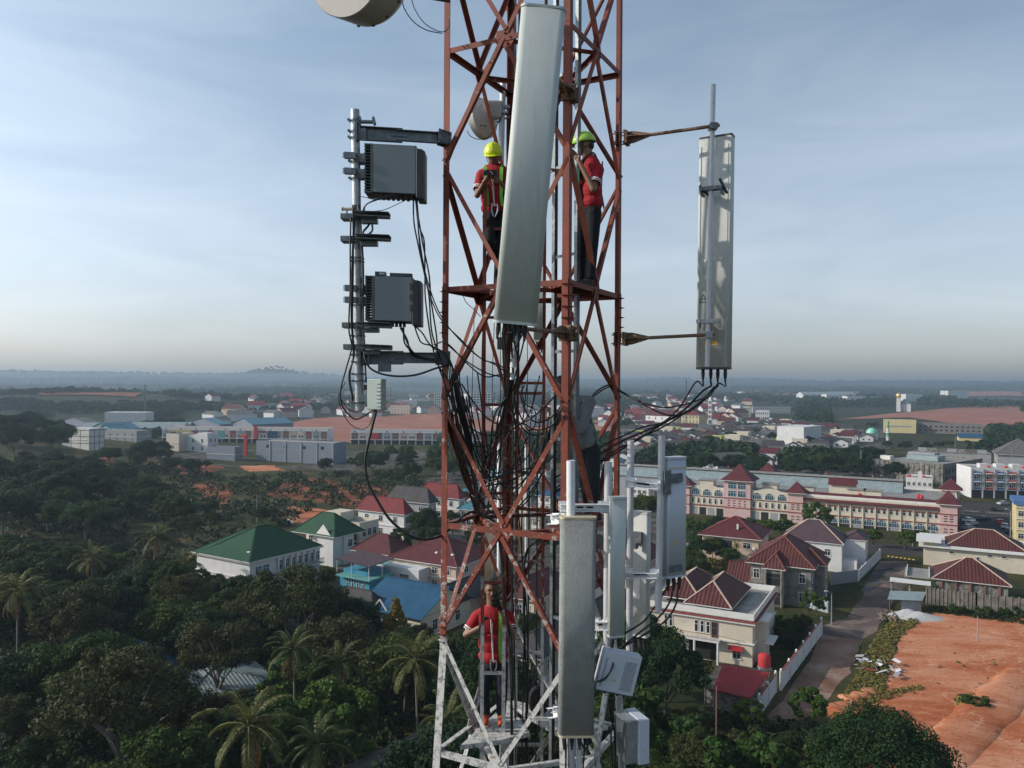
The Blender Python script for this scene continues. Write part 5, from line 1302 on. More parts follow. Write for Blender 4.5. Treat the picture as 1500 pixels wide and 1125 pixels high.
def kerb(a, b, n, cols):
    a, b = G(*a), G(*b); d = (b - a) / n
    for i in range(n):
        p, q = a + d * i, a + d * (i + 0.96)
        tag(MB().bar(p + V(0, 0, .09), q + V(0, 0, .09), 0.35, 0.18).build('kerb_stone', KM[cols[i % 2]], origin=tuple(p)), '%s painted kerb stone at the %s' % (('yellow', 'black', 'white')[cols[i % 2]], 'junction planter' if cols[0] == 0 else 'main road median'),
            'kerb stone', '%s kerb stones' % ('yellow', 'black', 'white')[cols[i % 2]] + (' at the junction' if cols[0] == 0 else ' of the median'))
kerb((1300, 815), (1343, 821), 14, (0, 1)); kerb((1412, 750), (1480, 755), 22, (2, 1))
def wall_mat(name, col, var=0.10, col2=None, lo=0.55, hi=0.75, rough=0.85):
    col = tuple(c * 0.82 for c in col)
    return mat('wall_' + name, col, rough, 0, var, 0.35, col2=col2 or tuple(c * 0.72 for c in col), lo=lo, hi=hi, bump=0.1, bscale=8)
W_WHITE = wall_mat('white', (0.66, 0.66, 0.66)); W_CREAM = wall_mat('cream', (0.62, 0.56, 0.45)); W_PEACH = wall_mat('peach', (0.60, 0.46, 0.36)); W_PINK = wall_mat('pink', (0.58, 0.40, 0.38))
W_GREY = wall_mat('grey', (0.30, 0.31, 0.33)); W_BLUEG = wall_mat('blue_grey', (0.20, 0.235, 0.29)); W_RENDER = wall_mat('raw_render', (0.23, 0.22, 0.20), 0.25, (0.12, 0.11, 0.10), 0.45, 0.6)
W_YELLOW = wall_mat('yellow', (0.62, 0.52, 0.28)); W_LIME = wall_mat('lime', (0.48, 0.58, 0.16)); W_BLUE = wall_mat('blue', (0.04, 0.27, 0.42)); W_TEAL = wall_mat('teal', (0.12, 0.36, 0.36))
W_ORANGE = wall_mat('orange', (0.60, 0.25, 0.07)); W_RED = wall_mat('red', (0.50, 0.04, 0.05)); W_DBLUE = wall_mat('shop_blue', (0.06, 0.15, 0.36)); W_BROWN = wall_mat('brown', (0.22, 0.10, 0.07))
W_TRIM = wall_mat('trim_white', (0.72, 0.71, 0.68), 0.05); W_MAROON = wall_mat('maroon_trim', (0.26, 0.055, 0.045)); W_MOSS = wall_mat('stained', (0.27, 0.26, 0.23), 0.3, (0.07, 0.065, 0.055), 0.42, 0.58)
def glass(name, col=(0.02, 0.028, 0.035), rough=0.12):
    return mat(name, col, rough, 0, 0.3, 0.6, spec=0.6)
GL = glass('window_glass'); GLB = glass('window_glass_blue', (0.03, 0.08, 0.12)); DARK = mat('dark_opening', (0.012, 0.012, 0.013), 0.9)
def roof_mat(name, col, pitch=0.32, row=0.42, depth=0.6, col2=None, rough=0.7):
    col = tuple(c * 0.66 for c in col); col2 = tuple(c * 0.66 for c in col2) if col2 else None
    """tiles or ribbed sheet: u along the eave, v up the slope, in metres"""
    m, N, L, B = new_mat('roof_' + name)
    uv = N.new('ShaderNodeUVMap'); uv.uv_map = 'metres'; sp = N.new('ShaderNodeSeparateXYZ'); L.new(uv.outputs[0], sp.inputs[0])
    def wave(src, per):
        a = N.new('ShaderNodeMath'); a.operation = 'MULTIPLY'; a.inputs[1].default_value = 2 * math.pi / per; L.new(src, a.inputs[0])
        b = N.new('ShaderNodeMath'); b.operation = 'SINE'; L.new(a.outputs[0], b.inputs[0])
        c = N.new('ShaderNodeMapRange'); c.inputs['From Min'].default_value = -1; L.new(b.outputs[0], c.inputs['Value']); return c.outputs[0]
    wu = wave(sp.outputs['X'], pitch); hgt = wu
    if row:
        fr = N.new('ShaderNodeMath'); fr.operation = 'FRACT'; dv = N.new('ShaderNodeMath'); dv.operation = 'DIVIDE'; dv.inputs[1].default_value = row
        L.new(sp.outputs['Y'], dv.inputs[0]); L.new(dv.outputs[0], fr.inputs[0])
        mx_ = N.new('ShaderNodeMath'); mx_.operation = 'MULTIPLY_ADD'; mx_.inputs[1].default_value = -0.6; L.new(fr.outputs[0], mx_.inputs[0]); L.new(wu, mx_.inputs[2]); hgt = mx_.outputs[0]
    tc = N.new('ShaderNodeTexCoord'); nz = N.new('ShaderNodeTexNoise'); nz.inputs['Scale'].default_value = 0.55; nz.inputs['Detail'].default_value = 8; nz.inputs['Roughness'].default_value = 0.7
    L.new(tc.outputs['Object'], nz.inputs['Vector'])
    mr = N.new('ShaderNodeMapRange'); mr.inputs['From Min'].default_value = 0.42; mr.inputs['From Max'].default_value = 0.68; L.new(nz.outputs['Fac'], mr.inputs['Value'])
    mx = N.new('ShaderNodeMix'); mx.data_type = 'RGBA'; L.new(mr.outputs[0], mx.inputs['Factor']); mx.inputs['A'].default_value = (*col, 1); mx.inputs['B'].default_value = (*(col2 or tuple(c * 0.66 for c in col)), 1)
    n2 = N.new('ShaderNodeTexNoise'); n2.inputs['Scale'].default_value = 7; n2.inputs['Detail'].default_value = 4; L.new(tc.outputs['Object'], n2.inputs['Vector'])
    m3 = N.new('ShaderNodeMapRange'); m3.inputs['From Min'].default_value = 0.3; m3.inputs['From Max'].default_value = 0.7; m3.inputs['To Min'].default_value = 0.8; m3.inputs['To Max'].default_value = 1.2; L.new(n2.outputs['Fac'], m3.inputs['Value'])
    h = N.new('ShaderNodeHueSaturation'); L.new(mx.outputs['Result'], h.inputs['Color']); L.new(m3.outputs[0], h.inputs['Value'])
    L.new(h.outputs[0], B.inputs['Base Color']); B.inputs['Roughness'].default_value = rough; B.inputs['Specular IOR Level'].default_value = 0.3
    bp = N.new('ShaderNodeBump'); bp.inputs['Strength'].default_value = depth; bp.inputs['Distance'].default_value = 0.07
    L.new(hgt, bp.inputs['Height']); L.new(bp.outputs[0], B.inputs['Normal'])
    return m
R_MAROON = roof_mat('maroon', (0.125, 0.036, 0.032), 0.62, 0, 1.0); R_RED = roof_mat('red', (0.24, 0.026, 0.030), 0.3, 0.4); R_DRED = roof_mat('dark_red', (0.14, 0.030, 0.034), 0.3, 0.4, 0.5)
R_GREEN = roof_mat('green', (0.012, 0.085, 0.036), 0.4, 0.9, 0.4, (0.008, 0.058, 0.025)); R_BLUE = roof_mat('blue', (0.022, 0.12, 0.24), 0.35, 0.5, 0.6); R_TEAL = roof_mat('teal', (0.06, 0.25, 0.33), 0.35, 0.5, 0.6)
R_PURPLE = roof_mat('purple', (0.12, 0.07, 0.085), 0.3, 0.4, 0.5); R_DARK = roof_mat('charcoal', (0.055, 0.052, 0.058), 0.3, 0.4, 0.6, (0.10, 0.09, 0.085)); R_SHEET = roof_mat('metal_sheet', (0.36, 0.44, 0.45), 0.5, 0, 0.8, (0.26, 0.33, 0.35), 0.5)
R_BSHEET = roof_mat('blue_sheet', (0.12, 0.30, 0.40), 0.8, 0, 0.5, (0.09, 0.24, 0.33)); R_GREY = roof_mat('grey', (0.13, 0.125, 0.12), 0.4, 0.5, 0.5, (0.20, 0.19, 0.18)); R_CANOPY = roof_mat('canopy_red', (0.42, 0.03, 0.035), 0.9, 0, 0.15, (0.38, 0.028, 0.03)); R_SLAB = wall_mat('roof_slab', (0.30, 0.29, 0.27), 0.2, (0.17, 0.165, 0.155), 0.45, 0.62)
MBCACHE = {}
def inst(name, key, make, mats, parent, loc, rz=0.0, smooth=False):
    """a child that shares its mesh with every other child of the same key"""
    if key not in MBCACHE: MBCACHE[key] = make().mesh(name, mats, smooth)
    o = bpy.data.objects.new(name, MBCACHE[key]); COL.objects.link(o); link_child(o, parent); o.location = loc; o.rotation_euler = (0, 0, rz)
    return o
class House:
    """origin = corner nearest the camera; +x runs back to the right, +y back to the left"""
    def __init__(s, name, label, cat, A, zA, Lpx, Rpx, h, yaw=62.0, wall=None, group=None, W=None, D=None, base=None):
        P = G(A[0], A[1], zA); s.yaw = math.radians(yaw)
        s.ux = V(math.cos(s.yaw), math.sin(s.yaw), 0); s.uy = V(-math.sin(s.yaw), math.cos(s.yaw), 0)
        s.W = W if W else span(P, s.ux, Rpx); s.D = D if D else span(P, s.uy, Lpx); s.h = h
        if not 3 <= s.W <= 70 and not W: s.W = 12.0
        if not 3 <= s.D <= 260 and not D: s.D = 12.0
        s.t = thing(name, label, cat, (P.x, P.y, terrain(P.x, P.y)), s.yaw, group)
        if wall: s.box('wall', wall, 0, 0, -1.0, s.W, s.D, h)
    def part(s, name, mb, m, parent=None, smooth=False):
        return mb.build(name, m, parent or s.t, smooth)
    def box(s, name, m, x0, y0, z0, x1, y1, z1, parent=None): return s.part(name, MB().box(x0, y0, z0, x1, y1, z1), m, parent)
    def hip(s, m, x0, y0, x1, y1, z, rise, oh=0.6, ridge=None, fascia=W_TRIM, th=0.14):
        x0 -= oh; y0 -= oh; x1 += oh; y1 += oh; w, d = x1 - x0, y1 - y0; mb = MB()
        if w < d: a, b = V((x0 + x1) / 2, y0 + w / 2, z + rise), V((x0 + x1) / 2, y1 - w / 2, z + rise)
        else: a, b = V(x0 + d / 2, (y0 + y1) / 2, z + rise), V(x1 - d / 2, (y0 + y1) / 2, z + rise)
        c = [V(x0, y0, z), V(x1, y0, z), V(x1, y1, z), V(x0, y1, z)]
        if w < d: F_ = [[c[0], c[1], a], [c[1], c[2], b, a], [c[2], c[3], b], [c[3], c[0], a, b]]
        else: F_ = [[c[0], c[1], b, a], [c[1], c[2], b], [c[2], c[3], a, b], [c[3], c[0], a]]
        for f in F_:
            g = [f[0]];
            for p in f[1:]:
                if (p - g[-1]).length > 1e-3: g.append(p)
            if len(g) > 2: mb.poly(g)
        o = s.part('roof', mb, m)
        e = MB()
        for p, q in ((c[0], a), (c[1], a if w < d else b), (c[2], b), (c[3], b if w < d else a), (a, b)):
            if (p - q).length > .1: e.bar(p + V(0, 0, .05), q + V(0, 0, .05), 0.22, 0.12)
        s.part('ridge_tiles', e, ridge or m, o)
        f = MB(); f.box(x0, y0, z - th, x1, y1, z - 0.004)
        s.part('eaves', f, fascia, o)
        return o
    def gable(s, m, x0, y0, x1, y1, z, rise, oh=0.5, along='y', wall=None, fascia=W_TRIM):
        mb = MB(); X0, Y0, X1, Y1 = x0 - oh, y0 - oh, x1 + oh, y1 + oh; th = V(0, 0, 0.12)
        if along == 'y':
            a, b = V((X0 + X1) / 2, Y0, z + rise), V((X0 + X1) / 2, Y1, z + rise)
            q = [[V(X0, Y1, z), V(X0, Y0, z), a, b], [V(X1, Y0, z), V(X1, Y1, z), b, a]]
            tri = [[V(x0, y0, z), V(x1, y0, z), V((x0 + x1) / 2, y0, z + rise * .93)], [V(x1, y1, z), V(x0, y1, z), V((x0 + x1) / 2, y1, z + rise * .93)]]
        else:
            a, b = V(X0, (Y0 + Y1) / 2, z + rise), V(X1, (Y0 + Y1) / 2, z + rise)
            q = [[V(X0, Y0, z), V(X1, Y0, z), b, a], [V(X1, Y1, z), V(X0, Y1, z), a, b]]
            tri = [[V(x0, y1, z), V(x0, y0, z), V(x0, (y0 + y1) / 2, z + rise * .93)], [V(x1, y0, z), V(x1, y1, z), V(x1, (y0 + y1) / 2, z + rise * .93)]]
        for f in q:
            mb.poly(f); mb.poly([p - th for p in f][::-1])
            for i in range(4): mb.poly([f[i], f[i] - th, f[(i + 1) % 4] - th, f[(i + 1) % 4]])
        o = s.part('roof', mb, m)
        g = MB()
        for t_ in tri: g.poly(t_)
        s.part('gable_wall', g, wall or W_WHITE, o)
        s.part('ridge_tiles', MB().bar(a + V(0, 0, .05), b + V(0, 0, .05), 0.3, 0.12), m, o)
        return o
    def pyramid(s, m, x0, y0, x1, y1, z, rise, oh=0.8, kink=True, fascia=W_TRIM):
        x0 -= oh; y0 -= oh; x1 += oh; y1 += oh; cx, cy = (x0 + x1) / 2, (y0 + y1) / 2; mb = MB()
        c = [V(x0, y0, z), V(x1, y0, z), V(x1, y1, z), V(x0, y1, z)]; ap = V(cx, cy, z + rise)
        k = [V(cx, cy, z + rise * .40) + (p - V(cx, cy, z)) * 0.52 for p in c]
        for i in range(4):
            j = (i + 1) % 4
            mb.poly([c[i], c[j], k[j], k[i]]); mb.poly([k[i], k[j], ap])
        o = s.part('roof', mb, m); s.part('eaves', MB().box(x0, y0, z - .15, x1, y1, z - .004), fascia, o); return o
    def parapet(s, m, x0, y0, x1, y1, z, h=0.9, t=0.18, floor=R_SLAB):
        mb = MB(); mb.box(x0, y0, z, x1, y0 + t, z + h); mb.box(x0, y1 - t, z, x1, y1, z + h); mb.box(x0, y0 + t, z, x0 + t, y1 - t, z + h); mb.box(x1 - t, y0 + t, z, x1, y1 - t, z + h)
        s.part('parapet', mb, m); s.box('roof_slab', floor, x0 + t, y0 + t, z - .1, x1 - t, y1 - t, z + .03)
    def band(s, m, z0, z1, out=0.12, x0=0, y0=0, x1=None, y1=None, name='ledge'):
        x1 = s.W if x1 is None else x1; y1 = s.D if y1 is None else y1
        mb = MB(); mb.box(x0 - out, y0 - out, z0, x1 + out, y0 + .002, z1); mb.box(x0 - out, y0 + .002, z0, x0 + .002, y1 + out, z1); s.part(name, mb, m)
    def win(s, face, u, z, w, h, fm=W_TRIM, gl=None, off=0.0, sill=True, arch=False, name='window', plain=False, mull=1):
        """face L: the wall x=off, u along y. face R: the wall y=off, u along x"""
        gl = gl or GL
        key = ('w', round(w, 2), round(h, 2), fm.name, gl.name, arch, mull)
        rz = 0.0 if face == 'R' else -math.pi / 2
        loc = (u, off - 0.004, z) if face == 'R' else (off - 0.004, u, z)
        def pane():
            mb = MB()
            if arch:
                P = [(-w / 2, 0), (w / 2, 0), (w / 2, h - w / 2)] + [(w / 2 * math.cos(a * math.pi / 8), h - w / 2 + w / 2 * math.sin(a * math.pi / 8)) for a in range(1, 8)] + [(-w / 2, h - w / 2)]
                mb.poly([(x, -0.03, z_) for x, z_ in P])
            else: mb.box(-w / 2, -0.03, 0, w / 2, 0.0, h)
            return mb
        o = inst(name, key + ('p',), pane, gl, s.t, loc, rz)
        if plain: return o
        def frm():
            mb = MB(); t = 0.09
            if arch:
                pts = [(w / 2, 0), (w / 2, h - w / 2)] + [(w / 2 * math.cos(a * math.pi / 8), h - w / 2 + w / 2 * math.sin(a * math.pi / 8)) for a in range(1, 8)] + [(-w / 2, h - w / 2), (-w / 2, 0)]
                for a, b in zip(pts[:-1], pts[1:]): mb.bar((a[0], -0.05, a[1]), (b[0], -0.05, b[1]), 0.10, 0.14, (0, 1, 0))
            else:
                for x in (-w / 2, w / 2): mb.box(x - t / 2, -0.08, -t / 2, x + t / 2, 0, h + t / 2)
                mb.box(-w / 2 + t / 2, -0.08, h - t / 2, w / 2 - t / 2, 0, h + t / 2)
            for k in range(mull): x = -w / 2 + w * (k + 1) / (mull + 1); mb.box(x - .03, -0.06, 0.05, x + .03, -0.031, h - 0.05)
            mb.box(-w / 2 + .05, -0.058, h * .62, w / 2 - .05, -0.031, h * .62 + .06)
            if sill: mb.box(-w / 2 - .12, -0.16, -0.14, w / 2 + .12, 0, -0.05)
            return mb
        inst('window_frame', key + ('f', sill), frm, fm, o, (0, 0, 0))
        return o
    def row(s, face, u0, u1, n, z, w, h, **k):
        for i in range(n): s.win(face, u0 + (u1 - u0) * (i + .5) / n, z, w, h, **k)
    def tank(s, x, y, z, r=0.55, h=1.3, m=None, lab='water_tank'):
        inst(lab, ('tank', r, h, (m or W_RED).name), lambda: MB().lathe(V(0, 0, 0), V(0, 0, 1), [(0, r * .9), (0.05, r), (h * .8, r), (h * .95, r * .6), (h, r * .2), (h, 0.01)], 14), m or W_RED, s.t, (x, y, z), smooth=True)
    def ac(s, face, u, z, off=0):
        loc = (u, off, z) if face == 'R' else (off, u, z)
        inst('air_conditioner', ('ac',), lambda: MB().box(-.4, -.32, 0, .4, -.02, .55), W_TRIM, s.t, loc, 0 if face == 'R' else -math.pi / 2)

w = House('house', 'cream white two storey house with flat terrace and maroon hip roof, right of the antennas', 'house', (1102, 978), 0, 925, 1136, 7.0, 62, W_CREAM)
D, Wd = w.D, w.W
w.parapet(W_TRIM, -.25, -.25, Wd, D, 7.0, 0.95)
w.band(W_MAROON, 6.62, 6.80, 0.55); w.band(W_TRIM, 6.35, 6.62, 0.45)
w.band(W_TRIM, 3.35, 3.55, 0.3)
w.hip(R_MAROON, 1.6, 3.6, Wd - 3.0, 10.5, 7.9, 3.0, 0.3, ridge=W_PEACH); w.hip(R_MAROON, 3.8, 8.8, Wd - 1.0, 15.5, 7.9, 2.7, 0.3, ridge=W_PEACH)
for u in (6.6, 7.5, 8.4): w.win('L', u, 4.2, 0.55, 1.7, mull=0)
w.win('L', 5.6, 3.6, 0.9, 2.3, fm=W_BROWN, gl=DARK, sill=False, name='door', mull=0)
for u in (12.4, 13.2): w.win('L', u, 4.4, 0.5, 1.6, mull=0)
w.win('L', 2.3, 1.0, 1.3, 1.2, mull=1)
o = w.part('awning', MB().poly([V(-1.0, 1.3, 2.35), V(-1.0, 3.4, 2.35), V(0, 3.4, 2.85), V(0, 1.3, 2.85)][::-1]), R_CANOPY)
w.box('balcony_slab', W_TRIM, -1.7, 4.6, 3.3, -0.3, 12.0, 3.55)
w.box('door', DARK, -0.03, 5.2, 0.1, 0.02, 9.5, 2.9)
mb = MB()
for i in range(38): mb.box(-1.64, 4.65 + i * .195, 3.55, -1.61, 4.68 + i * .195, 4.4)
mb.box(-1.66, 4.62, 4.4, -1.60, 12, 4.45); mb.bar(V(-.05, 1.0, 3.6), V(-1.6, 4.6, 4.5), 0.05, 0.05); w.part('balcony_railing', mb, W_BROWN)
for y in (4.75, 8.3, 11.8): w.part('column', MB().cyl(V(-1.5, y, 0), V(-1.5, y, 3.3), 0.18, n=12), W_TRIM)
w.box('wing', W_CREAM, 2.6, -1.4, -1, 6.2, 0, 6.3); w.box('wing_slab', W_TRIM, 2.2, -1.8, 6.3, 6.6, 0.1, 6.6)
for x in (3.3, 4.3, 5.4): w.win('R', x, 4.0, 0.55, 1.8, off=-1.4, mull=0); w.win('R', x, 0.8, 0.55, 1.8, off=-1.4, mull=0)
w.box('porch_slab', W_TRIM, 2.2, -2.6, 3.1, 6.6, -1.4, 3.3); w.ac('R', 8.2, 4.4)
wp = G(1119.5, 979, 0)
tk = MB().lathe(wp + V(0, 0, .3), V(0, 0, 1), [(0, .85), (.05, .9), (1.6, .9), (1.9, .6), (2.0, .3), (2.0, .05)], 20)
for i in range(10): tk.lathe(wp + V(0, 0, .4 + i * .13), V(0, 0, 1), [(0, .9), (.03, .93), (.06, .9)], 20)
tag(tk.build('water_tank', W_RED, origin=tuple(wp), smooth=True), 'bright red ribbed water tank standing at the corner of the cream white house', 'water tank')
tb = thing('tank_stand', 'low plinth under the bright red water tank beside the cream house', 'plinth', tuple(wp)); MB().box(wp.x - .9, wp.y - .9, 0, wp.x + .9, wp.y + .9, .3).build('slab', W_GREY, tb, world=True)
P = [G(1059, 973, 3.3), G(1128, 985.6, 3.3), G(1099.5, 1022, 2.8), G(1044, 1010, 2.8)]
cp = thing('carport', 'flat bright red metal carport canopy beside the cream white house', 'carport', (P[3].x, P[3].y, 0))
mb = MB(); mb.poly(P[::-1]); mb.poly([p - V(0, 0, .1) for p in P])
for i in range(4): mb.poly([P[i], P[i] - V(0, 0, .1), P[(i + 1) % 4] - V(0, 0, .1), P[(i + 1) % 4]])
mb.build('canopy', R_CANOPY, cp, world=True)
for p in P: q = p.lerp((P[0] + P[2]) / 2, .07); MB().cyl(V(q.x, q.y, 0), V(q.x, q.y, q.z - .1), .07, n=8).build('post', W_GREY, cp, world=True)
def fence_wall(label, pts, h, m, posts=0, cap=None, name='boundary_wall', lamps=None, t=0.18, px=True, pm=None, cat='wall'):
    Q = [G(*p) if px else Vector(p) for p in pts]; o = thing(name, label, cat, Q[0])
    for a, b in zip(Q[:-1], Q[1:]):
        MB().bar(a + V(0, 0, h / 2 - .2), b + V(0, 0, h / 2 - .2), t, h + .4).build('wall_panel', m, o, world=True)
        if cap: MB().bar(a + V(0, 0, h + .04), b + V(0, 0, h + .04), t + .1, 0.08).build('coping', cap, o, world=True)
        if posts:
            for i in range(posts + 1):
                q = a.lerp(b, i / posts); MB().box(q.x - .16, q.y - .16, -.1, q.x + .16, q.y + .16, h + .18).build('post', pm or m, o, world=True)
                if lamps: MB().ell(q + V(0, 0, h + .36), .16, .16, .16, 8, 6).build('globe_lamp', lamps, o, world=True, smooth=True)
    return o
M_GLOBE = mat('lamp_globe', (0.8, 0.8, 0.8), 0.3)
fence_wall('long white boundary wall with globe lamps running along the dirt track', [(1203, 930), (1144, 1011)], 2.5, W_WHITE, 6, W_MAROON, lamps=M_GLOBE)
fence_wall('short white wall with globe lamps beside the red canopy', [(1136, 1014), (1112, 1050)], 2.5, W_WHITE, 2, W_MAROON, lamps=M_GLOBE)
fence_wall('stained grey wall in front of the red canopy', [(1113, 1058), (1034, 1032)], 2.2, W_MOSS, 1, W_MAROON, lamps=M_GLOBE)
fence_wall('grey corrugated fence below the unfinished grey house', [(1213, 898), (1146, 880)], 2.0, mat('fence_sheet', (0.33, 0.38, 0.42), 0.6, 0, .1, 1), 12)
fence_wall('mottled old wall behind the grassy lot', [(1000, 809), (1075, 823)], 2.6, W_MOSS, 8)
fence_wall('long mottled brick wall at the edge of the orange clay lot', [(1358, 884), (1430, 893), (1560, 908)], 3.0, wall_mat('old_brick', (0.23, 0.20, 0.17), .3, (0.10, 0.09, 0.08), .42, .6), 12)
fence_wall('white front wall with tall posts at the side street', [(1257, 851), (1289, 819)], 2.3, W_WHITE, 6)
fence_wall('plain grey wall below the white house with purple roof', [(1217, 857), (1256, 852)], 2.6, W_GREY, 0)
W_TILE = wall_mat('ridge_tile', (0.24, 0.07, 0.055))
g = House('house', 'unfinished grey rendered two storey house under a multi hipped maroon roof', 'house', (1188, 832), 7.6, 1101, 1222, 7.5, 62, W_RENDER, W=15)
D, Wd = g.D, g.W
g.hip(R_MAROON, 0, 0, Wd, D, 7.6, 4.4, .9, ridge=W_TILE); g.hip(R_MAROON, -2.2, D * .42, 5, D * .72, 7.2, 2.6, .5, ridge=W_TILE); g.hip(R_MAROON, Wd * .35, -1.8, Wd * .75, 4, 7.2, 2.5, .5, ridge=W_TILE)
g.box('wing', W_RENDER, -2.2, D * .42, -1, 0, D * .72, 7.1); g.box('wing', W_RENDER, Wd * .35, -1.8, -1, Wd * .75, 0, 7.1)
g.band(W_RENDER, 3.6, 3.85, .25); g.band(W_RENDER, 7.0, 7.3, .35)
for u in (D * .14, D * .9): g.win('L', u, 4.6, 1.1, 1.7); g.win('L', u, 1.0, 1.1, 1.7)
g.win('L', D * .57, 4.0, 2.6, 2.3, gl=DARK, off=-2.2, mull=0, fm=W_RENDER); g.win('L', D * .57, 0.4, 2.6, 2.4, gl=DARK, off=-2.2, mull=0, fm=W_RENDER)
for y in (D * .44, D * .70): g.part('column', MB().cyl(V(-2.6, y, 0), V(-2.6, y, 7.0), 0.22, n=12), W_RENDER)
g.win('R', Wd * .55, 4.4, 1.6, 1.8, off=-1.8); g.win('R', Wd * .55, 0.8, 1.6, 1.8, off=-1.8); g.win('R', Wd * .15, 4.4, 1.0, 1.7); g.win('R', Wd * .9, 4.4, 1.0, 1.7)
a = House('outbuilding', 'low outbuilding with a ribbed maroon roof left of the unfinished house', 'building', (1101, 853), 2.6, 1067, 1112, 2.5, 62, W_MOSS); a.gable(R_MAROON, 0, 0, a.W, a.D, 2.6, 3.2, .4, 'y', W_MOSS)
a = House('house', 'cream house with wide dark red hip roof and terracotta balcony before the arcade', 'house', (1111, 790), 5.8, 1030, 1127, 5.6, 62, W_PEACH)
a.hip(R_DRED, 0, 0, a.W, a.D, 5.8, 4.0, .9, ridge=W_MAROON); a.win('L', a.D * .2, 3.4, 1.8, 1.3); a.ac('L', a.D * .08, 3.2)
a.box('balcony_slab', W_TRIM, -2.4, a.D * .42, 2.2, 0, a.D * .78, 2.5)
for f in (.44, .74): a.box('balcony_pier', W_ORANGE, -2.4, a.D * f, 2.5, -1.6, a.D * f + .9, 3.4)
a.box('door', DARK, -.03, a.D * .46, 2.5, .02, a.D * .74, 4.8); a.hip(R_DRED, Wd * -.05 - 1, -3.2, 4, -.2, 2.6, 1.7, .3)
a.box('satellite_mount', W_TRIM, 1.6, 5.0, 7.4, 2.2, 5.4, 8.6)
a = House('house', 'white two storey house with a purple grey hip roof beside the side street', 'house', (1233, 797), 6.4, 1146, 1258, 6.3, 62, W_WHITE, W=13)
a.hip(R_PURPLE, 0, 0, a.W * .8, a.D, 6.4, 4.2, .5, ridge=W_PEACH); a.box('wing', W_WHITE, a.W * .45, -4.5, -1, a.W * 1.1, 0, 6.6); a.hip(R_PURPLE, a.W * .45, -4.5, a.W * 1.1, 0, 6.6, 1.4, .3)
a.box('porch', W_WHITE, 1.5, -3, -1, a.W * .4, -.01, 2.6); a.win('L', 3, 3.6, 1.2, 1.4); a.win('R', a.W * .8, 3.8, 1.0, 1.8, off=-4.5); a.win('R', a.W * .6, 3.8, 1.0, 1.8, off=-4.5)
m = House('arcade_building', 'long pink and cream arcaded commercial building with maroon pyramid roofed towers', 'building', (1403, 786), 0, 985, 1410, 8.4, 61.2, W_CREAM, W=34)
D = m.D
def yspan(px): return span(Vector((m.t.location.x, m.t.location.y, 0)), m.uy, px)
m.parapet(W_TRIM, 0, 0, 34, D, 8.4, 0.6)
def tower_at(px0, px1, h, rise, dep, out=0.9, vents=True):
    y0, y1 = yspan(px1), yspan(px0); m.box('tower', W_PINK, -out, y0, -1, dep, y1, h); m.pyramid(R_DRED, -out, y0, dep, y1, h, rise, 1.0)
    mb = MB()
    for z in (3.05, 6.0, h - .35): mb.box(-out - .15, y0 - .15, z, -out - .001, y1 + .15, z + .28); mb.box(-out - .001, y0 - .15, z, dep, y0 - .001, z + .28)
    m.part('ledge', mb, W_MAROON)
    c = (y0 + y1) / 2
    if vents:
        for u in (c - (y1 - y0) * .17, c + (y1 - y0) * .17):
            for z in (1.0, 1.8, 4.0, 4.7, 5.4): m.win('L', u, z, 0.9, 0.28, off=-out, plain=True, gl=DARK)
    return y0, y1
tr = tower_at(1378, 1403.5, 9.0, 3.6, 5.0)
t2 = tower_at(1156, 1178, 9.2, 3.4, 4.0)
t3 = tower_at(1062, 1101, 11.8, 5.2, 8.0, vents=False)
t4 = tower_at(995, 1012, 9.2, 3.2, 3.5)
for z in (6.7, 9.2):
    for f in (.32, .68): m.win('L', t3[0] + (t3[1] - t3[0]) * f, z, 2.5, 1.9, off=-.9, mull=2, gl=GLB)
for r_ in range(3):
    for q in range(4): m.win('L', t3[0] + (t3[1] - t3[0]) * (.2 + .2 * q), 3.6 + r_ * .8, 0.7, 0.3, off=-.9, plain=True, gl=DARK)
for z0, z1, mm in ((3.05, 3.3, W_MAROON), (6.0, 6.2, W_MAROON)): m.band(mm, z0, z1, .3)
ya, yb = tr[1], t2[0]
mb = MB(); mb.poly([V(-1.1, ya, 7.1), V(-1.1, yb, 7.1), V(2.4, yb, 9.5), V(2.4, ya, 9.5)][::-1]); mb.poly([V(2.4, ya, 8.4), V(2.4, yb, 8.4), V(2.4, yb, 9.5), V(2.4, ya, 9.5)]); mb.poly([V(-1.1, ya, 7.2), V(-1.1, yb, 7.2), V(0, yb, 7.2), V(0, ya, 7.2)]); m.part('sloping_roof', mb, R_DRED)
n = 11
for i in range(n):
    yc = ya + (yb - ya) * (i + .5) / n; wd = (yb - ya) / n
    for s_ in (-.22, .22): m.win('L', yc + wd * s_, 4.2 + .55, 0.8, 1.3, plain=False, mull=0, gl=GL)
    m.win('L', yc, 1.1, 2.6, 1.85, arch=True, gl=GLB, mull=3)
    m.box('pier', W_CREAM, -.35, yc + wd * .5 - .15, -1, 0, yc + wd * .5 + .15, 7.1)
    m.box('shopfront', DARK if i % 3 else W_GREY, -.02, yc - wd * .42, -1, .01, yc + wd * .42, 1.2)
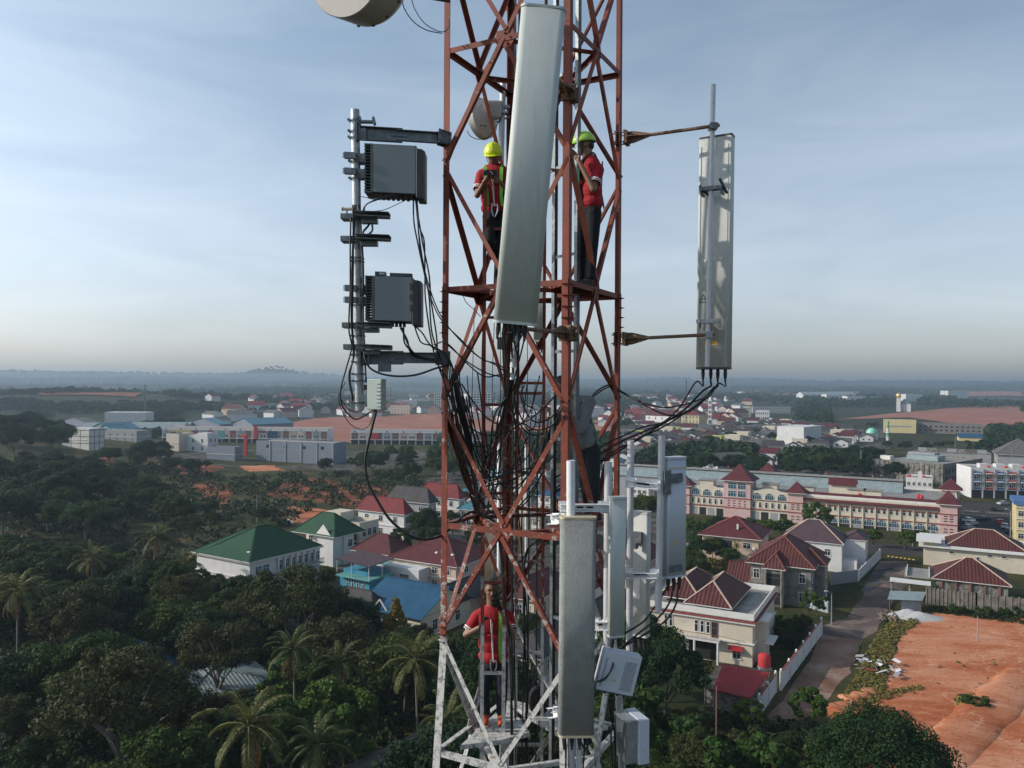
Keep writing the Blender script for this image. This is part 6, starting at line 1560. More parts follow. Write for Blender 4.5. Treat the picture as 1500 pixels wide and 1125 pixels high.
for (ya, yb) in ((t2[1], t3[0]), (t3[1], t4[0])):
    mb = MB(); P = [V(-.25, ya, 6.2)] + [V(-.25, ya + (yb - ya) * k / 12, 8.3 + 1.5 * math.sin(math.pi * k / 12)) for k in range(13)] + [V(-.25, yb, 6.2)]
    mb.poly(P[::-1]); mb.poly([p + V(.5, 0, 0) for p in P])
    for i in range(len(P)): mb.poly([P[i], P[(i + 1) % len(P)], P[(i + 1) % len(P)] + V(.5, 0, 0), P[i] + V(.5, 0, 0)])
    m.part('curved_gable', mb, W_CREAM)
    for i in range(3):
        yc = ya + (yb - ya) * (i + .5) / 3; m.win('L', yc, 6.35, 2.6, 2.1, arch=True, gl=GLB, off=-.25, mull=3)
    for i in range(6): m.win('L', ya + (yb - ya) * (i + .5) / 6, 3.8, 0.8, 1.7, arch=True, mull=0)
    for i in range(4): m.box('shopfront', W_GREY if i % 2 else DARK, -.02, ya + (yb - ya) * (i + .1) / 4, -1, .01, ya + (yb - ya) * (i + .9) / 4, 2.4)
m.box('penthouse', W_CREAM, 9, yspan(1250), 8.4, 13, yspan(1210), 11.4); m.gable(R_DRED, 8.5, yspan(1250), 13.5, yspan(1210), 11.4, 1.8, .3, 'y', W_CREAM)
for px_ in (1040, 1135, 1190, 1265, 1290): y = yspan(px_); m.box('stair_head', W_CREAM, 5, y, 8.4, 8.5, y + 4.5, 10.6); m.box('stair_roof', R_SLAB, 4.6, y - .4, 10.6, 8.9, y + 4.9, 10.8)
for px_, x in ((1345, 12), (1350, 10), (1258, 5)): m.tank(x, yspan(px_), 8.45)
m.box('back_tower', W_PINK, 29, -1, -1, 34.5, 4, 9.6); m.pyramid(R_DRED, 29, -1, 34.5, 4, 9.6, 3.6, .9)
m.box('back_tower', W_PINK, 28, yspan(1093), -1, 38, yspan(1058) - 0, 9.0); m.pyramid(R_DRED, 27, yspan(1120), 37, yspan(1075), 10.0, 5.0, .9)
m.pyramid(R_DRED, 30, yspan(1040), 34, yspan(1028), 10.2, 3.0, .9); m.pyramid(R_DRED, 30, yspan(1200), 34, yspan(1190), 10.0, 3.0, .9)
s_ = House('shed', 'long grey blue metal roofed shed behind the arcade building', 'shed', (1319, 722), 8.6, 900, 1330, 8.5, 61.2, W_GREY, W=12)
s_.gable(R_SHEET, 0, 0, 12, s_.D, 8.6, 3.2, .6, 'y', W_GREY)
mb = MB().bar(V(6, -.6, 11.9), V(6, s_.D + .6, 11.9), 3.0, .35); s_.part('ridge_vent', mb, R_SLAB)
a = House('shophouse_row', 'three storey shophouse row with blue and red facade panels at the right edge', 'building', (1560, 733), 0, 1423, 1600, 10.8, 80, W_WHITE, W=14)
nb = 8; bw = a.D / nb
for i in range(nb):
    y0 = a.D - (i + 1) * bw; cm = (W_DBLUE, W_RED)[i % 2]
    if i < 6:
        a.box('facade_panel', cm, -.25, y0 + .5, 3.4, 0, y0 + bw - .9, 10.0); a.box('pilaster', W_GREY, -.5, y0 + bw - .8, 3.2, 0, y0 + bw - .1, 10.9)
        for z in (4.2, 7.2): a.win('L', y0 + bw * .45, z, 2.0, 1.7, off=-.25, mull=2); a.box('canopy', W_TRIM, -1.0, y0 + bw * .2, z + 1.9, -.25, y0 + bw * .72, z + 2.2)
        a.box('shopfront', DARK, -.03, y0 + .3, 0, .01, y0 + bw - .3, 3.0)
a.parapet(W_TRIM, 0, 0, 14, a.D, 10.8, .7)
for i in range(5): a.box('stair_head', W_WHITE, 4, i * bw * 1.4 + 2, 10.8, 7, i * bw * 1.4 + 5, 12.6); a.tank(2.5, i * bw * 1.5 + 1, 10.9)
a = House('building', 'cream three storey building cut off by the right edge above the parked cars', 'building', (1530, 800), 0, 1490, 1560, 10.5, 62, W_YELLOW, W=12)
for z in (1.5, 4.5, 7.5): a.row('L', 0, a.D, 3, z, 1.3, 1.4); a.band(W_TRIM, z + 2.2, z + 2.4, .3)
a.box('roof_canopy', W_DBLUE, -.6, -.6, 10.5, 12, a.D + .6, 11.6)
a = House('house', 'long low cream house with white eaves and maroon hip roof at the right edge', 'house', (1525, 814), 4.6, 1354, 1600, 4.4, 62, W_CREAM, W=16)
a.part('eaves', MB().box(-1.0, -1, 4.4, 17, a.D + 1.0, 4.7), W_TRIM); a.hip(R_MAROON, 1.5, a.D * .12, 13, a.D * .78, 4.75, 3.6, .5, ridge=W_PEACH)
a.box('porch_slab', W_TRIM, -1.5, a.D * .84, 5.6, 8, a.D + 1.5, 5.9); a.box('wing', W_CREAM, 0, a.D * .86, 4.5, 8, a.D, 5.6)
for f in (.3, .42, .75): a.win('L', a.D * f, 3.3, 1.0, .5, mull=0)
a.win('L', a.D * .52, 1.2, .6, 1.8, mull=0)
a = House('house', 'unfinished low house with large ribbed maroon hip roof behind the long brick wall', 'house', (1477, 858), 4.2, 1372, 1490, 4.0, 62, W_MOSS, W=11)
a.hip(R_MAROON, 0, 0, 11, a.D, 4.2, 3.6, .6, ridge=W_PEACH); a.box('flat_slab', R_SLAB, -.5, a.D + .6, 3.9, 8, a.D + 5.5, 4.15); a.box('flat_slab', R_SLAB, 11.4, 0, 3.6, 14, 7, 3.8)
mb = MB(); 
for y in (a.D + 1, a.D + 5): mb.box(-.4, y, 4.15, 8, y + .15, 4.7)
a.part('parapet', mb, W_TRIM); a.box('canopy_slab', W_TRIM, -3.6, a.D + .8, 3.3, -.5, a.D + 8, 3.5)
for y in (a.D + 1.2, a.D + 4.4, a.D + 7.6): a.part('column', MB().cyl(V(-3.2, y, 0), V(-3.2, y, 3.3), .25, n=10), W_MOSS)
for f in (.1, .3, .5, .7, .9): a.box('brick_pier', W_BROWN, -.3, a.D * f, -1, 0, a.D * f + .35, 4.0)
P = [G(1304, 865, 2.9), G(1357, 867, 2.9), G(1351, 880, 2.5), G(1300, 878, 2.5)]
cp = thing('shed', 'small open shed with a pale tin roof beside the side street', 'shed', (P[3].x, P[3].y, 0))
mb = MB(); mb.poly(P[::-1]); mb.poly([p - V(0, 0, .06) for p in P]); mb.build('tin_roof', R_SHEET, cp, world=True)
for i in range(4): q = P[i].lerp((P[0] + P[2]) / 2, .12); MB().cyl(V(q.x, q.y, 0), V(q.x, q.y, q.z - .05), .07, n=7).build('post', W_BROWN, cp, world=True)
q0, q1 = P[3].lerp(P[2], .45), P[2].lerp(P[1], .1); MB().bar(V(q0.x, q0.y + .5, 1.1), V(q1.x, q1.y + .5, 1.1), .1, 2.2).build('wall', W_GREY, cp, world=True)
a = House('commercial_block', 'broad weathered grey commercial block with flat roofs behind the arcade building', 'building', (1381, 683), 8.0, 1278, 1440, 8.0, 40, W_MOSS)
a.parapet(W_MOSS, 0, 0, a.W, a.D, 8.0, .8); a.row('R', 2, a.W - 2, 12, 4.5, 2.0, 1.8, plain=True); a.row('R', 2, a.W - 2, 12, 1.2, 2.0, 1.8, plain=True)
a.box('roof_shed', R_SHEET, 18, a.D * .30, 8.2, 26, a.D * .75, 10.4); a.box('roof_box', W_GREY, 30, a.D * .5, 8.2, 36, a.D * .9, 10.8); a.box('roof_box', W_TRIM, 8, a.D * .85, 8.2, 12, a.D, 10)
for i in range(14): a.box('pilaster', W_MOSS, -.3, a.D * (i + .5) / 14, 0, 0, a.D * (i + .5) / 14 + .5, 8.7)
a = House('commercial_block', 'second grey commercial row with small roof huts, beyond the weathered block', 'building', (1452, 667), 9, 1340, 1470, 9, 62, W_GREY)
a.parapet(W_MOSS, 0, 0, a.W, a.D, 9, .8)
for i in range(7): a.box('roof_hut', (W_GREY, R_GREY, W_MOSS)[i % 3], 3 + i * .4, a.D * (.05 + .13 * i), 9, 6 + i * .4, a.D * (.05 + .13 * i) + 4, 11)
a = House('house', 'white flat roofed house with red tanks in front of the weathered grey block', 'house', (1366, 703), 6, 1328, 1379, 6.0, 62, W_WHITE)
a.parapet(W_WHITE, 0, 0, a.W, a.D, 6, .6); a.row('L', 0, a.D, 5, 3.6, 1.0, 1.2); a.tank(3, 3, 6); a.tank(4, 8, 6); a.box('stair_head', W_WHITE, 3, a.D * .4, 6, 7, a.D * .55, 8.4)
a = House('pavilion', 'large dark hip roofed hall at the right edge beyond the shophouses', 'building', (1530, 668), 6, 1462, 1560, 6, 62, W_GREY, W=24); a.hip(R_GREY, 0, 0, 24, a.D, 6, 8, 1.2)
a = House('unfinished_block', 'long unfinished grey brick block with a row of small openings, far right', 'building', (1440, 637), 0, 1343, 1450, 8.6, 66, W_RENDER)
a.row('L', 1, a.D - 1, 12, 5.5, 2.0, 1.4, plain=True, gl=DARK); a.row('L', 1, a.D - 1, 12, 2.2, 2.0, 1.4, plain=True, gl=DARK); a.parapet(W_RENDER, 0, 0, a.W, a.D, 8.6, .8)
a = House('hall', 'pale yellow windowless hall left of the unfinished grey block', 'building', (1342, 635), 0, 1295, 1350, 11, 66, W_YELLOW); a.box('recess', W_GREY, -.05, a.D * .15, 5.2, .1, a.D * .85, 6.6); a.parapet(W_YELLOW, 0, 0, a.W, a.D, 11, .8)
a = House('shed', 'low blue roofed shed in front of the unfinished grey block', 'shed', (1438, 641), 3, 1405, 1445, 3, 66, W_YELLOW); a.gable(R_BLUE, 0, 0, a.W, a.D, 3, 2.5, .8, 'y', W_YELLOW)

a = House('hall', 'long white two storey hall with a big dark green hip roof among the trees', 'building', (366, 822), 7.0, 290, 470, 6.9, 58, W_WHITE)
D, Wd = a.D, a.W
a.hip(R_GREEN, 0, 0, 13, D, 7.0, 4.2, .9); a.hip(R_GREEN, 0.3, 0, Wd - 1, 14, 7.02, 4.9, .9); a.band(W_TRIM, 6.5, 6.85, .6); a.band(W_TRIM, 3.3, 3.5, .2)
for f in (.1, .3): a.win('R', Wd * f * .5 + 1.2, 4.0, 1.6, 1.6, gl=GLB)
for i in range(7):
    x = Wd * .36 + i * Wd * .09; a.box('pier', W_TRIM, x, -.5, -1, x + .35, 0, 6.5)
    a.win('R', x + Wd * .045, 3.9, 1.8, 1.9, gl=GL, mull=2)
a.box('gallery_slab', W_TRIM, Wd * .36, -1.4, 3.3, Wd, 0, 3.5)
mb = MB()
for i in range(60): x = Wd * .36 + i * Wd * .64 / 60; mb.box(x, -1.38, 3.5, x + .05, -1.34, 4.4)
mb.box(Wd * .36, -1.4, 4.4, Wd, -1.3, 4.5); a.part('railing', mb, W_GREY)
a.box('vent_box', W_TRIM, 1.2, 1.6, 7.6, 2.0, 2.4, 8.4)
b = House('hall', 'green roofed white wing with a gabled end joined to the long hall', 'building', (504, 783), 7.0, 450, 520, 6.9, 58, W_WHITE)
b.hip(R_GREEN, -3, 0, b.W + 2, b.D, 7.0, 4.4, .9)
b.part('gable_wall', MB().poly([V(-3.6, .5, 7), V(-3.6, 5.5, 7), V(-3.6, 3, 9.6)][::-1]), W_TRIM); b.win('R', 2, 4, 1.5, 1.6); b.row('L', 0, b.D, 4, 4, 1.3, 1.6, off=-0.0)
b.box('wing', W_WHITE, -3, .5, -1, 0, 5.5, 7)
def simple_house(label, A, zA, Lpx, Rpx, h, wall, roof, rise, yaw=60, floors=2, kind='hip', group=None, oh=.7, W=None, nL=3, nR=2, cat='house', name='house', ridge=None, bal=False):
    a = House(name, label, cat, A, zA, Lpx, Rpx, h, yaw, wall, group, W=W)
    if kind == 'hip': a.hip(roof, 0, 0, a.W, a.D, h + .1, rise, oh, ridge=ridge)
    elif kind == 'gabley': a.gable(roof, 0, 0, a.W, a.D, h + .1, rise, oh, 'y', wall)
    elif kind == 'gablex': a.gable(roof, 0, 0, a.W, a.D, h + .1, rise, oh, 'x', wall)
    else: a.parapet(wall, 0, 0, a.W, a.D, h, .8)
    for f in range(floors):
        z = h * f / floors + h / floors * .3; hh = h / floors * .45
        if nL: a.row('L', .6, a.D - .6, nL, z, min(1.3, a.D / nL * .6), hh)
        if nR: a.row('R', .6, a.W - .6, nR, z, min(1.3, a.W / nR * .6), hh)
    if floors > 1: a.band(W_TRIM, h / 2 - .1, h / 2 + .12, .25)
    if bal: a.box('balcony_slab', W_TRIM, a.W * .2, -1.4, h / 2, a.W * .8, 0, h / 2 + .2); a.box('balcony_wall', W_TRIM, a.W * .2, -1.45, h / 2 + .2, a.W * .8, -1.3, h / 2 + 1.1)
    return a
a = simple_house('flat roofed beige block with a stepped roof between the green hall and the red roofs', (527, 771), 7.5, 468, 556, 7.5, W_CREAM, None, 0, kind='flat', nL=2, nR=3)
a.box('stair_head', W_CREAM, 2, a.D * .6, 7.5, 7, a.D * .95, 9.8); a.box('glass_bay', GL, -.05, 1, 3.0, .05, 4, 6.2)
simple_house('white villa with a bright red hip roof and curved balcony, leftmost of the villa row', (592, 754), 6.8, 526, 604, 6.8, W_WHITE, R_RED, 3.8, bal=True, ridge=R_RED)
simple_house('grey villa with a charcoal hip roof between two red roofed villas', (628, 738), 6.8, 568, 640, 6.8, W_GREY, R_DARK, 4.2, bal=True)
simple_house('white villa with a red hip roof right behind the left tower leg', (672, 731), 6.8, 616, 682, 6.8, W_WHITE, R_RED, 4.0, bal=True, ridge=R_RED)
a = simple_house('single storey house with brownish red hip roof above the blue house', (572, 812), 5.2, 520, 604, 5.0, W_TEAL, R_DRED, 3.4, nL=2)
a = simple_house('peach walled house with a dark red hip roof just left of the left tower leg', (668, 829), 5.4, 574, 704, 5.2, W_PEACH, R_DRED, 4.0, nL=5, ridge=W_MAROON, W=14)
a.box('extension', W_WHITE, -3.5, a.D * .4, -1, 0, a.D * .95, 4.4); a.win('L', a.D * .62, 1.4, 2.4, 1.8, off=-3.5, mull=4); a.tank(2.5, 2.5, 6.2, .4, .9, W_TRIM); a.tank(2.5, 6.5, 6.2, .4, .9, W_TRIM)
bl = House('house', 'bright blue open sided house with a striped purple lean to roof', 'house', (541, 848), 3.2, 500, 572, 3.0, 58, W_BLUE)
bl.box('upper_floor', W_BLUE, 1.0, 1.0, 3.0, bl.W, bl.D, 4.1); bl.box('terrace_slab', W_TEAL, -1.2, -1.2, 3.0, bl.W, bl.D, 3.3)
mb = MB(); X, Y = bl.W, bl.D; P = [V(-1.2, -1.0, 5.9), V(X + .5, -1.0, 6.3), V(X + .5, Y + .5, 6.9), V(-1.2, Y + .5, 6.5)]; mb.poly(P); mb.poly([p - V(0, 0, .12) for p in P][::-1]); bl.part('roof', mb, R_PURPLE)
for x, y in ((-.9, -.7), (X * .5, -.7), (X, -.7), (-.9, Y * .5), (-.9, Y)): bl.part('post', MB().cyl(V(x, y, 3.3), V(x, y, 6.0), .08, n=7), W_TRIM)
for i in range(4): bl.win('L', Y * (.2 + .18 * i), .6, .5, 2.0, mull=0, fm=W_TRIM)
a = simple_house('low house with a wide bright blue tiled roof and a small white gable', (616, 905), 4.0, 532, 668, 3.8, W_CREAM, R_BLUE, 3.6, yaw=58, floors=1, kind='gabley', nL=3, nR=2, W=14)
a.part('dormer_trim', MB().bar(V(-.9, a.D * .5, 4.3), V(-.9, a.D * .62, 6.0), .2, .2).bar(V(-.9, a.D * .62, 6.0), V(-.9, a.D * .74, 4.3), .2, .2), W_TRIM)
simple_house('low house with a charcoal roof between the palms and the blue roof', (545, 893), 4.0, 488, 566, 3.8, W_BLUE, R_DARK, 2.6, yaw=58, floors=1)
simple_house('low house with teal blue roof hidden in the trees at the lower left', (215, 985), 4.2, 150, 262, 4.0, W_BLUE, R_BLUE, 2.2, yaw=50, floors=1)
simple_house('small rusty roofed hut deep in the trees near the bottom edge', (545, 1140), 3.0, 515, 575, 2.8, W_BROWN, R_GREY, 1.0, yaw=50, floors=1)
a = simple_house('shed roofed with glinting bare metal strips under the trees at lower left', (262, 1030), 3.4, 225, 280, 3.2, W_GREY, R_SHEET, 1.2, yaw=40, floors=1)
simple_house('peach gabled house with a charcoal roof seen through the lower lattice', (668, 882), 4.2, 640, 712, 4.0, W_PEACH, R_DARK, 2.8, kind='gablex', floors=1, W=12)
simple_house('dark maroon hip roofed house seen through the lattice beside the cable ladder', (782, 878), 4.6, 742, 838, 4.4, W_CREAM, R_DRED, 3.2, floors=1, W=14)
simple_house('cream two storey house with dark windows seen through the lattice behind the bottom worker', (792, 962), 6.4, 742, 846, 6.2, W_CREAM, R_DARK, 2.2, nL=4, nR=3, W=13)
simple_house('pale green house with grey roof between the stippled panel and the slim panel', (862, 812), 6.4, 838, 898, 6.2, W_CREAM, R_DARK, 2.4, nL=2, nR=2, W=12)
simple_house('white house with a maroon roof behind the stippled panel', (856, 868), 5.0, 830, 900, 4.8, W_WHITE, R_DRED, 3.4, W=13)
simple_house('long grey roofed white house behind the foot of the slim panel', (880, 912), 5.0, 846, 930, 4.8, W_WHITE, R_DARK, 2.8, W=12)
simple_house('cream house with red roof behind the cream antenna', (944, 823), 6.0, 905, 965, 5.8, W_PEACH, R_DRED, 3.2, W=11)
simple_house('white teal roofed house above the villas seen left of the ladder', (700, 722), 5.0, 664, 724, 4.8, W_WHITE, R_TEAL, 1.2, floors=1)
for i, (px_, py_, c, rf) in enumerate(((700, 748, W_WHITE, R_TEAL), (728, 770, W_WHITE, R_GREY), (752, 735, W_CREAM, R_DRED), (775, 712, W_WHITE, R_DARK), (790, 760, W_CREAM, R_GREY), (815, 728, W_WHITE, R_BLUE), (800, 690, W_WHITE, R_DRED), (760, 690, W_CREAM, R_DARK), (730, 700, W_WHITE, R_BSHEET), (850, 700, W_WHITE, R_DARK), (872, 742, W_PINK, R_DRED), (880, 690, W_WHITE, R_GREY), (925, 700, W_WHITE, R_SLAB), (950, 716, W_WHITE, R_SLAB), (905, 660, W_LIME, R_DRED))):
    simple_house('small %s walled house number of the dense block seen through the tower' % ('white', 'cream')[i % 2] if False else 'small house with %s roof in the dense block seen through the tower lattice' % {R_TEAL.name: 'teal', R_GREY.name: 'grey', R_DRED.name: 'dark red', R_DARK.name: 'charcoal', R_BLUE.name: 'blue', R_BSHEET.name: 'pale blue', R_SLAB.name: 'flat concrete'}[rf.name],
                 (px_, py_), 5.0, px_ - 26, px_ + 16, 5.0, c, rf, 2.4 if rf is not R_SLAB else 0, kind='hip' if rf is not R_SLAB else 'flat', group='houses in the dense block behind the tower')
a = House('warehouse', 'large windowless blue grey warehouse with a pale flat roof in front of the shop row', 'warehouse', (490, 651), 10.5, 376, 508, 10.5, 72, W_BLUEG)
a.parapet(W_BLUEG, 0, 0, a.W, a.D, 10.5, .6, floor=wall_mat('pale_slab', (0.42, 0.36, 0.30), .15))
for i in range(5): a.box('pilaster', W_GREY, -.3, a.D * i / 5 + .5, 0, 0, a.D * i / 5 + 1.3, 10.8)
for f in (.15, .38, .62, .85): a.win('L', a.D * f, 7.4, 1.8, 1.6, plain=True)
for z in (3.4, 7.0): a.band(W_GREY, z, z + .15, .06)
def shop_row(label, A, zA, Lpx, h, yaw, n, W=14):
    a = House('shophouse_row', label, 'building', A, zA, Lpx, A[0] + 8, h, yaw, W_WHITE, W=W); bw = a.D / n
    for i in range(n):
        y = i * bw; a.box('bay_panel', (W_BROWN, W_CREAM, W_GREY, W_PINK, W_MAROON)[(i * 7) % 5], -.2, y + bw * .12, 3.4, 0, y + bw * .88, h - 1.6)
        a.win('L', y + bw * .32, 4.2, bw * .22, 1.7, off=-.2, mull=0); a.win('L', y + bw * .68, 4.2, bw * .22, 1.7, off=-.2, mull=0)
        if i % 2: a.win('L', y + bw * .5, h - 1.2 + 0, bw * .18, .8, plain=True)
        a.box('shopfront', DARK, -.02, y + .4, 0, .02, y + bw - .4, 3)
    a.band(W_TRIM, 3.1, 3.4, .8); a.band(W_TRIM, h - 1.5, h - 1.3, .3); a.parapet(W_TRIM, 0, 0, W, a.D, h, .5, floor=wall_mat('rust_slab', (0.32, 0.18, 0.13)))
    return a
a = shop_row('long three storey white shop row with brown and red bays, left of the thick pole', (480, 629), 10.2, 238, 10.2, 86, 22)
a.box('sign_panel', W_RED, -1.0, a.D * .42, 3, -.3, a.D * .44, 12.0); a.box('sign_panel', W_YELLOW, -.4, a.D * .82, 7.4, -.25, a.D * .95, 9.0); a.box('sign_panel', GLB, -.4, a.D * .30, 2, -.25, a.D * .36, 8.5); a.box('sign_panel', W_RED, -.4, a.D * .37, 7.2, -.25, a.D * .41, 8.6); a.box('sign_panel', W_TEAL, -.4, a.D * .62, 2.4, -.25, a.D * .66, 8.4)
a = shop_row('second white shop row partly behind the left tower leg, with white and maroon bays', (705, 632), 9.5, 514, 9.5, 88, 16)
a.box('sign_panel', W_DBLUE, -.6, a.D * .27, 3, -.25, a.D * .32, 8.6); a.box('sign_panel', W_RED, -.6, a.D * .78, 3.4, -.25, a.D * .84, 7.8)
a = House('sign_pylon', 'tall bright red sign pylon standing between the shop row and the warehouse', 'sign', (361, 671), 0, 357.5, 362, 11.5, 80, W_RED, W=1.2, D=1.6); a.box('sign_arm', W_RED, -.2, -.2, 10.5, 1.2, a.D + 2.4, 11.8)
a = simple_house('white flat roofed block with small square windows in front of the shop row', (304, 669), 0, 262, 320, 9.0, W_WHITE, None, 0, yaw=72, kind='flat', nL=3, nR=2, cat='building', name='building')
a.box('roof_tower', W_WHITE, 2, 2, 9, 8, 9, 11); 
simple_house('cream windowless block left of the white flat roofed block', (262, 669), 0, 244, 268, 9.0, W_CREAM, None, 0, yaw=72, kind='flat', nL=0, nR=0, cat='building', name='building')
simple_house('low blue grey block with red fronts beside the sign pylon', (344, 678), 0, 304, 356, 6.4, W_BLUEG, None, 0, yaw=72, kind='flat', nL=0, nR=2, cat='building', name='building')
simple_house('pale blue grey factory behind the dark trees at the left', (200, 660), 0, 134, 222, 6.2, W_GREY, None, 0, yaw=72, kind='flat', nL=6, nR=0, cat='building', name='factory')
a = simple_house('white three storey block with dark frame lines at the far left', (131, 677), 0, 91, 153, 10.6, W_WHITE, None, 0, yaw=70, kind='flat', nL=0, nR=0, cat='building', name='building')
mb = MB()
for z in (3.4, 7.0, 10.3): mb.box(-.08, -.08, z, a.W, 0.0, z + .35); mb.box(-.08, 0, z, 0, a.D, z + .35)
for f in (0, .33, .66, 1): mb.box(-.08, a.D * f - .2, 0, 0, a.D * f + .2, 10.6); mb.box(a.W * f - .2, -.08, 0, a.W * f + .2, 0, 10.6)
a.part('frame_lines', mb, W_MOSS)
def warehouse(label, A, zA, L_, R_, h, rise, wall, roof, yaw=60, along='x'):
    a = House('warehouse', label, 'warehouse', A, zA, L_, R_, h, yaw, wall); a.gable(roof, 0, 0, a.W, a.D, h, rise, .6, along, wall)
    a.row('L', 1, a.D - 1, 6, h * .3, 3, 1.5, plain=True); return a
warehouse('grey roofed warehouse beyond the dark trees, leftmost of the blue sheds', (134, 622), 7, 80, 152, 7, 5, W_BLUEG, R_GREY)
warehouse('pale blue roofed warehouse, larger of the pair beyond the dark trees', (160, 634), 6, 132, 205, 6, 4.5, W_BLUEG, R_BSHEET)
warehouse('turquoise roofed warehouse nearest of the sheds beyond the dark trees', (170, 643), 5, 138, 198, 5, 4, W_TEAL, R_TEAL)
warehouse('steel blue twin roofed warehouse behind the shop row', (322, 622), 8, 272, 338, 8, 4.5, W_BLUEG, R_BSHEET)
warehouse('long steel blue warehouse at the edge of the pink clay plateau', (370, 622), 8, 342, 430, 8, 4.5, W_BLUEG, R_BSHEET, 50)
a = House('office_tower', 'glass curtain office building far behind the left leg', 'building', (668, 600), 0, 637, 676, 27, 80, GLB, W=18)
mb = MB()
for i in range(12): mb.box(-.3, a.D * i / 11 - .3, 0, 0, a.D * i / 11 + .3, 27)
for i in range(7): mb.box(-.3, 0, i * 4.2, -.01, a.D, i * 4.2 + .7)
a.part('mullions', mb, W_TRIM)
a = House('office_tower', 'second glass office building seen through the lattice, right of the first', 'building', (722, 600), 0, 690, 730, 27, 80, GLB, W=18)
mb = MB()
for i in range(9): mb.box(-.3, a.D * i / 8 - .3, 0, 0, a.D * i / 8 + .3, 27)
for i in range(7): mb.box(-.3, 0, i * 4.2, -.01, a.D, i * 4.2 + .7)
a.part('mullions', mb, W_TRIM)
simple_house('pink flat roofed three storey building left of the glass towers', (600, 608), 0, 572, 602, 11, W_PEACH, None, 0, yaw=75, kind='flat', floors=3, nL=6, nR=0, cat='building', name='building')
a = simple_house('cream four storey block with bright red hip roof at the middle right', (1024, 628), 0, 998, 1036, 13, W_YELLOW, R_RED, 5, yaw=62, floors=3, nL=5, nR=3, cat='building', name='apartment_block')
a = simple_house('white hall with maroon gable roof left of the cream block', (985, 626), 0, 946, 996, 11, W_WHITE, R_DRED, 5, yaw=40, kind='gabley', cat='building', name='hall', nL=4)
a = House('minaret', 'slim white minaret with open arched storeys above the red roofed block', 'minaret', (1042, 628), 0, 1037.5, 1044, 26, 62, None)
for k in range(6):
    z = k * 4.6; a.box('storey', W_WHITE, .3, .3, z, a.W - .3, a.D - .3, z + 3.8); a.box('balcony', W_TRIM, -.3, -.3, z + 3.8, a.W + .3, a.D + .3, z + 4.6); a.win('L', a.D / 2, z + .8, a.D * .45, 2.6, off=.3, plain=True, gl=DARK, arch=True)
a.part('spire', MB().lathe(V(a.W / 2, a.D / 2, 27.6), V(0, 0, 1), [(0, 1.2), (1.0, 1.5), (2.0, 1.0), (3.2, .1)], 10), W_TRIM)
simple_house('long low white factory right of the minaret', (1085, 612), 0, 1050, 1092, 9, W_WHITE, None, 0, yaw=75, kind='flat', nL=8, nR=0, cat='building', name='factory')
simple_house('tan four storey block beside the long factory', (1100, 611), 0, 1090, 1103, 13, W_CREAM, None, 0, yaw=75, kind='flat', floors=3, nL=3, nR=0, cat='building', name='building')
simple_house('long grey two storey block with orange parapet at the middle right', (1158, 606), 0, 1103, 1162, 9, W_GREY, None, 0, yaw=82, kind='flat', nL=12, nR=0, cat='building', name='building')
simple_house('white block with two rows of windows left of a grey wing', (1127, 616), 0, 1107, 1139, 11, W_WHITE, None, 0, yaw=70, kind='flat', nL=6, nR=0, cat='building', name='building')
a = House('mosque', 'teal roofed mosque with a white tower and golden dome on the far right ridge', 'mosque', (1334, 604), 0, 1316, 1345, 12, 60, W_WHITE); a.gable(R_TEAL, 0, 0, a.W, a.D, 12, 9, 1, 'x', W_GREY)
a.box('tower', W_WHITE, -6, a.D * .8, 0, 0, a.D * .8 + 6, 22); a.part('dome', MB().ell(V(-3, a.D * .8 + 3, 26), 4, 4, 4.5), mat('gold_dome', (0.8, 0.6, 0.2), .3, .6), smooth=True)
a = House('mosque', 'small mosque with pale green dome among the dark trees', 'mosque', (1285, 645), 0, 1268, 1294, 4, 62, W_WHITE); a.part('dome', MB().ell(V(a.W * .5, a.D * .5, 5), 4.2, 4.2, 4.4, 16, 10), mat('green_dome', (0.20, 0.52, 0.40), .4), smooth=True)
q = G(1300.5, 646, 0); mn = thing('minaret', 'slim green and white minaret beside the pale green dome', 'minaret', tuple(q))
for k in range(4): MB().cyl(q + V(0, 0, k * 3.3), q + V(0, 0, k * 3.3 + 2.9), 1.15 - .1 * k, n=12).build('storey', (W_WHITE, mat('green_paint', (0.06, 0.30, 0.14), .6))[k % 2], mn, world=True); MB().cyl(q + V(0, 0, k * 3.3 + 2.9), q + V(0, 0, k * 3.3 + 3.3), 1.6 - .1 * k, n=12).build('gallery', W_TRIM, mn, world=True)
MB().lathe(q + V(0, 0, 13.2), V(0, 0, 1), [(0, .9), (.8, 1.0), (1.8, .6), (3, .05)], 12).build('cap', MATS['green_paint'], mn, world=True)

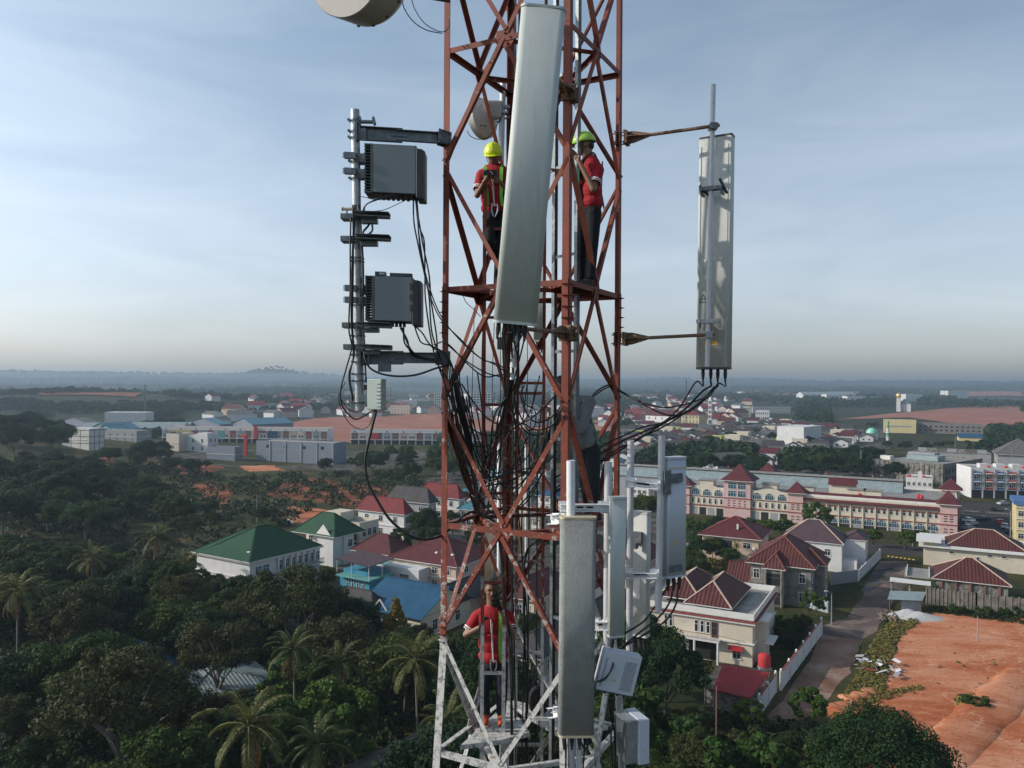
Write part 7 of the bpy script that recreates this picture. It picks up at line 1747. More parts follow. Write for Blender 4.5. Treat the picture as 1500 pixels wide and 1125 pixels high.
HP = []
def proto_house(w_, d_, h, rise, wall, roof, kind):
    t = thing('row_house', None, 'house', (0, 0, 0))
    MB().box(0, 0, -1, w_, d_, h).build('wall', wall, t)
    a = House.__new__(House); a.t = t; a.W, a.D, a.h = w_, d_, h
    if kind == 'hip': a.hip(roof, 0, 0, w_, d_, h, rise, .5)
    elif kind == 'flat': a.parapet(wall, 0, 0, w_, d_, h, .6)
    else: a.gable(roof, 0, 0, w_, d_, h, rise, .5, kind, wall)
    a.row('L', .5, d_ - .5, 2, 1.0, 1.2, 1.2, plain=True); a.row('R', .5, w_ - .5, 2, 1.0, 1.2, 1.2, plain=True)
    return t
PR = [('white walled house with charcoal gable roof', proto_house(8, 9, 3.2, 2.4, W_WHITE, R_DARK, 'x')), ('cream house with sideways charcoal gable roof', proto_house(9, 11, 3.2, 2.6, W_CREAM, R_DARK, 'y')),
      ('white walled house with dark red hip roof', proto_house(9, 10, 3.4, 2.6, W_WHITE, R_DRED, 'hip')), ('grey roofed low house', proto_house(9, 14, 3.0, 1.8, W_GREY, R_GREY, 'y')),
      ('two storey white house with dark red roof', proto_house(9, 9, 6.0, 2.4, W_WHITE, R_DRED, 'y')), ('lime green flat roofed house', proto_house(8, 12, 5.0, 0, W_LIME, R_SLAB, 'flat')),
      ('cream flat roofed two storey house', proto_house(9, 10, 6.0, 0, W_CREAM, R_SLAB, 'flat')), ('orange house with grey roof', proto_house(9, 10, 4.5, 2, W_ORANGE, R_GREY, 'hip')), ('small pale house with teal sheet roof', proto_house(8, 9, 3.2, 1.5, W_WHITE, R_TEAL, 'x'))]
wt = [34, 26, 7, 18, 3, 2, 6, 1, 5]
used = set(); yaw0 = math.radians(62); ux, uy = V(math.cos(yaw0), math.sin(yaw0), 0), V(-math.sin(yaw0), math.cos(yaw0), 0)
def proj(p):
    d = p.y; x = p.x / d * F; y = (p.z - H) / d * F
    return 750 + x * math.cos(ROLL) + y * math.sin(ROLL), 562.5 - (-x * math.sin(ROLL) + y * math.cos(ROLL))
def in_poly(x, y, P):
    c = False; j = len(P) - 1
    for i in range(len(P)):
        if (P[i][1] > y) != (P[j][1] > y) and x < (P[j][0] - P[i][0]) * (y - P[i][1]) / (P[j][1] - P[i][1]) + P[i][0]: c = not c
        j = i
    return c
EST = [(905, 640), (930, 624), (1000, 628), (1060, 630), (1140, 618), (1235, 628), (1290, 645), (1262, 655), (1165, 667), (1140, 690), (1115, 690), (1100, 662), (1010, 660), (960, 668), (905, 690)]
rh = random.Random(5); cnt = 0
org = G(1090, 650, 0)
for i in range(-26, 27):
    for j in range(-40, 41):
        p = org + ux * (i * 18 + rh.uniform(-1.5, 1.5)) + uy * (j * 11.5 + rh.uniform(-1, 1))
        if p.y < 100: continue
        x, y = proj(p)
        if not in_poly(x, y, EST) or rh.random() < .12: continue
        k = rh.choices(range(9), wt)[0]; lab, pr = PR[k]
        o = pr if k not in used else copy_tree(pr)
        used.add(k); o.location = (p.x, p.y, terrain(p.x, p.y)); o.rotation_euler = (0, 0, yaw0 + rh.choice((0, 0, 0, math.pi / 2)) * 0 + rh.uniform(-.06, .06))
        s_ = rh.uniform(.88, 1.15); o.scale = (s_, s_, s_)
        where = 'near the dark trees' if y > 655 else ('mid estate' if y > 640 else 'at the far side')
        side = 'close to the tower' if x < 1020 else ('midway right' if x < 1140 else 'towards the right')
        tag(o, '%s %s, %s' % (lab, where, side), 'house', '%s %s %s' % (lab, where, side)); cnt += 1
for k in range(9):
    if k not in used:
        o = PR[k][1]; p = G(960 + k * 20, 645, 0); o.location = (p.x, p.y, 0); tag(o, PR[k][0] + ' alone in the estate', 'house')
print('estate houses', cnt)

def far_mesh(w_, d_, h, rise, wall, roof, nm):
    mb = MB().box(-w_ / 2, -d_ / 2, -2, w_ / 2, d_ / 2, h)
    if rise:
        mb.poly([(-w_ / 2 - .5, -d_ / 2 - .5, h), (w_ / 2 + .5, -d_ / 2 - .5, h), (w_ / 2 + .5, 0, h + rise), (-w_ / 2 - .5, 0, h + rise)], 1); mb.poly([(w_ / 2 + .5, d_ / 2 + .5, h), (-w_ / 2 - .5, d_ / 2 + .5, h), (-w_ / 2 - .5, 0, h + rise), (w_ / 2 + .5, 0, h + rise)], 1)
        mb.poly([(w_ / 2, -d_ / 2, h), (w_ / 2, d_ / 2, h), (w_ / 2, 0, h + rise)]); mb.poly([(-w_ / 2, d_ / 2, h), (-w_ / 2, -d_ / 2, h), (-w_ / 2, 0, h + rise)])
    return mb.mesh(nm, [wall, roof])
FM = [('white low building', far_mesh(16, 10, 5, 2.5, W_WHITE, R_GREY, 'far_house')), ('pale house with a red roof', far_mesh(12, 10, 5, 3, W_WHITE, R_RED, 'far_house')), ('white flat block', far_mesh(22, 12, 9, 0, W_WHITE, R_SLAB, 'far_house')),
      ('long white shed', far_mesh(60, 16, 6, 3, W_WHITE, R_SHEET, 'far_house')), ('peach house with a red brown roof', far_mesh(14, 10, 5, 3, W_PEACH, R_DRED, 'far_house'))]
def far(px_, py_, k, s_=1.0, rot=None):
    p = ground_pt(px_, py_)
    if p.y < 200 or p.y > 7000: return
    o = bpy.data.objects.new('far_house', FM[k][1]); COL.objects.link(o); o.location = p; o.scale = (s_, s_, s_); o.rotation_euler = (0, 0, rot if rot is not None else rh.uniform(0, 3.1))
    d_ = 'one kilometre' if p.y < 1300 else ('two kilometres' if p.y < 2400 else 'several kilometres')
    sd = 'left of the tower' if px_ < 640 else ('behind the tower' if px_ < 910 else 'right of the tower')
    tag(o, 'tiny distant %s %s off, %s' % (FM[k][0], d_, sd), 'house', 'distant %s %s %s' % (FM[k][0], d_, sd))
for _ in range(145):
    x = rh.choice((rh.uniform(300, 520), rh.uniform(915, 1110), rh.uniform(700, 900), rh.uniform(500, 700))); y = rh.uniform(582, 612)
    far(x, y, rh.choice((0, 0, 1, 1, 4)), rh.uniform(1.0, 1.7))
for _ in range(80): far(rh.choice((rh.uniform(915, 1110), rh.uniform(660, 905), rh.uniform(660, 905))), rh.uniform(574, 625), rh.choice((0, 1, 1, 4, 2)), rh.uniform(.8, 1.4))
for _ in range(26): far(rh.uniform(1030, 1180), rh.uniform(566, 574), rh.choice((0, 2, 0)), rh.uniform(1, 1.8))
for _ in range(20): far(rh.uniform(915, 1090), rh.uniform(606, 622), rh.choice((1, 4)), rh.uniform(1, 1.6))
for (x, y, k, s_) in ((60, 585, 3, 2.0), (90, 586, 3, 1.6), (190, 590, 2, 1.6), (200, 594, 3, 1.2), (225, 597, 3, 1.0), (520, 585, 2, 2.0), (500, 584, 3, 1.2), (1210, 575, 3, 2.4), (1235, 574, 3, 2.0), (1220, 589, 2, 2.0), (1250, 591, 2, 1.8), (1270, 589, 3, 1.4), (1398, 580, 2, 3.0), (1380, 571, 2, 2.5), (1100, 563, 2, 4.0), (600, 595, 2, 1.2), (420, 586, 1, 2.0), (1335, 588, 2, 2.0)): far(x, y, k, s_, 0.1)
def mast(label, px_, pyb, pyt, m=None, wpx=1.2):
    p = ground_pt(px_, pyb); h = (562.5 - pyt) / F * p.y + H - p.z; w_ = max(.35, wpx / F * p.y)
    t = thing('radio_mast', label, 'mast', tuple(p)); n = 12
    for s1, s2 in ((-1, -1), (1, -1), (1, 1), (-1, 1)):
        MB().bar(p + V(s1 * w_, s2 * w_, 0), p + V(s1 * w_ * .35, s2 * w_ * .35, h), w_ * .22, w_ * .22).build('leg', m or W_MOSS, t, world=True, uv=False)
    mb = MB()
    for i in range(n):
        a, b = 1 - .65 * i / n, 1 - .65 * (i + 1) / n; z0, z1 = h * i / n, h * (i + 1) / n
        for s2 in (-1, 1): mb.bar(p + V(-w_ * a, s2 * w_ * a, z0), p + V(w_ * b, s2 * w_ * b, z1), w_ * .12, w_ * .12); mb.bar(p + V(w_ * a, s2 * w_ * a, z0), p + V(-w_ * b, s2 * w_ * b, z1), w_ * .12, w_ * .12)
    mb.build('lattice', m or W_MOSS, t, world=True, uv=False)
mast('thin lattice mast rising above the blue sheds on the left', 212, 618, 567)
mast('thin lattice mast behind the arcade building among dark trees', 1261, 702, 657, W_GREY)
mast('tiny mast on the horizon left of the right antenna', 1005, 572, 553)
mast('thin mast on the skyline left of the warehouse', 572, 604, 568)
def pole_lamp(label, px_, pyb, h, arm=None, m=None, name='street_lamp', cat='street lamp'):
    p = ground_pt(px_, pyb); t = thing(name, label, cat, tuple(p)); m = m or W_GREY
    MB().cyl(p, p + V(0, 0, h), .12, .07, 8).build('pole', m, t, world=True, uv=False)
    if arm:
        MB().tube([p + V(0, 0, h), p + V(arm * .5, 0, h + .35), p + V(arm, 0, h + .4)], .05, 6).build('arm', m, t, world=True, uv=False)
        MB().box(p.x + arm - .3, p.y - .12, h + p.z + .33, p.x + arm + .3, p.y + .12, h + p.z + .45).build('lamp_head', W_TRIM, t, world=True)
pole_lamp('grey concrete lamp post at the corner of the side street', 1218, 915, 5.5, -1.0)
pole_lamp('bare concrete pole above the left end of the green roof', 376, 765, 8.0, name='utility_pole', cat='pole')
pole_lamp('thin lamp post standing before the arcade building', 1337, 800, 5, .8)
pole_lamp('tall lamp post on the main road by the shophouses', 1480, 790, 8, -1.2)
pole_lamp('concrete pole beyond the weathered grey block', 1399, 668, 12, name='utility_pole', cat='pole')
pole_lamp('slim lamp post in front of the warehouse', 343, 680, 9, 1.2)
pole_lamp('white arched lamp post right of the shophouse roofs', 1482, 700, 14, 2.0)
pole_lamp('thin post standing in the orange clay lot', 1432, 938, 4.0, name='marker_post', cat='post')
pole_lamp('rusty pole beside the banana plants at the lower right', 1049, 1125, 9, name='utility_pole', cat='pole', m=W_BROWN)
CP = [(-2.1, .35), (-2.1, .85), (-1.9, 1.0), (-1.45, 1.05), (-.95, 1.5), (.65, 1.52), (1.25, 1.05), (1.95, .92), (2.1, .6), (2.1, .35)]
def car_proto(m):
    t = thing('parked_car', None, 'car', (0, 0, 0)); mb = MB(); n = len(CP)
    vs = [(x, -.85 + (.12 if z > 1.1 else 0), z) for x, z in CP] + [(x, .85 - (.12 if z > 1.1 else 0), z) for x, z in CP]
    mb.add(vs, [(i, (i + 1) % n, (i + 1) % n + n, i + n) for i in range(n)] + [tuple(range(n))[::-1], tuple(range(n, 2 * n))]); bevel(mb.build('body', m, t), .06, 2)
    g = MB()
    for s_ in (-1, 1): g.poly([(-1.35, s_ * .86 * .98, 1.06), (-.92, s_ * .745, 1.44), (.6, s_ * .745, 1.45), (1.1, s_ * .86 * .98, 1.06)][::s_])
    g.poly([(.68, -.68, 1.47), (1.2, -.75, 1.1), (1.2, .75, 1.1), (.68, .68, 1.47)]); g.poly([(-.97, .68, 1.46), (-1.42, .75, 1.1), (-1.42, -.75, 1.1), (-.97, -.68, 1.46)]); g.v = [(v[0] * 1.01, v[1] * 1.02, v[2] + .01) for v in g.v]; g.build('windows', GL, t)
    for x in (-1.3, 1.3):
        for s_ in (-1, 1): MB().cyl(V(x, s_ * .66, .33), V(x, s_ * .88, .33), .33, n=14).build('wheel', M_RUBBER, t)
    for s_ in (-1, 1): MB().box(2.0, s_ * .6 - .15, .62, 2.12, s_ * .6 + .15, .76).build('headlight', W_TRIM, t)
    return t
cars = [('white', car_proto(mat('car_white', (.7, .7, .7), .25))), ('black', car_proto(mat('car_black', (.015, .015, .018), .2))), ('red', car_proto(mat('car_red', (.4, .02, .02), .25))), ('grey', car_proto(mat('car_grey', (.25, .26, .28), .25))), ('silver', car_proto(mat('car_silver', (.5, .5, .52), .25, .3)))]
cu = set()
for k, px_, py_, rz, lab in ((0, 1195, 781, .3, 'white car parked under the trees before the arcade building'), (0, 419, 769, .2, 'white car parked on the clay above the green roof'), (0, 1419, 765, .4, 'white car, upper one in the row right of the arcade building'),
                             (4, 1424, 770, .4, 'silver car second in the row right of the arcade building'), (3, 1418, 776, .4, 'grey car third in the row right of the arcade building'), (1, 1441, 763, .3, 'black car standing alone on the main road'),
                             (1, 1456, 748, 1.0, 'black car beyond the median of the main road'), (2, 1465, 768, 1.2, 'red car parked near the cream building at the right edge'), (3, 1472, 774, .9, 'grey car beside the red car at the right edge'),
                             (1, 1478, 781, .9, 'black car nearest the cream building at the right edge'), (4, 1470, 740, .2, 'silver car by the shophouse row'), (1, 1150, 773, .2, 'black car in shade before the arcade building')):
    o = cars[k][1] if k not in cu else copy_tree(cars[k][1]); cu.add(k); p = ground_pt(px_, py_); o.location = p + V(0, 0, .05); o.rotation_euler = (0, 0, rz); tag(o, lab, 'car')
def heap(name, label, px_, py_, r, h, m, cat, n=20, seed=1):
    p = ground_pt(px_, py_); mb = MB(); rr = random.Random(seed); vs = [(p.x, p.y, p.z + h)]; fs = []
    for j in range(1, 5):
        for i in range(n):
            a = 2 * math.pi * i / n; q = j / 4; rad = r * q * (1 + .25 * mnoise.noise(V(math.cos(a) * 1.5, math.sin(a) * 1.5, seed))); vs.append((p.x + rad * math.cos(a) * 1.5, p.y + rad * math.sin(a), p.z + h * (1 - q) ** 1.1 * (1 + rr.uniform(-.15, .15)) - (.05 if j == 4 else 0)))
    for i in range(n): fs.append((0, 1 + i, 1 + (i + 1) % n))
    for j in range(3):
        for i in range(n): fs.append((1 + j * n + i, 1 + (j + 1) * n + i, 1 + (j + 1) * n + (i + 1) % n, 1 + j * n + (i + 1) % n))
    mb.add(vs, fs); tag(mb.build(name, m, origin=tuple(p), smooth=True), label, cat)
M_SAND = mat('grey_sand', (0.42, 0.42, 0.42), .95, 0, .15, 2)
heap('sand_heap', 'left peak of pale grey sand beside the tin roofed shed', 1330, 902, 2.6, 1.3, M_SAND, 'sand heap')
heap('sand_heap', 'right broad heap of pale grey sand beside the tin roofed shed', 1346, 905, 2.8, 1.2, M_SAND, 'sand heap', seed=4)
dm = [mat('debris_white', (.6, .62, .64), .8), mat('debris_red', (.32, .04, .05), .8), mat('debris_wood', (.20, .15, .11), .9), mat('debris_grey', (.28, .28, .3), .9)]
rr = random.Random(11); q0 = G(1287, 982, 0)
lab = ('white plastic sheet', 'dark red sheet', 'brown wooden board', 'grey board')
for i in range(34):
    c = q0 + ux * rr.uniform(-2.5, 3.5) + uy * rr.uniform(-3, 3); k = rr.choice((0, 0, 1, 2, 2, 3)); a = rr.uniform(0, 3.1); L_, w_ = rr.uniform(.3, .8), rr.uniform(.06, .35) if k != 2 else .08
    tag(MB().obox((0, 0, 0), V(math.cos(a) * L_, math.sin(a) * L_, rr.uniform(-.2, .2)), V(-math.sin(a) * w_, math.cos(a) * w_, rr.uniform(-.1, .1)), V(0, 0, .03)).build('scrap_board', dm[k], origin=(0, 0, 0)), lab[k] + ' in the scrap pile at the edge of the clay lot', 'board', lab[k] + 's in the scrap pile').location = c + V(0, 0, rr.uniform(.1, .8))
for i in range(26):
    c = G(1296 + rr.uniform(-10, 16), 904 + rr.uniform(-6, 8), 0); a = rr.uniform(.8, 1.6); L_ = rr.uniform(.6, 1.6)
    tag(MB().obox((0, 0, 0), V(math.cos(a) * L_, math.sin(a) * L_, rr.uniform(-.1, .2)), V(-math.sin(a) * .08, math.cos(a) * .08, 0), V(0, 0, .05)).build('timber', dm[2], origin=(0, 0, 0)), 'weathered timber in the stack beside the tin roofed shed', 'timber', 'timbers beside the shed').location = c + V(0, 0, rr.uniform(.1, .6))
tag(MB().box(0, 0, 0, 3.0, 5.5, .06).build('tarpaulin', mat('tarp_green', (.05, .28, .14), .7), origin=tuple(G(1428, 779, 0) + V(0, 0, .8))), 'green tarpaulin stretched over a stall beside the arcade building', 'tarpaulin')
def leaf_mat(name, cols, trans=0.25, sat_var=0.05, val=(0.55, 1.5), spec=0.12, k=0.92):
    cols = [tuple(q * k for q in c) for c in cols]
    m, N, L, B = new_mat(name); geo = N.new('ShaderNodeNewGeometry'); oi = N.new('ShaderNodeObjectInfo')
    r_ = N.new('ShaderNodeValToRGB'); e = r_.color_ramp.elements
    while len(e) < len(cols): e.new(.5)
    for i, (el, c) in enumerate(zip(e, cols)): el.position = i / (len(cols) - 1); el.color = (*c, 1)
    L.new(oi.outputs['Random'], r_.inputs[0])
    h = N.new('ShaderNodeHueSaturation'); mr = N.new('ShaderNodeMapRange'); mr.inputs['To Min'].default_value = val[0]; mr.inputs['To Max'].default_value = val[1]
    L.new(geo.outputs['Random Per Island'], mr.inputs['Value']); L.new(mr.outputs[0], h.inputs['Value']); L.new(r_.outputs[0], h.inputs['Color'])
    h2 = N.new('ShaderNodeMapRange'); h2.inputs['To Min'].default_value = .5 - sat_var; h2.inputs['To Max'].default_value = .5 + sat_var * .6
    L.new(geo.outputs['Random Per Island'], h2.inputs['Value']); L.new(h2.outputs[0], h.inputs['Hue'])
    L.new(h.outputs[0], B.inputs['Base Color']); B.inputs['Roughness'].default_value = 0.6; B.inputs['Specular IOR Level'].default_value = spec
    if trans:
        tr = N.new('ShaderNodeBsdfTranslucent'); L.new(h.outputs[0], tr.inputs['Color']); mx = N.new('ShaderNodeMixShader'); mx.inputs[0].default_value = trans
        L.new(B.outputs[0], mx.inputs[1]); L.new(tr.outputs[0], mx.inputs[2]); L.new(mx.outputs[0], N['Material Output'].inputs['Surface'])
    return m
L_BROAD = leaf_mat('leaves_broad', [(0.026, 0.056, 0.012), (0.034, 0.070, 0.014), (0.056, 0.080, 0.018), (0.022, 0.046, 0.013), (0.062, 0.070, 0.022), (0.040, 0.080, 0.016)])
L_DARK = leaf_mat('leaves_dark', [(0.014, 0.036, 0.012), (0.020, 0.048, 0.014), (0.028, 0.054, 0.016)])
L_OLIVE = leaf_mat('leaves_olive', [(0.060, 0.064, 0.022), (0.048, 0.060, 0.020), (0.074, 0.072, 0.026)])
L_BRIGHT = leaf_mat('leaves_bright', [(0.050, 0.105, 0.018), (0.075, 0.12, 0.022)])
L_YELLOW = leaf_mat('leaves_yellow', [(0.20, 0.17, 0.02), (0.24, 0.16, 0.03)])
L_PALM = leaf_mat('palm_leaves', [(0.085, 0.10, 0.024), (0.115, 0.12, 0.030), (0.065, 0.09, 0.022)], .25, .04, (.6, 1.5), .35)
L_PALMD = leaf_mat('dry_fronds', [(0.16, 0.10, 0.04), (0.20, 0.12, 0.05)], .2)
M_BARK = mat('bark', (0.10, 0.085, 0.065), .9, 0, .3, 3); M_BARKP = mat('bark_pale', (0.17, 0.155, 0.13), .9, 0, .25, 3)
def leaves_np(C, rad, per, size, rng, up=.35, flat=.8, elong=1.5):
    """C clump centres (n,3), rad (n,): small pointed leaf faces spread through each clump"""
    n = len(C); N_ = n * per
    d = rng.normal(size=(N_, 3)); d /= np.linalg.norm(d, axis=1)[:, None]
    r = rng.uniform(.25, 1, N_) ** (1 / 2.2); c = np.repeat(C, per, 0); rr = np.repeat(rad, per)
    p = c + d * (r * rr)[:, None] * np.array([1, 1, flat])
    nrm = d * .7 + rng.normal(size=(N_, 3)) * .55 + np.array([0, 0, up]); nrm /= np.linalg.norm(nrm, axis=1)[:, None]
    a = np.cross(nrm, rng.normal(size=(N_, 3))); a /= np.linalg.norm(a, axis=1)[:, None]; b = np.cross(nrm, a)
    s = size * rng.uniform(.6, 1.35, N_)[:, None]; a = a * s * elong * .5; b = b * s * .42
    v = np.stack([p - a, p - b + a * .1, p + a, p + b + a * .1], 1).reshape(-1, 3)
    return v
def np_mesh(name, v, m, k=4):
    me = bpy.data.meshes.new(name); n = len(v) // k
    me.vertices.add(len(v)); me.vertices.foreach_set('co', v.astype('f4').ravel()); me.loops.add(len(v)); me.loops.foreach_set('vertex_index', np.arange(len(v), dtype='i4'))
    me.polygons.add(n); me.polygons.foreach_set('loop_start', np.arange(0, len(v), k, dtype='i4')); me.update(calc_edges=True); me.materials.append(m); return me
def crown_clumps(rng, n, R_, Hh, z0, top=1.0, shape='round'):
    C = []; rad = []
    while len(C) < n:
        d = rng.normal(size=3); d /= np.linalg.norm(d)
        if d[2] < -.55: continue
        q = rng.uniform(.45, 1.0) ** .6; k = 1.0
        if shape == 'cone': k = max(.12, 1 - (d[2] * .5 + .5) * .95)
        if shape == 'flat': d[2] *= .55
        lump = 1 + .28 * mnoise.noise(Vector(d * 1.9) + Vector((n, Hh, 0)))
        C.append([d[0] * R_ * q * k * lump, d[1] * R_ * q * k * lump, z0 + Hh * .5 + d[2] * Hh * .5 * q * lump]); rad.append(R_ * rng.uniform(.16, .30) * (1 if shape != 'cone' else .8))
    return np.array(C), np.array(rad)
def limb(mb, a, b, r0, r1, rr, kink=.12):
    L = (b - a).length; pts = [a]
    for t in (.33, .66): pts.append(a.lerp(b, t) + V(rr.uniform(-1, 1), rr.uniform(-1, 1), rr.uniform(-.5, .5)) * L * kink)
    pts.append(b); mb.tube(pts, [r0, r0 * .8 + r1 * .2, r0 * .4 + r1 * .6, r1], 6)
def tree_proto(key, seed, R_, Hh, trunk, n, per, size, lm, bark=M_BARK, shape='round', limbs=7):
    rng = np.random.default_rng(seed); rr = random.Random(seed); C, rad = crown_clumps(rng, n, R_, Hh, trunk, shape=shape)
    mb = MB(); mb.tube([V(0, 0, -.6), V(.1, 0, trunk * .5), V(rr.uniform(-.3, .3), rr.uniform(-.3, .3), trunk + Hh * .25)], [.03 * R_ + .08, .022 * R_ + .07, .05], 8)
    for i in range(limbs):
        c = C[rr.randrange(len(C))]; limb(mb, V(0, 0, trunk * rr.uniform(.55, 1.0)), V(*c), .016 * R_ + .025, .02, rr)
    t = thing(key, None, 'tree'); mb.build('trunk', bark, t, uv=False, smooth=True)
    v = leaves_np(C, rad, per, size, rng, elong=1.5)
    o = bpy.data.objects.new('crown', np_mesh('crown', v, lm)); COL.objects.link(o); link_child(o, t); return t
TPR = {
 'a': tree_proto('broadleaf_tree', 1, 4.4, 6.4, 3.6, 58, 299, 0.24, L_BROAD), 'b': tree_proto('broadleaf_tree', 2, 5.0, 5.6, 4.2, 62, 287, 0.25, L_BROAD),
 'c': tree_proto('broadleaf_tree', 3, 3.6, 7.4, 3.0, 52, 299, 0.22, L_BROAD), 'd': tree_proto('broadleaf_tree', 4, 5.4, 6.2, 4.6, 66, 287, 0.26, L_DARK),
 'e': tree_proto('broadleaf_tree', 5, 4.6, 6.0, 4.4, 44, 276, 0.20, L_OLIVE, M_BARKP, limbs=12), 'f': tree_proto('broadleaf_tree', 6, 4.2, 5.0, 4.0, 50, 276, 0.24, L_DARK, shape='flat'),
 'g': tree_proto('broadleaf_tree', 7, 2.6, 5.0, 1.4, 34, 252, 0.20, L_BRIGHT), 'm': tree_proto('mango_tree', 8, 6.6, 8.0, 2.6, 150, 436, 0.20, L_DARK),
 'y': tree_proto('yellow_tree', 9, 2.6, 6.6, 2.0, 46, 276, 0.18, L_YELLOW, shape='cone'), 's': tree_proto('shrub', 10, 1.8, 2.2, .3, 24, 206, 0.17, L_BROAD, limbs=3), 'w': tree_proto('conifer', 11, 1.5, 5.0, .4, 30, 229, 0.13, L_BRIGHT, shape='cone', limbs=2)}
def frond(mb, base, az, el, L, rr, lw=.045, leaf=.75, curl=1.7, nl=34):
    pts = []; p = Vector(base); a = el; d = V(math.cos(az), math.sin(az), 0); n = 9
    for i in range(n + 1):
        pts.append(p.copy()); p = p + (d * math.cos(a) + V(0, 0, math.sin(a))) * (L / n); a -= curl / n * (.5 + i / n)
    mb.tube(pts, [.045 * (1 - i / (n + 1)) + .008 for i in range(n + 1)], 4)
    sd = V(-d.y, d.x, 0)
    for j in range(nl):
        t = .12 + .88 * j / nl; k = t * n; i = min(int(k), n - 1); q = pts[i].lerp(pts[i + 1], k - i); tg = (pts[i + 1] - pts[i]).normalized()
        ll = leaf * L * .25 * math.sin(math.pi * min(1, .15 + t * .85)) ** .6 + .1
        for s_ in (-1, 1):
            e = q + (sd * s_ * .75 + tg * .55).normalized() * ll * .8 - V(0, 0, ll * rr.uniform(.15, .5)); m_ = q.lerp(e, .5) + V(0, 0, ll * .12); w_ = tg * lw * (1 + rr.uniform(-.2, .4))
            mb.add([q - w_ * .6, q + w_ * .6, m_ + w_, e, m_ - w_], [(0, 1, 2, 3, 4)])
def palm_proto(seed, hgt, nf, L, lean=.6, dry=3):
    rr = random.Random(seed); t = thing('coconut_palm', None, 'palm tree'); mb = MB(); n = 9
    pts = [V(lean * (i / n) ** 1.7, 0, -.5 + (hgt + .5) * i / n) for i in range(n + 1)]; mb.tube(pts, [.24 - .11 * min(1, i / 3) for i in range(n + 1)], 9); mb.build('trunk', M_BARKP, t, uv=False, smooth=True)
    top = pts[-1]; c = MB(); dm_ = MB()
    for i in range(nf):
        q = i / nf; frond(c, top + V(0, 0, .1), i * 2.399 + rr.uniform(-.2, .2), 1.35 - 1.75 * q + rr.uniform(-.12, .12), L * rr.uniform(.85, 1.1), rr)
    c.build('crown', L_PALM, t, uv=False)
    for i in range(dry): frond(dm_, top - V(0, 0, .2), rr.uniform(0, 6.3), -.7 + rr.uniform(-.3, .2), L * .8, rr, nl=22)
    if dry: dm_.build('dry_fronds', L_PALMD, t, uv=False)
    return t
PPR = [palm_proto(1, 11, 17, 4.8), palm_proto(2, 9.5, 15, 4.5, 1.2), palm_proto(3, 12.5, 18, 4.6, -.8, 4)]
def banana_proto(seed):
    rr = random.Random(seed); t = thing('banana_plant', None, 'banana plant'); mb = MB(); mb.tube([V(0, 0, -.2), V(.05, 0, 1.2), V(0, 0, 2.2)], [.16, .13, .08], 8); mb.build('stem', L_PALMD, t, uv=False); c = MB()
    for i in range(9):
        az = i * 2.399; a = 1.35 - i * .12; p = V(0, 0, 2.0); d = V(math.cos(az), math.sin(az), 0); sd = V(-d.y, d.x, 0); pts = []
        for k in range(8): pts.append(p.copy()); p = p + (d * math.cos(a) + V(0, 0, math.sin(a))) * .36; a -= .24
        for k in range(7):
            w0, w1 = [.34 * math.sin(math.pi * min(.98, (q + .6) / 8)) for q in (k, k + 1)]
            for s_ in (-1, 1): c.poly([pts[k], pts[k + 1], pts[k + 1] + sd * s_ * w1 - V(0, 0, .07), pts[k] + sd * s_ * w0 - V(0, 0, .07)])
    c.build('leaves', L_BRIGHT, t, uv=False); return t
BPR = banana_proto(3)
def bare_proto(seed):
    rr = random.Random(seed); t = thing('bare_tree', None, 'tree'); mb = MB()
    def br(p, d, L, r, k):
        e = p + d * L; limb(mb, p, e, r, r * .6, rr, .06)
        if k:
            for _ in range(3 if k > 1 else 4): br(e if rr.random() < .6 else p.lerp(e, .7), (d + V(rr.uniform(-.8, .8), rr.uniform(-.8, .8), rr.uniform(-.1, .5))).normalized(), L * rr.uniform(.6, .8), r * .55, k - 1)
    br(V(0, 0, -.5), V(0, 0, 1), 4.2, .16, 4); mb.build('branches', M_BARKP, t, uv=False); return t
XPR = bare_proto(4)
usedp = set(); NT = [0]
def plant(pr, x, y, s, label, group=None, name=None, cat=None, rz=None, z=None, sz=1.0):
    o = pr if pr.name not in usedp else copy_tree(pr); usedp.add(pr.name)
    o.location = (x, y, terrain(x, y) if z is None else z); o.rotation_euler = (0, 0, R.uniform(0, 6.28) if rz is None else rz); o.scale = (s, s, s * sz)
    if name: o.name = name
    if 'group' in o: del o['group']
    tag(o, label, cat, group); NT[0] += 1; return o
PLACED = []
OCC = [(o.matrix_world, o) for o in []]
FOOT = []
for o in bpy.data.objects:
    if o.parent is None and o.type == 'EMPTY' and o.get('category') in ('house', 'building', 'warehouse', 'shed', 'mosque', 'carport', 'minaret') and o.location.y > 60:
        for c in KID.get(o.name, []):
            if c.name.startswith('wall') and c.type == 'MESH':
                bb = [v.co for v in c.data.vertices]; FOOT.append((Matrix.Translation(o.location) @ Matrix.Rotation(o.rotation_euler.z, 4, 'Z') @ Matrix.Scale(o.scale.x, 4), min(v.x for v in bb), max(v.x for v in bb), min(v.y for v in bb), max(v.y for v in bb)))
                break
FOOTI = [(M.inverted(), a, b, c, d) for M, a, b, c, d in FOOT]
def clear(x, y, mg):
    for Mi, a, b, c, d in FOOTI:
        q = Mi @ Vector((x, y, 0))
        if a - mg < q.x < b + mg and c - mg < q.y < d + mg: return False
    return True
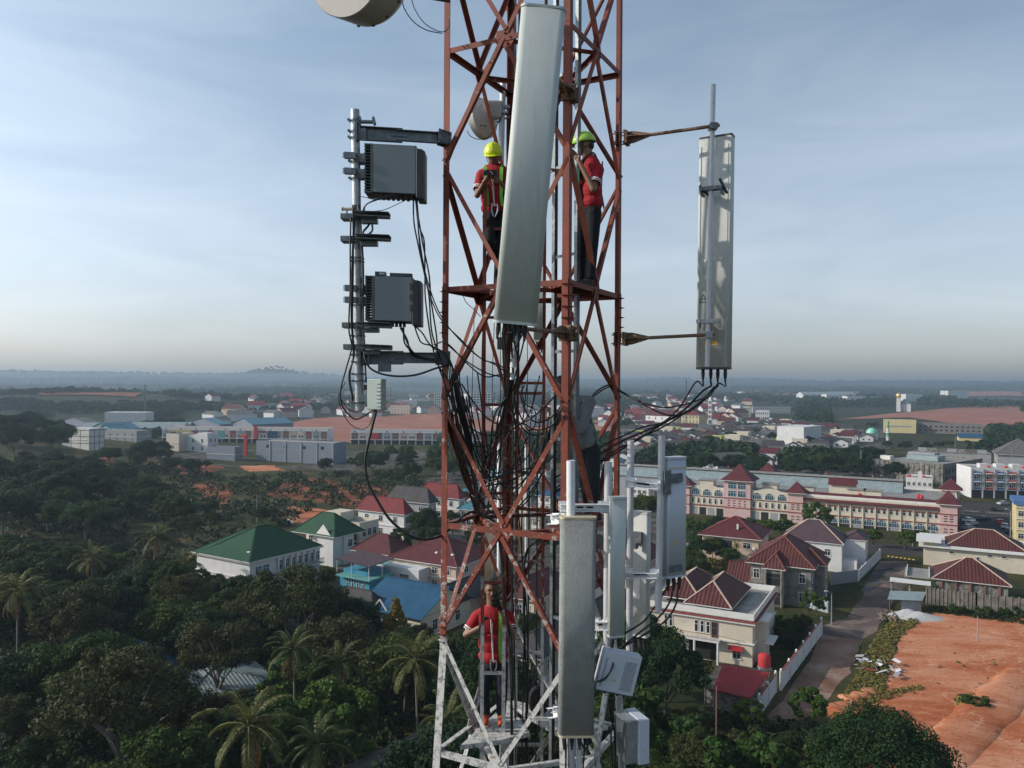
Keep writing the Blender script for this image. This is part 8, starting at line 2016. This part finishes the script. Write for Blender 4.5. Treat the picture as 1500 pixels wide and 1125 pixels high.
def tree_at(k, px, py, h, label, name=None, group=None, cat=None, s=None, sz=1.0):
    """tree whose foot is at the photo pixel of the ground; h = wished height"""
    p = ground_pt(px, py); pr = TPR[k]; base = {'a': 10, 'b': 9.8, 'c': 10.4, 'd': 10.8, 'e': 10.4, 'f': 8, 'g': 6.4, 'm': 10.6, 'y': 8.6, 's': 2.5, 'w': 5.4}[k]
    PLACED.append((p.x, p.y, 4)); return plant(pr, p.x, p.y, h / base, label, group, name, cat, sz=sz)
def top_h(x, y, cap):
    z0 = terrain(x, y); px, py = proj(V(x, y, z0))
    for (a, b), (c, d) in zip(cap[:-1], cap[1:]):
        if a <= px <= c: return H - (b + (d - b) * (px - a) / (c - a) - 562.5) * y / F - z0
    return 99
def zone(P, spacing, mix, hr, label, seed, limit=999, marg=2.5, sz=(.8, 1.05), cap=None):
    rr = random.Random(seed); ks, ws = zip(*mix); n = 0; tries = 0
    Q = [ground_pt(*p) for p in P]; x0, x1, y0, y1 = min(q.x for q in Q), max(q.x for q in Q), min(q.y for q in Q), max(q.y for q in Q); PP = [(q.x, q.y) for q in Q]
    area = (x1 - x0) * (y1 - y0)
    while tries < area / spacing ** 2 * 12 and n < limit:
        tries += 1; x, y = rr.uniform(x0, x1), rr.uniform(y0, y1)
        if not in_poly(x, y, PP) or not clear(x, y, marg): continue
        sp = spacing * rr.uniform(.8, 1.2)
        if any((x - a) ** 2 + (y - b) ** 2 < max(sp, c * .8) ** 2 for a, b, c in PLACED): continue
        k = rr.choices(ks, ws)[0]; h = rr.uniform(*hr)
        if cap:
            t_ = top_h(x, y, cap) / 1.12
            if h > t_: h = t_
            if h < hr[0] * .42: continue
            if k == 'p' and t_ < 13: k = ks[0]
        PLACED.append((x, y, sp))
        if k == 'p': plant(PPR[rr.randrange(3)], x, y, rr.uniform(.85, 1.1), 'coconut palm ' + label, 'coconut palms ' + label)
        elif k == 'x': plant(XPR, x, y, h / 11, 'bare grey branching tree ' + label, 'bare trees ' + label)
        else:
            base = {'a': 10, 'b': 9.8, 'c': 10.4, 'd': 10.8, 'e': 10.4, 'f': 8, 'g': 6.4, 's': 2.5}[k]; nm = {'a': 'round green tree ', 'b': 'broad green tree ', 'c': 'tall narrow green tree ', 'd': 'broad very dark tree ', 'e': 'olive brown open tree ', 'f': 'flat topped dark tree ', 'g': 'small bright green tree ', 's': 'low green shrub '}[k]
            plant(TPR[k], x, y, h / base, nm + label, (nm + label), 'shrub' if k == 's' else None, 'shrub' if k == 's' else None, sz=rr.uniform(*sz))
        n += 1
    return n
q = tree_at('m', 1292, 1205, 9.6, 'large dense dark mango tree at the bottom right beside the orange clay lot', cat='tree')
def palm_at(i, px, pyb, s, label): p = ground_pt(px, pyb); PLACED.append((p.x, p.y, 4)); return plant(PPR[i], p.x, p.y, s, label)
palm_at(0, 612, 1118, 1.05, 'large coconut palm right beside the lower left leg of the tower')
palm_at(1, 500, 1080, .95, 'coconut palm with drooping brownish fronds below the blue house')
palm_at(2, 432, 1100, .9, 'coconut palm just left of the brown frond palm below the green hall')
palm_at(0, 372, 1250, 1.05, 'coconut palm with the widest fronds at the bottom edge, left of centre')
palm_at(1, 448, 1245, .95, 'coconut palm with a yellowing frond at the bottom edge')
palm_at(2, 25, 1010, 1.05, 'coconut palm at the left edge')
palm_at(1, 268, 905, .95, 'coconut palm in front of the left end of the green roofed hall')
palm_at(2, 222, 880, .95, 'coconut palm left of the green roofed hall')
palm_at(0, 135, 900, .9, 'coconut palm standing in the wood at the left, above the olive tree')
palm_at(1, 395, 935, .85, 'coconut palm in front of the corner of the green roofed hall')
palm_at(0, 655, 1190, .8, 'coconut palm whose fronds show through the tower foot')
tree_at('y', 580, 965, 9.0, 'yellow leafed tree in front of the bright blue roof', cat='tree')
tree_at('e', 437, 985, 15.5, 'tall olive tree with pale branching limbs in front of the green hall gallery', cat='tree')
tree_at('e', 180, 1180, 15.5, 'large olive brown tree with spreading limbs at the lower left', cat='tree'); tree_at('e', 318, 1050, 12, 'olive brown tree with a pale trunk left of the coconut palms', cat='tree')
tree_at('x' if False else 'e', 110, 1000, 13, 'thin olive tree behind the left edge palm', cat='tree')
tree_at('d', 975, 1062, 10.0, 'big dark leafy tree in front of the cream white house', cat='tree'); tree_at('b', 935, 1030, 11, 'green tree below the cream panel antenna', cat='tree'); tree_at('g', 1098, 1080, 4.6, 'small pale green tree in front of the white wall', cat='tree')
tree_at('g', 1183, 1068, 5, 'small round bright green tree beside the dirt track', cat='tree'); tree_at('w', 1180, 908, 5.5, 'small cypress shaped garden tree behind the lamp wall', cat='tree'); tree_at('g', 1196, 903, 4.2, 'bright green garden tree beside the unfinished grey house', cat='tree')
tree_at('g', 1196, 785, 9.5, 'light green tree in front of the arcade building', cat='tree'); tree_at('b', 945, 775, 10, 'green tree showing between the antenna poles', cat='tree')
for i, (x, y) in enumerate(((1280, 802), (1325, 806), (1340, 806), (1358, 805), (1015, 790), (1040, 792), (1125, 793), (1148, 790), (1095, 790))): tree_at('g', x, y, 5 if x > 1200 else 6, 'slim young street tree before the arcade building', group='young street trees before the arcade building', cat='tree')
for i, (x, y) in enumerate(((1035, 820), (1048, 823), (1060, 818), (1080, 826), (1022, 822))): p = ground_pt(x, y); plant(PPR[i % 3], p.x, p.y, .38, 'small garden palm below the red roofed terracotta balcony house', 'small garden palms')
for i, (x, y, s_) in enumerate(((1072, 1165, 1.0), (1095, 1160, .9), (1050, 1150, .75), (1120, 1170, .8))): p = ground_pt(x, y); plant(BPR, p.x, p.y, s_ * 1.25, 'broad leafed banana plant at the bottom edge, right of the antennas', 'banana plants at the bottom edge', z=0)
p = ground_pt(141, 1140); plant(copy_tree(BPR), p.x, p.y, 1.2, 'banana plant half hidden in the dark wood at the lower left', z=0)
p = ground_pt(190, 905); plant(XPR, p.x, p.y, 1.0, 'bare grey tree with tangled branches in the wood left of the green hall'); 
for i, (x, y) in enumerate(((1152, 940), (1163, 930), (1172, 922), (1158, 948), (1150, 925))): tree_at('s', x, y, 2.6, 'dark garden shrub inside the lamp topped wall', 'shrub', 'garden shrubs inside the lamp topped wall', 'shrub')
p = ground_pt(1427, 1036); plant(TPR['s'], p.x, p.y, 1.0, 'low dark bush alone on the orange clay', name='shrub', cat='shrub', sz=.6)
MIX = (('a', 4), ('b', 4), ('c', 3), ('d', 3), ('e', 1.6), ('f', 1), ('g', 1), ('p', .9))
n1 = zone([(-20, 1290), (-20, 835), (140, 800), (285, 822), (395, 862), (520, 905), (560, 930), (640, 945), (700, 1010), (760, 1290)], 7.2, MIX, (8.5, 12.5), 'in the dark wood at the lower left', 21, 105, cap=[(-60, 775), (200, 800), (285, 832), (372, 848), (500, 858), (530, 890), (640, 915), (1400, 960)])
n2 = zone([(-20, 835), (-20, 700), (120, 695), (270, 690), (280, 745), (330, 765), (280, 815), (140, 800)], 9.5, (('a', 3), ('c', 3), ('b', 2), ('d', 4), ('e', 1)), (9, 13), 'in the wood at the left edge', 22, 44, cap=[(-60, 660), (150, 664), (200, 688), (270, 720), (340, 765)])
n3 = zone([(860, 1290), (850, 1040), (920, 1030), (1040, 1075), (1120, 1085), (1190, 1060), (1215, 1100), (1215, 1290)], 5.4, (('a', 3), ('b', 2), ('c', 1), ('g', 3), ('s', 3), ('d', 2)), (4.5, 8), 'in the scrub at the foot of the boundary wall', 23, 44, 1.5, cap=[(800, 985), (930, 985), (1035, 1046), (1130, 1060), (1200, 1075), (1220, 1110)])
n4 = zone([(-30, 672), (-30, 640), (60, 628), (135, 640), (85, 665), (80, 690), (20, 700)], 12, (('d', 3), ('b', 2)), (14, 19), 'on the dark ridge at the far left', 24, 22, 1, cap=[(-60, 596), (40, 604), (100, 622), (140, 645)])
n5 = zone([(440, 690), (500, 668), (640, 668), (700, 690), (680, 722), (600, 712), (520, 705), (450, 702)], 10.5, (('a', 3), ('b', 3), ('g', 1), ('c', 1)), (9, 14), 'in the green clump behind the villa row', 25, 24, cap=[(430, 672), (510, 668), (560, 652), (700, 648)])
n6 = zone([(1000, 700), (1000, 682), (1110, 680), (1115, 704)], 9, (('d', 3), ('f', 3)), (9, 12), 'in the dark row behind the long metal shed, left part', 26, 16, 1, cap=[(980, 664), (1000, 660), (1060, 655), (1120, 664)])
n7 = zone([(1150, 710), (1160, 690), (1300, 655), (1290, 680), (1340, 715)], 11, (('d', 3), ('b', 1), ('f', 3)), (9, 12), 'in the dark belt behind the long metal shed, right part', 27, 30, 1, cap=[(1130, 678), (1160, 668), (1250, 648), (1290, 652), (1345, 690)])
n8 = zone([(155, 700), (160, 672), (230, 668), (330, 690), (345, 705), (250, 700)], 10, (('d', 2), ('b', 2), ('c', 1)), (8, 12), 'around the white blocks at the left', 28, 12, 1, cap=[(140, 654), (240, 640), (260, 672), (370, 676)])
n9 = zone([(1290, 668), (1300, 645), (1500, 645), (1500, 660), (1400, 660)], 15, (('d', 1), ('b', 3), ('f', 1)), (8, 12), 'in the green belt below the unfinished grey block', 29, 16, 1, cap=[(1280, 640), (1500, 640)])
n10 = zone([(590, 850), (575, 795), (620, 780), (700, 800), (700, 812)], 5, (('b', 1), ('d', 1), ('c', 1)), (6, 9), 'between the villas by the left tower leg', 30, 8, .5)
n11 = zone([(1000, 862), (1010, 808), (1040, 800), (1100, 800), (1098, 820)], 6.5, (('d', 2), ('b', 1)), (5, 8), 'around the red roofed terracotta balcony house', 31, 10, .8)
n12 = zone([(270, 760), (345, 740), (400, 735), (470, 745), (400, 775), (330, 778)], 9, (('a', 1), ('d', 2), ('c', 1)), (7, 10), 'on the scrub slope above the green roof', 32, 9, cap=[(260, 722), (340, 742), (480, 748)])
n13 = zone([(900, 720), (900, 650), (1000, 640), (1285, 632), (1290, 650), (1100, 660), (1000, 668)], 26, (('d', 2), ('b', 2)), (7, 9), 'scattered in the housing estate', 33, 14, 1)
n14 = zone([(1380, 900), (1362, 898), (1500, 902), (1500, 912)], 3.6, (('s', 1),), (1.4, 2.2), 'along the foot of the long brick wall', 34, 22, .2)
n15 = zone([(700, 880), (660, 740), (900, 720), (960, 860), (880, 1000), (760, 1000)], 9, (('b', 1), ('d', 1), ('g', 1)), (5, 8), 'between the houses behind the tower', 35, 10, .8)
n16 = zone([(-20, 830), (300, 830), (300, 1130), (-20, 1290)], 5, (('s', 1),), (2, 3.4), 'filling gaps in the dark wood', 36, 60, 1)
print('trees', NT[0], (n1, n2, n3, n4, n5, n6, n7, n8, n9, n10, n11, n12, n13, n14, n15, n16))

def mass(name, pts, m, per, size, seed, label):
    rng = np.random.default_rng(seed); C = np.array([p[:3] for p in pts]); rad = np.array([p[3] for p in pts]); sz = np.repeat(rad, per)
    n = len(C) * per; d = rng.normal(size=(n, 3)); d /= np.linalg.norm(d, axis=1)[:, None]; d[:, 2] = np.abs(d[:, 2]) * .9 - .1
    p = np.repeat(C, per, 0) + d * sz[:, None]; nrm = d + rng.normal(size=(n, 3)) * .45; nrm /= np.linalg.norm(nrm, axis=1)[:, None]
    a = np.cross(nrm, rng.normal(size=(n, 3))); a /= np.linalg.norm(a, axis=1)[:, None]; b = np.cross(nrm, a); s = sz[:, None] * size * rng.uniform(.6, 1.4, n)[:, None]
    v = np.stack([p - a * s, p - b * s * .7, p + a * s, p + b * s * .7], 1).reshape(-1, 3)
    o = bpy.data.objects.new(name, np_mesh(name, v, m)); COL.objects.link(o); tag(o, label, kind='stuff'); return o
L_FAR = leaf_mat('far_leaves', [(0.022, 0.040, 0.016), (0.022, 0.040, 0.016)], 0, .02, (.75, 1.3), 0.0, 0.9)
rf = random.Random(3)
KEEP = [(1290, 1452, 612, 641), (1308, 1348, 582, 606), (940, 1165, 594, 632), (565, 735, 570, 612), (72, 208, 606, 648), (265, 435, 604, 628), (1400, 1500, 575, 586), (1215, 1500, 598, 612)]
def scatter(P, n, rad, dmin=0, thr=-.15, ns=1 / 260.0, avoid=True, lift=.6):
    out = []; k = 0
    while len(out) < n and k < n * 30:
        k += 1; x, y = rf.uniform(*P[0]), None
        d = P[1] * (P[2] / P[1]) ** rf.random(); az = math.radians(rf.uniform(*P[0])); x, y = d * math.sin(az), d * math.cos(az)
        if mnoise.noise(V(x * ns, y * ns, 5)) < thr or (avoid and not clear(x, y, 2)): continue
        px, py = proj(V(x, y, terrain(x, y)))
        if y < 640 and (in_poly(px, py, EST) or 225 < px < 650 and 642 < py < 690): continue
        tx, ty = proj(V(x, y, terrain(x, y) + 9))
        if any(a < px < b and ty < d and py > c for a, b, c, d in KEEP): continue
        if 395 < px < 912 and 604 < py < 644 and y < 1300 or (1225 < px and 600 < py < 630 and rf.random() < .93): continue
        if 905 < px < 1180 and 574 < py < 640 and rf.random() < .6: continue
        if 280 < px < 560 and 576 < py < 612 and rf.random() < .5: continue
        r_ = rf.uniform(*rad) * (1 + d / 9000); out.append((x, y, terrain(x, y) + r_ * lift, r_))
    return out
mass('far_woods', scatter(((-36, 36), 420, 1500), 5200, (2.6, 5.2), thr=-.05, ns=1 / 160.0), L_FAR, 30, .30, 1, 'broken dark woods stretching between the settlements')
mass('distant_woods', scatter(((-36, 36), 1400, 5200), 9000, (4, 8), thr=-.18), L_FAR, 13, .45, 2, 'hazy woods covering the far plain')
mass('hill_woods', scatter(((-36, 36), 5000, 8600), 8000, (6, 10), thr=-.6, ns=1 / 900.0), L_FAR, 8, .6, 3, 'blue hazy woods on the hills along the horizon')
def near_scatter(P, n, rad, seed, mg=.3, lift=.3):
    rr = random.Random(seed); Q = [ground_pt(*p) for p in P]; PP = [(q.x, q.y) for q in Q]; out = []; k = 0; x0, x1, y0, y1 = min(a for a, b in PP), max(a for a, b in PP), min(b for a, b in PP), max(b for a, b in PP)
    while len(out) < n and k < n * 20:
        k += 1; x, y = rr.uniform(x0, x1), rr.uniform(y0, y1)
        if in_poly(x, y, PP) and clear(x, y, mg): r_ = rr.uniform(*rad); out.append((x, y, terrain(x, y) + r_ * lift, r_))
    return out
L_SCRUB = leaf_mat('scrub_leaves', [(0.026, 0.044, 0.013), (0.026, 0.044, 0.013)], .15, .06, (.45, 1.7)); L_DRYG = leaf_mat('grass_blades', [(0.19, 0.17, 0.05), (0.19, 0.17, 0.05)], .15, .06, (.5, 1.5))
mass('undergrowth', near_scatter([(-40, 1300), (-40, 835), (140, 800), (290, 822), (400, 862), (520, 905), (640, 945), (760, 1010), (840, 1040), (1040, 1060), (1200, 1060), (1215, 1300)], 3600, (.5, 1.5), 5), L_SCRUB, 34, .26, 5, 'dark undergrowth on the floor of the near wood')
mass('scrub', near_scatter([(-40, 835), (-40, 690), (240, 682), (330, 700), (600, 690), (640, 730), (560, 748), (470, 742), (400, 780), (330, 790), (285, 822), (140, 800)], 1150, (.7, 2.2), 6), L_SCRUB, 26, .28, 6, 'green scrub on the slope above the green roof')
mass('verge_grass', near_scatter([(1318, 898), (1368, 900), (1345, 912), (1318, 935), (1308, 962), (1296, 1010), (1350, 1004), (1352, 1010), (1258, 1036), (1222, 1050), (1228, 1030), (1258, 990), (1270, 955), (1290, 925)], 1100, (.12, .4), 7), L_DRYG, 36, .30, 7, 'yellow green grass along the edge of the clay lot')
mass('lot_grass', near_scatter([(992, 832), (1067, 835), (1080, 815), (1000, 812)], 260, (.2, .5), 8), L_DRYG, 26, .40, 8, 'rough grass in the small walled lot')
mass('wall_weeds', near_scatter([(1368, 890), (1500, 903), (1500, 915), (1372, 898)], 200, (.2, .6), 9), L_SCRUB, 30, .32, 9, 'green weeds at the foot of the long brick wall')
M_STONE = mat('pale_stone', (.45, .22, .14), .9)
rs = random.Random(4); st = []
for p in near_scatter([(1330, 912), (1400, 900), (1500, 912), (1500, 1120), (1330, 1060), (1310, 1010)], 500, (.03, .12), 12, lift=.2): st.append(p)
mass('gravel', st, M_STONE, 10, .5, 12, 'pale pebbles and clods strewn over the orange clay lot')
mass('clay_weeds', near_scatter([(1400, 1022), (1440, 1020), (1450, 1042), (1410, 1045)], 40, (.2, .5), 13) + near_scatter([(1330, 912), (1500, 912), (1500, 1120), (1330, 1060)], 26, (.1, .3), 14), L_DRYG, 24, .4, 13, 'sparse weeds on the orange clay lot')
for pr in list(TPR.values()) + PPR + [BPR, XPR]:
    if pr.name not in usedp:
        for c in KID.get(pr.name, []): bpy.data.objects.remove(c)
        bpy.data.objects.remove(pr)

for o in bpy.data.objects:
    if o.get('label') and len(o['label'].replace('-', ' ').split()) > 16: print('LONG', o.name, len(o['label'].split()), o['label'])
